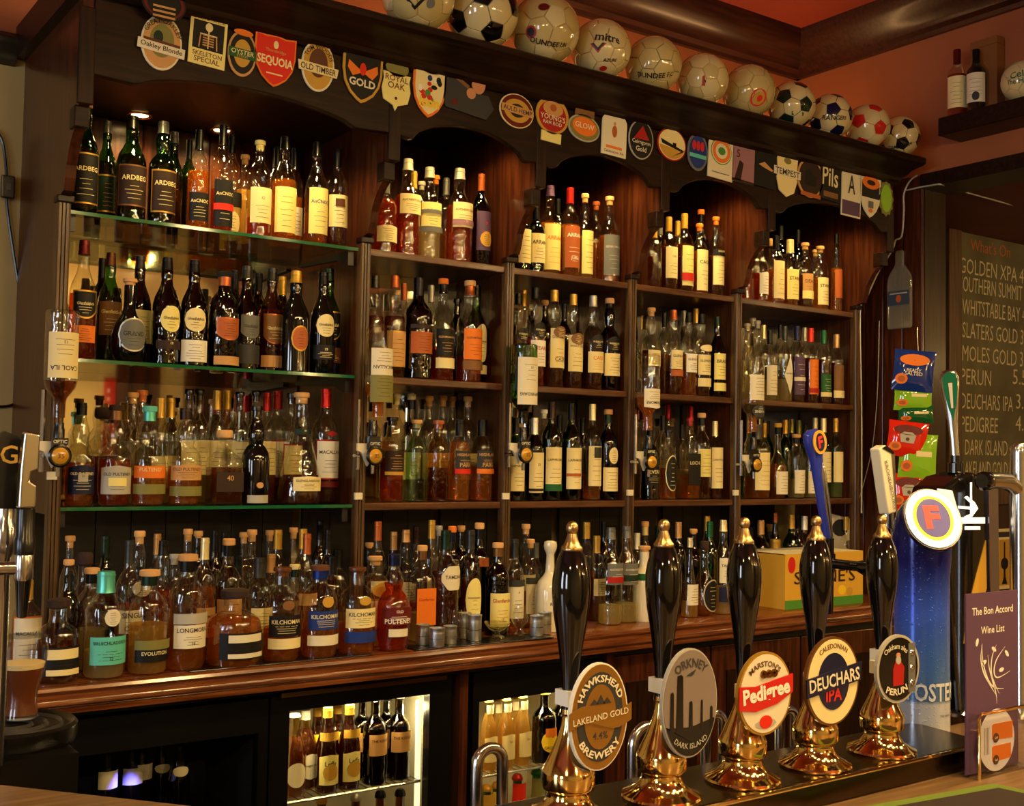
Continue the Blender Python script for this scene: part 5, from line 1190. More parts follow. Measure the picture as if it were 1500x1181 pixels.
fbottles(z2+.006, [
 (430,1045,.085,38,'beer','y','be',.7,'crown:white','.12,.42,ivory,,black,oval','amber beer bottle with round ivory label against fridge side'), (446,1040,.07,38,'beer','y','be',.75,'caps:white','.14,.46,ivory,Hoegaarden,black,oval','amber beer bottle with round ivory label beside orange-labelled ones'),
 (479,1036,.07,34,'beer','a','be',.75,'caps:gold',LF,'brown beer bottle with yellow arch label in front beside ivory oval'), (511,1032,.07,34,'beer','a','be',.75,'caps:gold',LF,'brown beer bottle with yellow arch label in front beside plain dark bottles'),
 (464,1036,.15,32,'beer','a','be',.75,'caps:gold','.56,.66,yellow','brown gold-foiled beer bottle behind, nearer the ivory ovals'), (494,1032,.15,32,'beer','a','be',.75,'caps:gold','.56,.66,yellow','brown gold-foiled beer bottle behind, nearer the dark bottles'),
 (549,1020,.07,36,'std','d','dk',.7,'crown:black','.34,.58,tan,THE KERNEL,black','dark beer bottle with tan label in front on lit rack'), (584,1018,.08,36,'std','d','dk',.7,'crown:black','.34,.58,tan,THE KERNEL,black','dark beer bottle with tan label beside the fridge light'),
 (530,1022,.15,34,'std','d','dk',.7,'crown:black','.34,.58,tan','dark beer bottle with tan label standing behind its pair'), (566,1020,.15,34,'std','d','dk',.7,'crown:black','.34,.58,tan','dark beer bottle with tan label hidden behind the front pair')], 'beer bottles on the lit fridge rack')
SO = '.14,.50,cream,Sol,red,wavy;.80,.92,ivory'
fbottles(z3+.006, [
 (715,1024,.07,27,'beer','c','go',.8,'crown:gold',SO,'golden beer bottle with cream label nearest fridge edge'), (741,1022,.07,27,'beer','c','go',.8,'crown:gold',SO,'golden beer bottle with cream label in the middle of three'), (765,1018,.07,27,'beer','c','go',.8,'crown:gold',SO,'golden beer bottle with cream label beside the dark ginger bottle'),
 (728,1024,.15,25,'beer','c','go',.8,'crown:gold','.78,.92,ivory','golden beer bottle behind, between first pair'), (753,1020,.15,25,'beer','c','go',.8,'crown:gold','.78,.92,ivory','golden beer bottle behind, between second pair'),
 (797,1012,.07,38,'std','d','dk',.6,'crown:yellow','.16,.46,yellow,Ginger|GROUSE,black,oval;.38,.5,orange,,,,,30','dark ginger beer bottle with yellow label in front'), (824,1008,.09,34,'std','d','dk',.6,'crown:yellow','.16,.46,yellow,,black,oval','dark ginger beer bottle with yellow label behind brass pump')], 'bottles on the second fridge rack')
zl = .135
for i, (px, top, Y, cc, foil) in enumerate(((470,1166,.10,'crown:gold','tan'), (520,1162,.09,'crown:silver','ivory'), (556,1158,.09,'crown:black','silver'), (585,1156,.09,'crown:black','silver'))):
    fbottles(zl, [(px, top, Y, 34, 'beer', 'a', 'be', .8, cc, '.62,.86,%s' % foil, 'beer bottle on fridge floor with %s neck label, %s from fridge side' % (foil, ORD[i+1]))], 'bottles on the fridge floor')
for i, (px, top, Y, cc, foil) in enumerate(((712,1150,.10,'crown:gold','gold'), (727,1146,.08,'crown:gold','yellow'), (757,1134,.09,'crown:red','brightred'), (785,1126,.10,'crown:green','olive'), (806,1124,.08,'crown:green','lime'))):
    fbottles(zl, [(px, top, Y, 34, 'beer', 'g', 'be', .8, cc, '.66,.94,%s' % foil, 'green beer bottle with %s neck foil on second fridge floor, %s from fridge side' % (foil, ORD[i+1]))], 'bottles on the second fridge floor')
zf1 = atY(200, 1170, .1+FO).z-.08
tz = f1[0]
for px in (150, 300):
    pass
x0, x1 = f1[1], f1[2]
MB().box(x0-.005-tz.location.x, x1+.005-tz.location.x, .04, .34, zf1-.012-.105, zf1-.105).build('shelf_pan', FRIDGE_BLACK, tz, smooth=False)
for i, (px, top) in enumerate(((155,1096), (192,1094), (206,1090), (235,1086), (262,1086))):
    fbottles(zf1, [(px, top, .10+.03*(i % 2), 34, 'beer', 'b' if i < 3 else 'd', 'dk', .7, 'crown:navy', '.56,.76,white,,blue' if i < 3 else '.60,.72,ivory,,,oval', 'dark bottle with %s label in blue-lit fridge, %s from the red divider' % ('white' if i < 3 else 'small oval ivory', ORD[i+1]))], 'bottles in the blue-lit fridge')
light('fridge_blue_led', 'SPOT', (atY(200, 1060, .03+FO).x, .03+FO, f1[3]-.02), 7.0, (.10, .10, 1.0), .01, (math.radians(18), math.radians(0), 0), spot=math.radians(60))

# ================================================================== front bar
ZBAR, ZPL = 1.0, 1.04
bar = thing('front_bar', 'dark bar with worn pale wooden top under the beer pumps', 'bar', (0, 0, 0))
bb = [atZ(280, 1181, ZBAR), atZ(0, 1150, ZBAR)]
poly = [(-1.0, -2.55), (3.2, -2.55), (3.2, -1.62), (-.70, -1.62), (bb[0].x+.02, -1.62), (bb[0].x, bb[0].y), (bb[1].x, bb[1].y), (bb[1].x-.10, bb[1].y+.11), (-2.6, bb[1].y+.11), (-2.6, -1.9), (-1.6, -2.2)]
MB().prism(poly, ZBAR-.045, ZBAR, 'XY').build('bar_top', wood('worn_bar_top', (.14, .075, .03), (.24, .14, .06), .35, 'x'), bar, smooth=False)
MB().box(-.85, 3.1, -2.40, -1.80, 0, ZBAR-.045).build('bar_front', W_RED, bar, smooth=False)
pl = thing('drip_plate', 'raised dark metal plate carrying the row of beer pumps', 'plate', (0, 0, ZBAR))
pc = atZ(1430, 1082, ZPL)
bevel(MB().prism([(-1.05, -1.852), (pc.x, -1.838), (pc.x+.02, -1.672), (-1.05, -1.690)], 0, ZPL-ZBAR, 'XY').build('plate_body', mat('metal', srgb((.30, .24, .17))), pl, smooth=False), .006, 3)
e = MB().tube([(-1.05, -1.8535, ZPL-ZBAR-.002), (pc.x, -1.8395, ZPL-ZBAR-.002)], .003, 6).build('brass_edge', M_BRASS, pl)
PUMPX = [-.642, -.477, -.315, -.154, .010]
def pump(i, x, label):
    t = thing('beer_pump', label, 'beer pump', (x, -1.782, ZPL), 0, 'brass beer pumps along the bar')
    MB().lathe([(.001, 0), (.055, 0), (.0565, .003), (.055, .006), (.046, .010), (.036, .016), (.030, .024), (.0275, .032), (.029, .036), (.034, .038), (.0355, .041), (.0355, .058), (.0345, .062), (.0285, .074), (.021, .090), (.0145, .106), (.0105, .120), (.0095, .132), (.012, .135), (.012, .141), (.001, .1415)], 40, cap=False).build('brass_pillar', M_BRASS, t)
    hd = MB().lathe([(.001, .140), (.0115, .141), (.0108, .155), (.0112, .180), (.0140, .205), (.0185, .235), (.0235, .265), (.0258, .292), (.0255, .310), (.0225, .328), (.0175, .342), (.0140, .349), (.001, .3495)], 32, cap=False).build('handle', mat('gloss', 'black'), t)
    MB().lathe([(.0140, .348), (.0148, .350), (.0140, .353), (.0115, .356), (.0085, .362), (.0068, .368), (.0060, .371), (.0072, .3725), (.0084, .377), (.0078, .382), (.0050, .386), (.001, .3875)], 24, cap=False).build('finial', M_ANTIQ, hd)
    return t
PL = ['brass beer pump with black handle and gold oval badge', 'brass beer pump with black handle and grey stone-circle badge', 'brass beer pump with black handle and red and white badge', 'brass beer pump with black handle and cream and navy badge', 'brass beer pump with black handle and dark oval badge']
for i, x in enumerate(PUMPX): pump(i, x, PL[i])
BY = -1.822
def badge(px, py, wpx, hpx, label):
    p = atY(px, py, BY); w = atY(px+wpx/2, py, BY).x-atY(px-wpx/2, py, BY).x; h = atY(px, py-hpx/2, BY).z-atY(px, py+hpx/2, BY).z
    t = thing('pump_badge', label, 'pump clip', (p.x, BY, p.z), 0, 'badges on the beer pumps')
    return t, w, h
def clamp(t, dx, z):
    MB().box(dx-.004, dx+.004, .0, .038, z-.010, z+.010).build('clip_clamp', mat('plastic', 'ivory'), t, smooth=False)
def strap(i, z):
    x = PUMPX[i]
    t = thing('clip_collar', 'white plastic collar round the neck of the %s' % ['pump with gold oval badge', 'pump with grey stone badge', '', '', 'pump with dark oval badge'][i], 'collar', (x, -1.782, ZPL+z), 0, 'white clip collars')
    MB().lathe([(.0125, 0), (.0195, 0), (.0195, .020), (.0125, .020), (.0125, 0)], 4, cap=False).build('collar_band', mat('plastic', 'white'), t, None, (0, 0, math.radians(45)), smooth=False)
t, w, h = badge(878, 1050, 84, 158, 'gold oval pump badge with dark lettered ring and mountain emblem')
GO = mat('foil', srgb((.62, .45, .18)))
plate(t, 'plate', ell(w/2, h/2, 40), .006, .006, mat('plastic', 'white')); plate(t, 'gold_face', ell(w*.475, h*.485, 40), 0, .001, GO); plate(t, 'dark_ring', ell(w*.40, h*.415, 40), -.001, .0006, pa_('darkgrey')); plate(t, 'gold_centre', ell(w*.275, h*.30, 36), -.0016, .0006, GO)
bn = plate(t, 'name_band', [(-w*.54, -h*.02)]+[(w*(-.54+1.08*k/10), h*(-.10+.05*math.sin(k*.63))+h*.004*k) for k in range(11)]+[(w*(.54-1.08*k/10), h*(.06+.05*math.sin((10-k)*.63))+h*.004*(10-k)) for k in range(11)], -.0022, .0014, GO)
flat_text(bn, 'LAKELAND GOLD', 0, h*.005, -.0042, pr_('ivory'), width=w*.96, rot=.08); flat_text(t, 'HAWKSHEAD', 0, h*.355, -.0020, pr_('ivory'), height=h*.068, width=w*.98, arc=w*.36, bold=.03); flat_text(t, 'BREWERY', 0, -h*.355, -.0020, pr_('ivory'), height=h*.068, width=w*.80, arc=-w*.36, bold=.03); flat_text(t, '4.4%', 0, -h*.17, -.0026, pr_('darkgrey'), width=w*.26)
for k, hh in ((-.11, .05), (0, .085), (.11, .055)): plate(t, 'mountain', [(w*(k-.075), h*.12), (w*(k+.075), h*.12), (w*k, h*(.12+hh))], -.0022, .0006, pa_('darkgrey'))
clamp(t, -.02, -.01); strap(0, .146)
t, w, h = badge(1011, 1030, 80, 160, 'oval grey pump badge with dark standing stones at dusk')
plate(t, 'plate', ell(w/2, h/2, 40), .006, .006, mat('plastic', 'silver')); plate(t, 'dusk_sky', ell(w*.48, h*.485, 40), 0, .001, mat('plastic', srgb((.52, .47, .44))))
plate(t, 'dark_moor', [(-w*.44, -h*.20), ]+ell(w*.475, h*.48, 20, 0, 0, math.pi*1.13, math.pi*1.87)+[(w*.44, -h*.16), (0, -h*.22)], -.001, .0006, mat('plastic', 'black'))
for x_, z1_, wd in ((-.34, .12, .035), (-.20, .27, .065), (.0, .02, .035), (.20, .02, .02), (.38, -.05, .025)): plate(t, 'standing_stone', [(w*(x_-wd), -h*.25), (w*(x_+wd), -h*.25), (w*(x_+wd*.8), h*(z1_-.02)), (w*(x_+wd*.3), h*z1_), (w*(x_-wd*.7), h*(z1_-.01))], -.001, .0009, mat('plastic', 'black'))
flat_text(t, 'ORKNEY', 0, h*.37, -.0016, pr_('darkgrey'), width=w*.62, height=h*.085, arc=w*.42, bold=.02); flat_text(t, 'DARK ISLAND', 0, -h*.39, -.0022, pr_('silver'), width=w*.62, height=h*.05, arc=-w*.45); plate(t, 'bird', [(-w*.08, h*.255), (0, h*.28), (w*.09, h*.305), (w*.05, h*.265), (0, h*.245)], -.001, .0006, pa_('darkgrey'))
clamp(t, -.02, .0); strap(1, .146)
t, w, h = badge(1121, 1016, 78, 122, 'oval white pump badge with wide red name band and chrome rim')
plate(t, 'plate', ell(w/2, h/2, 40), .006, .006, mat('foil', 'gold')); plate(t, 'white_face', ell(w*.465, h*.47, 40), 0, .001, mat('plastic', 'ivory'))
bn = plate(t, 'red_band', [(-w*.50, -h*.16), (-w*.2, -h*.20), (w*.2, -h*.14), (w*.50, -h*.02), (w*.50, h*.20), (w*.2, h*.16), (-w*.2, h*.10), (-w*.50, h*.12)], -.001, .002, mat('plastic', 'scarlet'))
flat_text(bn, 'Pedigree', 0, h*.0, -.0036, pr_('white'), width=w*.88, rot=.10, bold=.04, height=h*.24); flat_text(t, "MARSTON'S", -w*.02, h*.36, -.0016, pr_('brown'), width=w*.62, height=h*.07, arc=w*.42, bold=.02)
for k in (-.1, 0, .1): MB().lathe([(.001, 0), (w*.055, .0), (w*.05, .003), (.001, .004)], 12).build('barrel_emblem', mat('metal', 'bronze'), t, (w*(.05+k), -.001, h*.235), (math.radians(90), 0, 0))
plate(t, 'seal', ell(w*.12, h*.08, 16, 0, -h*.34), -.001, .001, mat('plastic', 'brightred')); plate(t, 'hop_leaf', ell(w*.20, h*.06, 9, 0, -h*.36), -.001, .0006, pa_('silver')); clamp(t, -.02, 0)
t, w, h = badge(1220, 998, 78, 130, 'oval cream pump badge with navy roundel and slanted name plate')
plate(t, 'plate', ell(w/2, h/2, 40), .006, .006, mat('foil', 'bronze')); plate(t, 'cream_face', ell(w*.465, h*.475, 40), 0, .001, mat('plastic', 'cream')); plate(t, 'navy_roundel', ell(w*.29, h*.32, 32), -.001, .001, mat('plastic', 'navy'))
bn = plate(t, 'name_plate', [(-w*.50, -h*.15), (w*.50, -h*.02), (w*.52, h*.19), (-w*.52, h*.06)], -.002, .002, mat('plastic', 'navy')); flat_text(bn, 'DEUCHARS', 0, h*.02, -.0045, pr_('ivory'), width=w*.94, height=h*.15, rot=.10, bold=.02); flat_text(t, 'IPA', .0, -h*.15, -.0026, pr_('scarlet'), width=w*.30, bold=.03); flat_text(t, 'CALEDONIAN', 0, h*.40, -.0016, pr_('brown'), width=w*.55, arc=w*.45); clamp(t, -.02, 0)
t, w, h = badge(1316, 980, 62, 100, 'oval dark pump badge with red robed figure and riveted grey strip')
plate(t, 'plate', ell(w/2, h/2, 40), .006, .006, mat('plastic', 'silver')); plate(t, 'dark_face', ell(w*.45, h*.46, 36), 0, .001, mat('plastic', 'black')); plate(t, 'robe', [(-w*.14, -h*.24), (w*.10, -h*.24), (w*.12, h*.02), (w*.03, h*.12), (-w*.08, h*.12), (-w*.14, 0)], -.001, .0008, pa_('red')); plate(t, 'beard', ell(w*.06, h*.06, 12, -w*.02, h*.13), -.001, .0012, pa_('silver')); plate(t, 'face', ell(w*.05, h*.04, 12, -w*.02, h*.2), -.001, .001, pa_('skin'))
plate(t, 'grey_strip', rect(w*.22, w*.38, -h*.36, h*.36), -.001, .0012, mat('plastic', 'grey'))
for k in (-.22, 0, .22): MB().lathe([(w*.05, 0), (w*.04, .002), (.001, .003)], 10).build('rivet', M_STEEL, t, (w*.30, -.0022, h*k), (math.radians(90), 0, 0))
flat_text(t, 'PERUN', -w*.06, -h*.33, -.0022, pr_('ivory'), width=w*.5, height=h*.10, arc=-w*.5, bold=.03); flat_text(t, 'Oakham ales', -w*.08, h*.34, -.0022, pr_('ivory'), width=w*.58, height=h*.08, arc=w*.42); clamp(t, -.02, 0); strap(4, .146)
# swan neck spouts
for i, (pxl, pxr, yt) in enumerate(((692, 742, 1096), (921, 972, 1064), (1028, 1062, 1046), (1136, 1165, 1040))):
    Y = -1.60; a = atY(pxl+6, yt+40, Y); b = atY(pxr-6, yt+40, Y); zt = atY((pxl+pxr)/2, yt, Y).z; r = max((b.x-a.x)/2, .02); cx = a.x+r
    t = thing('swan_neck_spout', 'bent steel swan neck spout behind the %s' % ['pump with gold oval badge', 'grey stone-circle badge', 'red and white badge', 'cream and navy badge'][i], 'spout', (cx, Y, .80), 0, 'steel swan neck spouts')
    pts = [(-r, 0, 0), (-r, 0, zt-r-.80)]+[(-r*math.cos(k*math.pi/10), 0, zt-r-.80+r*math.sin(k*math.pi/10)) for k in range(1, 10)]+[(r, 0, zt-r-.80), (r, 0, zt-.80-.16)]
    MB().tube(pts, .0085, 12).build('bent_tube', M_STEEL, t)
    MB().lathe([(.009, -.03), (.012, -.028), (.012, .002), (.009, .004)], 14).build('nozzle', M_STEEL, t, (r, 0, zt-.80-.16))
    MB().lathe([(.02, 0), (.02, .01), (.011, .014)], 16).build('tube_foot', M_STEEL, t, (-r, 0, 0))
t = thing('steel_sink', 'steel sink unit below bar level holding the spout feet', 'sink', (0, 0, 0))
MB().box(-1.0, .6, -1.66, -1.45, .74, .80).build('sink_deck', M_STEEL, t, smooth=False); MB().box(-1.0, .6, -1.64, -1.47, 0, .74).build('sink_cabinet', FRIDGE_BLACK, t, smooth=False)

# ================================================================== beer fonts on the right of the bar
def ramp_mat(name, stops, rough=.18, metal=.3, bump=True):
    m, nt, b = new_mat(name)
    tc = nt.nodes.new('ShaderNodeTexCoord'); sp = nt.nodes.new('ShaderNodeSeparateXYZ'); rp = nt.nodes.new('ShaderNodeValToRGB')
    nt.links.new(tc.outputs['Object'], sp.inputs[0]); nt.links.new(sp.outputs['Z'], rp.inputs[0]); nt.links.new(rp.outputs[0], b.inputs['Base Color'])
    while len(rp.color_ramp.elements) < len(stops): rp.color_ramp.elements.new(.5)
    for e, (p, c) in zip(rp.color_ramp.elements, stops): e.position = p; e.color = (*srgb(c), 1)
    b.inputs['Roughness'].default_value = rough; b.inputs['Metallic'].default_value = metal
    if bump:
        vz = nt.nodes.new('ShaderNodeTexVoronoi'); vz.inputs['Scale'].default_value = 150; r2 = nt.nodes.new('ShaderNodeValToRGB'); r2.color_ramp.elements[0].color = (1, 1, 1, 1); r2.color_ramp.elements[1].color = (0, 0, 0, 1); r2.color_ramp.elements[1].position = .28
        bp = nt.nodes.new('ShaderNodeBump'); bp.inputs['Strength'].default_value = .35; bp.inputs['Distance'].default_value = .002
        nt.links.new(tc.outputs['Object'], vz.inputs['Vector']); nt.links.new(vz.outputs['Distance'], r2.inputs[0]); nt.links.new(r2.outputs[0], bp.inputs['Height']); nt.links.new(bp.outputs[0], b.inputs['Normal'])
    return m
fb = atZ(1350, 1085, ZBAR)
t = thing('beer_font', 'tall blue to silver beer font with tilted oval badge', 'beer font', (fb.x, fb.y, ZBAR), 0)
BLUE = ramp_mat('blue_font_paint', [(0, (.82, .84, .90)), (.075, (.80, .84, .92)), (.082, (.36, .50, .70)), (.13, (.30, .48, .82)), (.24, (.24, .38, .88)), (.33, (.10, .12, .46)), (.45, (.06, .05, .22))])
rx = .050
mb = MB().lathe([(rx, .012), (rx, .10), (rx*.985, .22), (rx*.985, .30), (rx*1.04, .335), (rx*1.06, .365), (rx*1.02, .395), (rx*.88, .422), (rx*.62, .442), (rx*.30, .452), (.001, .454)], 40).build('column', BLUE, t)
MB().lathe([(.066, 0), (.068, .006), (.060, .012), (rx, .013)], 36).build('base_ring', mat('plastic', 'ivory'), t)
# tilted oval face toward the customers
hd = bpy.data.objects.new('badge_face', MB().prism(ell(.052, .062, 36), 0, .010, 'XZ').mesh('badge_face', mat('plastic', 'navy'))); COL.objects.link(hd); hd.parent = t
_n = Vector((-.52, -.72, .52)).normalized(); hd.location = Vector((0, 0, .378))+_n*.068; hd.rotation_euler = (-_n).to_track_quat('Y', 'Z').to_euler()
glow = lambda k, s: emis('lit_%s' % k, C[k], s)
for nm, po, y, m in (('white_oval', ell(.049, .059, 36), -.001, glow('ivory', .9)), ('yellow_oval', ell(.036, .045, 32), -.0018, glow('yellow', .7)), ('blue_oval', ell(.030, .039, 32), -.0026, emis('lit_blue', (.025, .02, .16), .5))): plate(hd, nm, po, y, .0009, m)
flat_text(hd, 'F', -.002, .001, -.0040, glow('scarlet', .5), height=.048, bold=.05)
cyl_text(t, "FOSTER'S", rx+.0012, .098, mat('print', srgb((.86, .88, .9))), width=.125, height=.034, bold=.02, a0=-.25)
cyl_text(t, 'THE AMBER NECTAR', rx+.0012, .055, mat('print', 'grey'), width=.05, a0=.2)
# its tap on the server side: handle, collar, bar
pt = atX(1212, 825, fb.x-.01)
t = thing('font_tap', 'blue and silver tap handle with oval badge behind the pumps', 'tap', (fb.x-.01, pt.y, ZBAR+.0))
h0 = pt.z-ZBAR
tb = MB().tube([(0, 0, h0), (0, .35*(fb.y-pt.y), h0), (0, .45*(fb.y-pt.y), h0-.002), (0, .62*(fb.y-pt.y), h0), (0, fb.y-pt.y+.03, h0)], [.010, .010, .017, .011, .011], 14).build('tap_bar', mat('gloss', 'black'), t)
MB().lathe([(.012, h0-.10), (.013, h0-.02), (.016, h0-.01), (.016, h0+.018), (.013, h0+.02), (.013, h0+.05)], 18).build('tap_body', mat('gloss', 'black'), t)
hb = atY(1213, 800, pt.y); ht = atY(1190, 637, pt.y)
dx = ht.x-hb.x; dz = ht.z-hb.z
L = math.hypot(dx, dz)
hd = MB().lathe([(.011, 0), (.0125, L*.3), (.0145, L*.6), (.016, L*.74), (.0215, L*.84), (.024, L*.90), (.0215, L*.965), (.012, L*.995), (.001, L)], 24, sy=.7).build('handle', mat('gloss', srgb((.16, .22, .62))), t, (0, 0, h0+.045), (0, math.atan2(dx, dz), 0))
MB().lathe([(.004, L*.02), (.0085, L*.3), (.0085, L*.6), (.002, L*.76)], 16, sy=.7).build('silver_inlay', M_STEEL, hd, (.006, -.0065, 0))
plate(hd, 'badge_rim', ell(.020, .024, 24, 0, L*.885), -.0145, .002, mat('plastic', 'gold')); plate(hd, 'badge_centre', ell(.012, .018, 24, 0, L*.885), -.0165, .001, mat('plastic', 'navy')); flat_text(hd, 'F', 0, L*.885, -.0179, mat('print', 'scarlet'), height=.024, bold=.04)
# pale slab handle
Y = -1.58; a = atY(1300, 752, Y); b = atY(1288, 648, Y); c_ = atY(1276, 655, Y)
t = thing('font_tap', 'slanted white and chrome slab tap handle beside the blue font', 'tap', (a.x, Y, ZBAR))
MB().lathe([(.016, 0), (.016, .01), (.009, .016), (.009, a.z-ZBAR-.03), (.012, a.z-ZBAR-.028), (.012, a.z-ZBAR+.004)], 16).build('tap_column', M_STEEL, t)
L = .5*((b.z-a.z)+.13); ang = math.atan2(b.x-a.x, b.z-a.z)
hd = bevel(MB().prism([(-.012, 0), (.012, 0), (.026, L*.86), (.004, L), (-.017, L*.97)], -.012, .012, 'XZ').build('slab_handle', mat('gloss', 'ivory'), t, (0, 0, a.z-ZBAR), (0, ang, 0), smooth=False), .003)
plate(hd, 'chrome_side', [(.010, .01), (.012, .0), (.026, L*.86), (.016, L*.9)], -.0122, .001, M_STEEL); plate(hd, 'dark_top', [(.020, L*.84), (.025, L*.86), (.004, L*.99), (-.010, L*.97)], -.0125, .001, mat('gloss', 'black')); flat_text(hd, 'KRONENBOURG', .002, L*.42, -.0135, mat('print', 'grey'), width=L*.72, rot=math.radians(-83))
# black font with bowman mark and green teardrop handle
Y = -1.60; p0 = atZ(1410, 1045, ZBAR); Y = p0.y
def fx(px, py): q = atY(px, py, Y); return (q.x-p0.x, q.z-ZBAR)
t = thing('beer_font', 'black font with silver edge and white bow-and-arrow mark', 'beer font', (p0.x, Y, ZBAR), 0)
body = [fx(1386, 1042), fx(1427, 1042), fx(1432, 930), fx(1437, 800), fx(1438, 720), fx(1428, 699), fx(1408, 692), fx(1385, 698), fx(1366, 714), fx(1360, 740), fx(1366, 800), fx(1376, 900)]
bevel(MB().prism(body, -.03, .05, 'XZ').build('font_body', mat('gloss', 'black'), t, smooth=False), .008, 3)
plate(t, 'silver_edge', [fx(1425, 705), fx(1439, 703), fx(1441, 868), fx(1428, 1040), fx(1422, 1040), fx(1428, 868)][::-1], -.030, .006, mat('metal', srgb((.74, .72, .84))))
plate(t, 'amber_crescent', [fx(1424, 790), fx(1425, 860), fx(1412, 905), fx(1392, 940), (fx(1396, 900)), fx(1408, 850)], -.030, .002, mat('plastic', 'gold'))
lw = emis('lit_white', (1, .98, .9), .7)
plate(t, 'bow', [fx(1393, 728), fx(1397, 726), fx(1408, 735), fx(1413, 744), fx(1404, 756), fx(1396, 758), fx(1393, 756), fx(1402, 752), fx(1406, 744), fx(1402, 736)][::-1], -.030, .0015, lw)
plate(t, 'arrow', [fx(1384, 740), fx(1408, 742), fx(1408, 746), fx(1384, 744)][::-1], -.030, .0018, lw); plate(t, 'arrow_shaft', [fx(1402, 706), fx(1404, 706), fx(1404, 752), fx(1402, 752)][::-1], -.030, .0012, lw)
plate(t, 'light_bar', [fx(1386, 757), fx(1423, 757), fx(1423, 766), fx(1386, 766)][::-1], -.030, .0015, lw); plate(t, 'light_bar', [fx(1394, 770), fx(1416, 770), fx(1416, 775), fx(1394, 775)][::-1], -.030, .0015, lw)
MB().lathe([(.05, 0), (.052, .006), (.045, .016)], 30).build('font_foot', M_STEEL, t)
hx, hz = fx(1406, 690)
MB().lathe([(.016, hz-.004), (.016, hz+.016), (.011, hz+.018), (.011, hz+.032)], 18).build('handle_collar', mat('gloss', 'black'), t, (hx, .01, 0))
ht = fx(1400, 540); L = ht[1]-hz-.03
hd = MB().lathe([(.0085, 0), (.0085, L*.2), (.0105, L*.4), (.0155, L*.65), (.0195, L*.82), (.0195, L*.90), (.015, L*.97), (.006, L*.997), (.001, L)], 28, sy=.6).build('teardrop_handle', M_STEEL, t, (hx, .01, hz+.03), (0, math.atan2(ht[0]-hx, L), math.radians(-50)))
td = [(-.0148, L*.88), (-.011, L*.945), (0, L*.97), (.011, L*.945), (.0148, L*.88), (.0138, L*.78), (.008, L*.58), (0, L*.40), (-.008, L*.58), (-.0138, L*.78)]
plate(hd, 'green_inlay', td, -.0095, .003, mat('gloss', srgb((.05, .34, .24)))); plate(hd, 'pale_mark', [(-.002, L*.55), (.002, L*.55), (.004, L*.84), (-.004, L*.84)], -.0125, .0006, mat('plastic', 'silver'))
# square pale lens behind the blue badge
q = [fx(1352, 715), fx(1372, 718), fx(1384, 760), fx(1372, 790), fx(1352, 760)]
plate(t, 'drip_lens', q[::-1], -.032, .004, emis('lit_pale', (.86, .90, .86), .35))
# chrome font at the frame edge
p1 = atY(1494, 900, -1.66)
t = thing('chrome_font', 'chrome beer font column with stub tap beside the wine list', 'beer font', (p1.x, -1.66, ZBAR))
zt = atY(1494, 650, -1.66).z-ZBAR
MB().lathe([(.045, 0), (.045, .008), (.024, .016), (.020, .03), (.019, zt-.02), (.0195, zt-.008), (.014, zt)], 28).build('column', M_STEEL, t)
za_ = atY(1470, 705, -1.66).z-ZBAR; dxx = atY(1446, 712, -1.66).x-p1.x
MB().tube([(0, 0, za_-.02), (dxx*.4, 0, za_), (dxx, 0, za_+.002)], [.014, .017, .016], 16).build('stub_tap', M_STEEL, t); MB().lathe([(.0165, 0), (.019, .004), (.019, .018), (.014, .022)], 18).build('tap_cap', mat('gloss', 'black'), t, (dxx+.004, 0, za_), (0, math.radians(-90), 0))

# ================================================================== wine list, towel
wb = atZ(1432, 1143, ZBAR); Y = wb.y
t = thing('menu_holder', 'clear menu holder with brass rim holding round beer leaflet', 'holder', (wb.x, Y, ZBAR))
wl = .158; hh = atY(1432, 1047, Y).z-ZBAR
cl = clear_pane('acrylic', (.95, .95, .96), .05)
MB().box(0, wl, -.002, 0, 0, hh).build('front_wall', cl, t, smooth=False); MB().box(0, wl, .030, .032, 0, hh).build('back_wall', cl, t, smooth=False); MB().box(-.002, 0, -.002, .032, 0, hh).build('end_wall', cl, t, smooth=False); MB().box(wl, wl+.002, -.002, .032, 0, hh).build('end_wall', cl, t, smooth=False); MB().box(0, wl, 0, .03, 0, .003).build('floor_sheet', cl, t, smooth=False)
MB().tube([(0, -.003, .0), (0, -.003, hh-.008), (.006, -.003, hh), (wl-.006, -.003, hh), (wl, -.003, hh-.008), (wl, -.003, 0)], .0028, 8).build('brass_rim', M_BRASS, t)
t = thing('beer_leaflet', 'round white leaflet showing orange beer glasses in the holder', 'leaflet', (wb.x+.066, Y+.008, ZBAR+.004))
R = .051
plate(t, 'disc', ell(R, R, 40, 0, R), 0, .001, mat('paper', srgb((.92, .90, .92))))
for k, tx in ((.066, '5'), (.030, '3')):
    plate(t, 'beer_picture', [(-.014, k-.012), (-.010, k-.014), (.045, k-.016) if k > .05 else (.040, k-.012), (.045 if k > .05 else .040, k+.012), (-.010, k+.012), (-.014, k+.010)], -.001, .0006, pa_('orange')); plate(t, 'price_dot', ell(.008, .008, 16, -.004, k-.011), -.0016, .0006, pa_('brown')); flat_text(t, tx, -.004, k-.011, -.0026, pr_('ivory'), height=.008, rot=math.radians(-90))
for k in range(4): plate(t, 'print_line', rect(-.036+.004*k, -.0352+.004*k, .03, .074), -.001, .0004, pa_('grey'))
t = thing('wine_list', 'purple wine list card with white swirling vine', 'menu', (wb.x-.008, Y+.018, ZBAR+.105))
ch = atY(1440, 868, Y+.018).z-ZBAR-.105; cw = .150
PUR = mat('paper', srgb((.36, .25, .36)))
plate(t, 'card', rect(0, cw, -.10, ch), 0, .003, PUR)
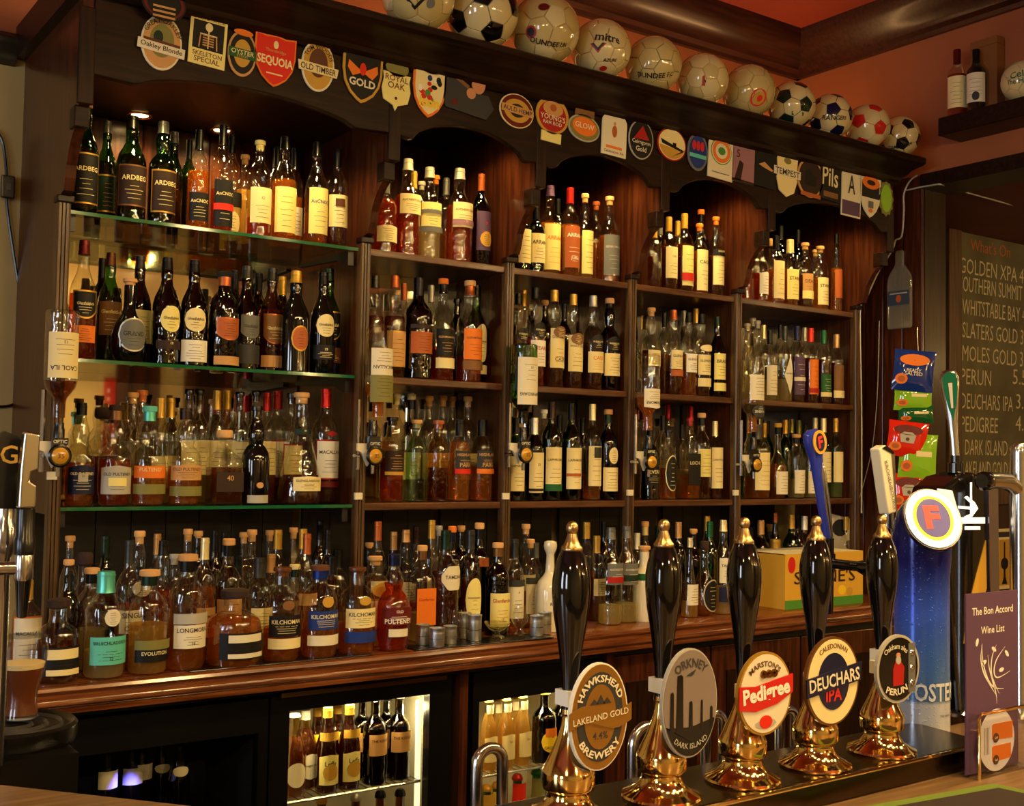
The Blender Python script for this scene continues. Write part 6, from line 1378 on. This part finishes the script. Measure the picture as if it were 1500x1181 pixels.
flat_text(t, 'The Bon Accord', cw*.5, ch-.030, -.0034, pr_('white'), width=.118, bold=.012); flat_text(t, 'Wine List', cw*.5, ch-.062, -.0034, pr_('white'), width=.068, bold=.012)
def vine(pts, r):
    out = []
    for i in range(len(pts)-3):
        for k in range(6):
            u = k/6; p = [Vector((a[0], 0, a[1])) for a in pts[i:i+4]]
            out.append(.5*((2*p[1])+(-p[0]+p[2])*u+(2*p[0]-5*p[1]+4*p[2]-p[3])*u*u+(-p[0]+3*p[1]-3*p[2]+p[3])*u**3))
    n = len(out); rs = [max(.0004, r*math.sin(math.pi*(i+.6)/(n+.4))) for i in range(n)]
    mb = MB()
    for i, p in enumerate(out):
        tn = (out[min(i+1, n-1)]-out[max(i-1, 0)]).normalized(); nn = Vector((-tn.z, 0, tn.x))
        for q in (p+nn*rs[i], p-nn*rs[i]): mb.v.append((q.x, -.0036, q.z))
    for i in range(n-1): mb.f.append((2*i, 2*i+1, 2*i+3, 2*i+2))
    mb.build('vine_swirl', mat('print', 'white'), t, smooth=False)
V = [[(.03, .115), (.042, .108), (.040, .085), (.048, .062), (.066, .040), (.085, .020), (.095, .010)], [(.05, .125), (.044, .11), (.046, .08), (.060, .05), (.08, .034), (.11, .03), (.12, .03)], [(.10, .12), (.085, .105), (.072, .085), (.070, .060), (.08, .040), (.095, .02), (.1, .01)], [(.058, .10), (.060, .09), (.064, .068), (.074, .045), (.084, .022), (.086, .005), (.088, 0)], [(.12, .11), (.11, .10), (.085, .08), (.078, .06), (.09, .05), (.13, .06), (.14, .07)]]
for v_ in V: vine(v_, .0016)
for x_, z_, a_ in ((.050, .078, .5), (.078, .098, -.5), (.030, .113, 1.2), (.10, .062, .2), (.116, .088, -.8)): plate(t, 'vine_leaf', [(x_+.007*math.cos(k*math.pi/6)*math.cos(a_)-.0034*math.sin(k*math.pi/6)*math.sin(a_), z_+.007*math.cos(k*math.pi/6)*math.sin(a_)+.0034*math.sin(k*math.pi/6)*math.cos(a_)) for k in range(12)], -.003, .0006, mat('print', 'white'))
tw = [atZ(1240, 1190, ZBAR), atZ(1455, 1152, ZBAR), atZ(1520, 1166, ZBAR), atZ(1520, 1230, ZBAR), atZ(1240, 1240, ZBAR)]
cx = sum((p.x for p in tw), 0)/5; cy = sum((p.y for p in tw), 0)/5
t = thing('bar_towel', 'dark bar towel with lime green border lying on the bar', 'towel', (cx, cy, ZBAR))
PT = [(p.x-cx, p.y-cy) for p in tw]
def towel_mat(name, c):
    m, nt, b = new_mat(name); b.inputs['Base Color'].default_value = (*srgb(c), 1); b.inputs['Roughness'].default_value = .95
    nz = nt.nodes.new('ShaderNodeTexNoise'); nz.inputs['Scale'].default_value = 420; bp = nt.nodes.new('ShaderNodeBump'); bp.inputs['Strength'].default_value = .9; bp.inputs['Distance'].default_value = .004
    nt.links.new(nz.outputs[0], bp.inputs['Height']); nt.links.new(bp.outputs[0], b.inputs['Normal']); return m
bevel(MB().prism(PT[::-1], .0, .005, 'XY').build('green_border', towel_mat('towel_green', (.52, .62, .20)), t, smooth=False), .002)
bevel(MB().prism([(a*.82+.012, b*.82-.012) for a, b in PT][::-1], .004, .0065, 'XY').build('dark_centre', towel_mat('towel_dark', (.22, .16, .13)), t, smooth=False), .001)

# ================================================================== right: chalkboard, crisps, squashed bottle, cable
Y = .268
bl, br = atY(1404, 600, Y).x, atY(1404, 600, Y).x+1.0; bz0, bz1 = atY(1425, 708, Y).z, atY(1404, 315, Y).z
t = thing('chalkboard', 'tall framed chalkboard listing ales in chalk capitals', 'chalkboard', (bl, Y, bz0))
bw, bh = br-bl, bz1-bz0
m, nt, b_ = new_mat('chalkboard_slate'); rp, nz = noise_col(nt, (.075, .064, .032), (.14, .12, .06), 4); nt.links.new(rp.outputs[0], b_.inputs['Base Color']); b_.inputs['Roughness'].default_value = .65
plate(t, 'slate', rect(0, bw, 0, bh), 0, .006, m)
fwid = bl-atY(1385, 600, Y).x
for nm, r_ in (('frame_side', rect(-fwid, 0, -fwid, bh+fwid)), ('frame_side', rect(bw, bw+fwid, -fwid, bh+fwid)), ('frame_rail', rect(0, bw, bh, bh+fwid)), ('frame_rail', rect(0, bw, -fwid, 0))): bevel(plate(t, nm, r_, 0, .022, wood('board_frame', (.05, .025, .012), (.12, .06, .03), .4, 'z')), .004)
CH = mat('chalk', srgb((.80, .76, .62)))
lines = [("What's On", 358, 1420, 1478, 'orange'), ('GOLDEN XPA 4.3', 388, 1404, 1506, None), ('SOUTHERN SUMMIT 4.0', 415, 1404, 1510, None), ('WHITSTABLE BAY 4', 449, 1408, 1500, None), ('SLATERS GOLD 3.', 483, 1408, 1500, None), ('MOLES GOLD 3.9', 517, 1408, 1506, None), ('PERUN', 551, 1406, 1450, None), ('5.5', 552, 1482, 1502, None), ('DEUCHARS IPA', 587, 1406, 1482, None), ('3.8', 588, 1487, 1506, None), ('PEDIGREE', 621, 1406, 1460, None), ('4.5', 620, 1486, 1506, None), ('DARK ISLAND', 655, 1412, 1474, None), ('LAKELAND GOLD', 687, 1408, 1474, None)]
for s_, py, xa_, xb_, col in lines:
    a, b = atY(xa_, py, Y), atY(xb_, py, Y)
    flat_text(t, s_, (a.x+b.x)/2-bl, a.z-bz0, -.0066, mat('chalk', 'copper') if col else CH, width=b.x-a.x, height=.074 if not col else .06, bold=-.004, shear=.04)
q0, q1 = atY(1434, 776, Y), atY(1480, 862, Y)
t = thing('certificate', 'cream certificate with a black pump drawing pinned below the chalkboard', 'certificate', (q0.x, Y, q1.z)); cw, chh = q1.x-q0.x, q0.z-q1.z
plate(t, 'sheet', rect(0, cw, 0, chh), 0, .003, pa_('cream')); plate(t, 'header', rect(cw*.04, cw*.96, chh*.86, chh*.95), -.003, .0006, pa_('darkgrey')); pp = plate(t, 'yellow_panel', rect(cw*.62, cw*.95, chh*.06, chh*.82), -.003, .0006, pa_('gold'))
plate(t, 'pump_drawing', [(cw*.70, chh*.08), (cw*.88, chh*.08), (cw*.82, chh*.2), (cw*.81, chh*.78), (cw*.77, chh*.78), (cw*.76, chh*.2)], -.0036, .0006, pa_('black')); plate(t, 'pump_disc', ell(cw*.12, chh*.1, 16, cw*.79, chh*.42), -.0036, .0009, pa_('black'))
for k in range(6): plate(t, 'print_line', rect(cw*.1, cw*.55, chh*(.15+.1*k), chh*(.16+.1*k)), -.003, .0004, pa_('grey'))
# squashed bottle on the stub wall
def wallX(px, py, X=2.346): q = atX(px, py, X); return q
c0 = wallX(1320, 424)
t = thing('flattened_bottle', 'flattened clear glass bottle hung as a plaque on the panelling', 'bottle plaque', (2.340, c0.y, wallX(1320, 482).z), math.radians(-90))
H = wallX(1320, 367).z-wallX(1320, 482).z; Rw = .058
op = [(-Rw*.92, 0), (Rw*.92, 0), (Rw, .012), (Rw, H*.60), (Rw*.9, H*.68), (Rw*.5, H*.78), (Rw*.34, H*.82), (Rw*.34, H*.97), (Rw*.25, H), (-Rw*.25, H), (-Rw*.34, H*.97), (-Rw*.34, H*.82), (-Rw*.5, H*.78), (-Rw*.9, H*.68), (-Rw, H*.60), (-Rw, .012)]
m, nt, b_ = new_mat('slumped_glass'); b_.inputs['Base Color'].default_value = (.30, .26, .20, 1); b_.inputs['Roughness'].default_value = .08; b_.inputs['Alpha'].default_value = .38
bevel(MB().prism(op, -.010, .004, 'XZ').build('glass_slab', m, t, smooth=False), .006, 3)
plate(t, 'bottle_label', rect(-Rw*.85, Rw*.85, H*.30, H*.48), -.010, .001, mat('paper', srgb((.22, .26, .34)))); plate(t, 'label_mark', ell(Rw*.22, H*.05, 12, 0, H*.38), -.011, .0006, pa_('copper')); plate(t, 'label_line', rect(-Rw*.7, Rw*.7, H*.44, H*.455), -.011, .0006, pa_('silver'))
# crisp packets on a clip strip
sx, sy = 2.335, wallX(1348, 600).y
st = thing('clip_strip', 'steel hook strip holding the crisp packets on the panelling', 'strip', (sx, sy, 1.3))
ztop = wallX(1350, 484).z
MB().tube([(0, 0, ztop-1.3), (-.008, 0, ztop-1.29), (-.010, 0, ztop-1.31), (-.004, 0, 1.97-1.3), (-.004, 0, .08)], .0025, 6).build('hook_wire', M_STEEL, st)
face = math.atan2(CAM.x-sx, -(CAM.y-sy))
def packet(px, y0, y1, wpx, key, label, tilt, off, print_):
    p = atX(px, (y0+y1)/2, sx); s = zdepth(p)/FPX; w = wpx*s; h = (y1-y0)*s
    t = thing('crisp_packet', label, 'crisp packet', (p.x-off, p.y, p.z), 0, 'crisp packets hanging on the strip')
    t.rotation_euler = (0, tilt, math.radians(-48))
    mb = MB(); nx, nz = 8, 8
    for sgn in (-1, 1):
        for j in range(nz+1):
            for i in range(nx+1):
                u, v = i/nx*2-1, j/nz*2-1
                d = .016*max(0, (1-abs(v)**3))*max(0, (1-u*u))**.5
                d += .0015*math.sin(9*u+5*v)*(1-abs(v)) + (.001*math.sin(i*2.6) if abs(v) > .9 else 0)
                mb.v.append((u*w/2*(1-.05*(1-v*v)), sgn*d, v*h/2))
    N = (nx+1)*(nz+1)
    for sidx in (0, 1):
        for j in range(nz):
            for i in range(nx):
                a = sidx*N+j*(nx+1)+i; f = (a, a+1, a+nx+2, a+nx+1); mb.f.append(f if sidx == 0 else f[::-1])
    for j in range(nz):
        for i in (0, nx): a = j*(nx+1)+i; mb.f.append((a, a+nx+1, N+a+nx+1, N+a))
    for i in range(nx):
        for j in (0, nz): a = j*(nx+1)+i; mb.f.append((a, a+1, N+a+1, N+a))
    mb.build('foil_bag', mat('gloss', key), t)
    def onbag(poly, nm, m, k=.0006):
        vs = []
        for a, b in poly:
            u, v = a*2, b*2; d = .016*max(0, (1-abs(v)**3))*max(0, (1-u*u))**.5+.002
            vs.append((a*w, -d-k, b*h))
        me = bpy.data.meshes.new(nm); me.from_pydata(vs, [], [tuple(range(len(vs)))]); me.materials.append(m); return obj(nm, me, t)
    if 'c' in print_:
        onbag(ell(.15, .13, 14, -.28, -.22), 'crisp_picture', pa_('orange'), .001); onbag(ell(.09, .07, 12, -.28, -.22), 'crisp_shade', pa_('copper'), .0016)
    if 's' in print_: onbag(ell(.36, .14, 18, 0, .26), 'name_swoosh', pa_('orange' if key == 'blue' else 'darkred'), .001)
    if 'h' in print_: onbag([(-.16, -.10), (.16, -.10), (.2, .12), (.1, .2), (-.1, .2), (-.2, .12)], 'keystone_mark', pa_('silver'), .001); onbag(ell(.05, .05, 10, 0, 0), 'mark_dot', pa_('brown'), .0016)
    if 'r' in print_: flat_text(t, 'READY', .0, .0, -.0205, pr_('ivory'), width=w*.35); flat_text(t, 'SALTED', .0, -h*.08, -.0205, pr_('ivory'), width=w*.42)
    if 'l' in print_: onbag(rect(-.05, .35, .0, .12), 'pale_print', pa_('cream'), .001)
packet(1346, 514, 574, 58, 'blue', 'dark blue crisp packet with orange swoosh at top of strip', .10, .034, 'csr')
packet(1342, 562, 602, 54, 'lime', 'lime green crisp packet under the blue one', .03, .020, 'cl')
packet(1344, 594, 620, 50, 'green', 'dark green crisp packet between lime and red ones', -.04, .012, 'cl')
packet(1338, 618, 670, 56, 'brightred', 'red crisp packet with pale keystone mark, higher of two', .12, .040, 'csh')
packet(1346, 636, 702, 54, 'lime', 'lime green crisp packet between the two red ones', .05, .008, 'cl')
packet(1337, 694, 748, 52, 'brightred', 'red crisp packet with pale keystone mark at the strip bottom', .02, .026, 'csh')
# white cable
def cable(name, pts, r, label, m, grp=None):
    out = []
    P = [pts[0]]+pts+[pts[-1]]
    for i in range(len(P)-3):
        for k in range(5):
            u = k/5; p = [Vector(a) for a in P[i:i+4]]
            out.append(.5*((2*p[1])+(-p[0]+p[2])*u+(2*p[0]-5*p[1]+4*p[2]-p[3])*u*u+(-p[0]+3*p[1]-3*p[2]+p[3])*u**3))
    out.append(Vector(pts[-1]))
    return tag(MB().tube(out, r, 6).build(name, m), label, 'cable', grp)
WC = mat('plastic', 'silver')
cp = [(1262, 752, -.006), (1262, 600, -.006), (1260, 460, -.008), (1268, 440, -.02), (1286, 400, -.05), (1300, 378, -.08), (1309, 362, -.10), (1312, 352, -.11), (1321, 345, -.14), (1324, 310, -.165), (1324, 285, -.17), (1333, 265, -.17), (1347, 255, -.18)]
cable('white_cable', [tuple(atY(*q)) for q in cp], .0035, 'white cable running down the canopy bracket and end post', WC)
cable('white_cable', [tuple(atX(px, py, 2.336)) for px, py in ((1328, 279), (1345, 275), (1362, 272), (1378, 270))]+[tuple(atX(px, py, 2.336+dx)) for px, py, dx in ((1392, 275, .1), (1430, 286, .3), (1470, 297, .55), (1500, 305, .75))], .0035, 'white cable looping from the canopy end across the passage', WC)
cable('white_cable', [tuple(atX(px, py, 2.342)) for px, py in ((1288, 470), (1286, 560), (1280, 640), (1270, 690), (1256, 740), (1250, 765))], .002, 'thin pale wire hanging slack on the panelling beside crisps', WC)
# high wall shelf with bottles and box
y0 = wallX(1384, 187, 2.25).y
t = thing('wall_shelf', 'short dark wooden shelf fixed high on the terracotta wall', 'shelf', (2.35, 0, 2.75))
bevel(MB().box(-.145, 0, -1.4, y0, 0, .07).build('shelf_board', W_DARK, t, smooth=False), .005)
for px, y1_, y2_, wpx, g, liq, cap, lab, lb in ((1402, 73, 184, 28, 'c', 'ra', 'caps:darkred', '.12,.58,cream', 'dark red spirit bottle with cream label on the high wall shelf'), (1430, 73, 177, 28, 'g', 'dk', 'caps:black', '.14,.60,ivory;.16,.3,darkgrey,,,oval,,20', 'dark green bottle with ivory label on the high wall shelf')):
    p = atX(px, y2_-2, 2.262); R = wpx/2*zdepth(p)/FPX; H = atX(px, y1_, 2.262).z-2.82
    bo = bottle((2.262, p.y, 2.82), H, R, 'std', g, liq, .62, cap, lab, rz=math.radians(-60)); bo['label'] = lb; bo['group'] = 'items on the high wall shelf'
q0, q1 = atX(1412, 120, 2.31), atX(1470, 120, 2.31); zb = atX(1445, 58, 2.31).z
t = thing('gift_box', 'plain tan cardboard gift box behind bottles on the high shelf', 'box', (2.318, (q0.y+q1.y)/2-.01, 2.82)); hb = zb-2.82
bevel(MB().box(-.024, .026, -.055, .055, 0, hb).build('carton_body', mat('paper', srgb((.52, .33, .16))), t, smooth=False), .001); MB().box(-.0245, .0265, -.0555, .0555, hb-.03, hb-.028).build('lid_seam', mat('paper', 'brown'), t, smooth=False)

# ================================================================== left: taps, pint, cable
ret = thing('side_counter', 'black side counter with round drip tray at the bar end', 'counter', (0, 0, 0))
g0 = atZ(30, 1052, 1.035)
MB().box(g0.x-.9, g0.x+.06, g0.y-.155, g0.y+.18, 0, 1.0).build('counter_body', FRIDGE_BLACK, ret, smooth=False)
tr = thing('drip_tray', 'black oval rubber drip tray under the pint of ale', 'tray', (g0.x-.02, g0.y-.02, 1.0))
MB().lathe([(.001, 0), (.105, 0), (.11, .008), (.11, .030), (.105, .035), (.098, .032), (.095, .028), (.001, .028)], 40, cap=False).build('tray_rim', mat('plastic', 'black'), tr)
for r_ in (.03, .055, .08): MB().lathe([(r_, .028), (r_+.004, .033), (r_+.008, .028)], 32, cap=False).build('grip_ring', mat('plastic', 'darkgrey'), tr)
t = thing('pint_glass', 'pint of dark ale with creamy head on the drip tray', 'glass', (g0.x, g0.y, 1.035))
hg = atY(30, 932, g0.y).z-1.035; s = zdepth(g0)/FPX
pg = [(.026, 0), (.030, .003), (.0275, .02), (.026, .035), (.029, .055), (.036, .08), (.041, .105), (.042, hg*.85), (.0405, hg)]
k_ = 35*s/.042
pg = [(a*k_, b) for a, b in pg]
MB().lathe(pg, 32).build('glass_wall', clear_pane('pint_glass', (.94, .94, .92), .08), t)
lv = atY(30, 970, g0.y).z-1.035
m, nt, b_ = new_mat('dark_ale'); b_.inputs['Base Color'].default_value = (*srgb((.42, .22, .11)), 1); b_.inputs['Roughness'].default_value = .25; b_.inputs['Transmission Weight'].default_value = .15
def pr(z): return next(a0+(a1-a0)*(z-z0)/(z1-z0) for (a0, z0), (a1, z1) in zip(pg, pg[1:]) if z0 <= z <= z1)
MB().lathe([(pr(z)*.95, z) for z in [.008+(lv-.018)*i/9 for i in range(10)]], 32).build('ale', m, t)
MB().lathe([(pr(lv-.0095)*.95, lv-.0095), (pr(lv)*.95, lv-.001), (pr(lv)*.8, lv), (.001, lv+.0005)], 32).build('foam_head', mat('matte', srgb((.90, .80, .58))), t)
# two tap handles with spout
def tapl(px, ytop, wpx, zz, label, body):
    d = ray(px, 740); P = CAM+d*zz; 
    top = atY(px, ytop, P.y).z
    t = thing('beer_tap', label, 'tap', (P.x, P.y, 0), 0, 'tap handles at the bar end'); s = zz/FPX; R = wpx/2*s
    zj = atY(px, 745, P.y).z
    if body:
        hd = MB().prism([(-R, zj), (R, zj), (R, zj+(top-zj)*.30), (R*.2, zj+(top-zj)*.36), (R*.35, zj+(top-zj)*.46), (R*1.1, zj+(top-zj)*.50), (R*1.15, top-.004), (-R*.6, top), (-R*.9, zj+(top-zj)*.5)], -.012, .012, 'XZ').build('handle', mat('metal', srgb((.72, .70, .66))), t, smooth=False); bevel(hd, .004, 3)
        z = lambda py: atY(px, py, P.y).z
        MB().lathe([(R*1.15, z(812)), (R*1.2, z(808)), (R*1.2, z(790)), (R*1.05, z(786)), (R*1.05, z(746)), (R*.9, z(744))], 24).build('black_collar', mat('plastic', 'black'), t)
        MB().lathe([(R*1.0, z(850)), (R*1.1, z(846)), (R*1.1, z(814)), (R, z(811))], 24).build('chrome_barrel', M_STEEL, t)
        MB().lathe([(R*.35, z(905)), (R*.6, z(903)), (R*.9, z(852)), (R, z(848))], 20).build('nozzle', mat('gloss', 'black'), t)
        MB().tube([(0, 0, z(832)), (-.10, .02, z(832)), (-.14, .02, z(845)), (-.15, .02, 1.0)], .011, 12).build('feed_arm', M_STEEL, t)
    else:
        MB().prism([(-R, zj), (R, zj), (R*1.1, top-.01), (-R*.4, top), (-R*1.1, top-.006)], -.012, .012, 'XZ').build('handle', mat('plastic', 'black'), t, smooth=False)
        MB().lathe([(R*.7, 1.0), (R*.7, zj-.08), (R*1.1, zj-.07), (R*1.1, zj-.03), (R*.8, zj-.02), (R*.8, zj)], 20).build('chrome_column', M_STEEL, t)
        flat_text(t, 'G', 0, zj+(top-zj)*.7, -.0125, mat('print', 'gold'), height=.03)
tapl(38, 632, 25, 1.86, 'silver tap handle with black collar and nozzle over pint', True)
tapl(8, 632, 30, 1.90, 'black tap handle on chrome column beside the silver one', False)
# black lead with inline switch on the olive wall
Y = .432
cable('black_lead', [tuple(atY(px, py, Y)) for px, py in ((-6, 190), (4, 210), (9, 250), (10, 300), (18, 360), (30, 430), (50, 500), (56, 550), (40, 580), (15, 594), (-10, 596))], .004, 'thin black lead hanging in a loop on the olive wall', mat('plastic', 'black'))
p = atY(10, 275, Y); t = thing('inline_switch', 'small black inline switch on the hanging lead', 'switch', (p.x, Y-.004, p.z))
bevel(MB().box(-.018, .018, -.014, .0, -.032, .032).build('switch_case', mat('plastic', 'black'), t, smooth=False), .004); MB().box(-.006, .006, -.017, -.014, -.010, .010).build('rocker', mat('plastic', 'darkgrey'), t, smooth=False)
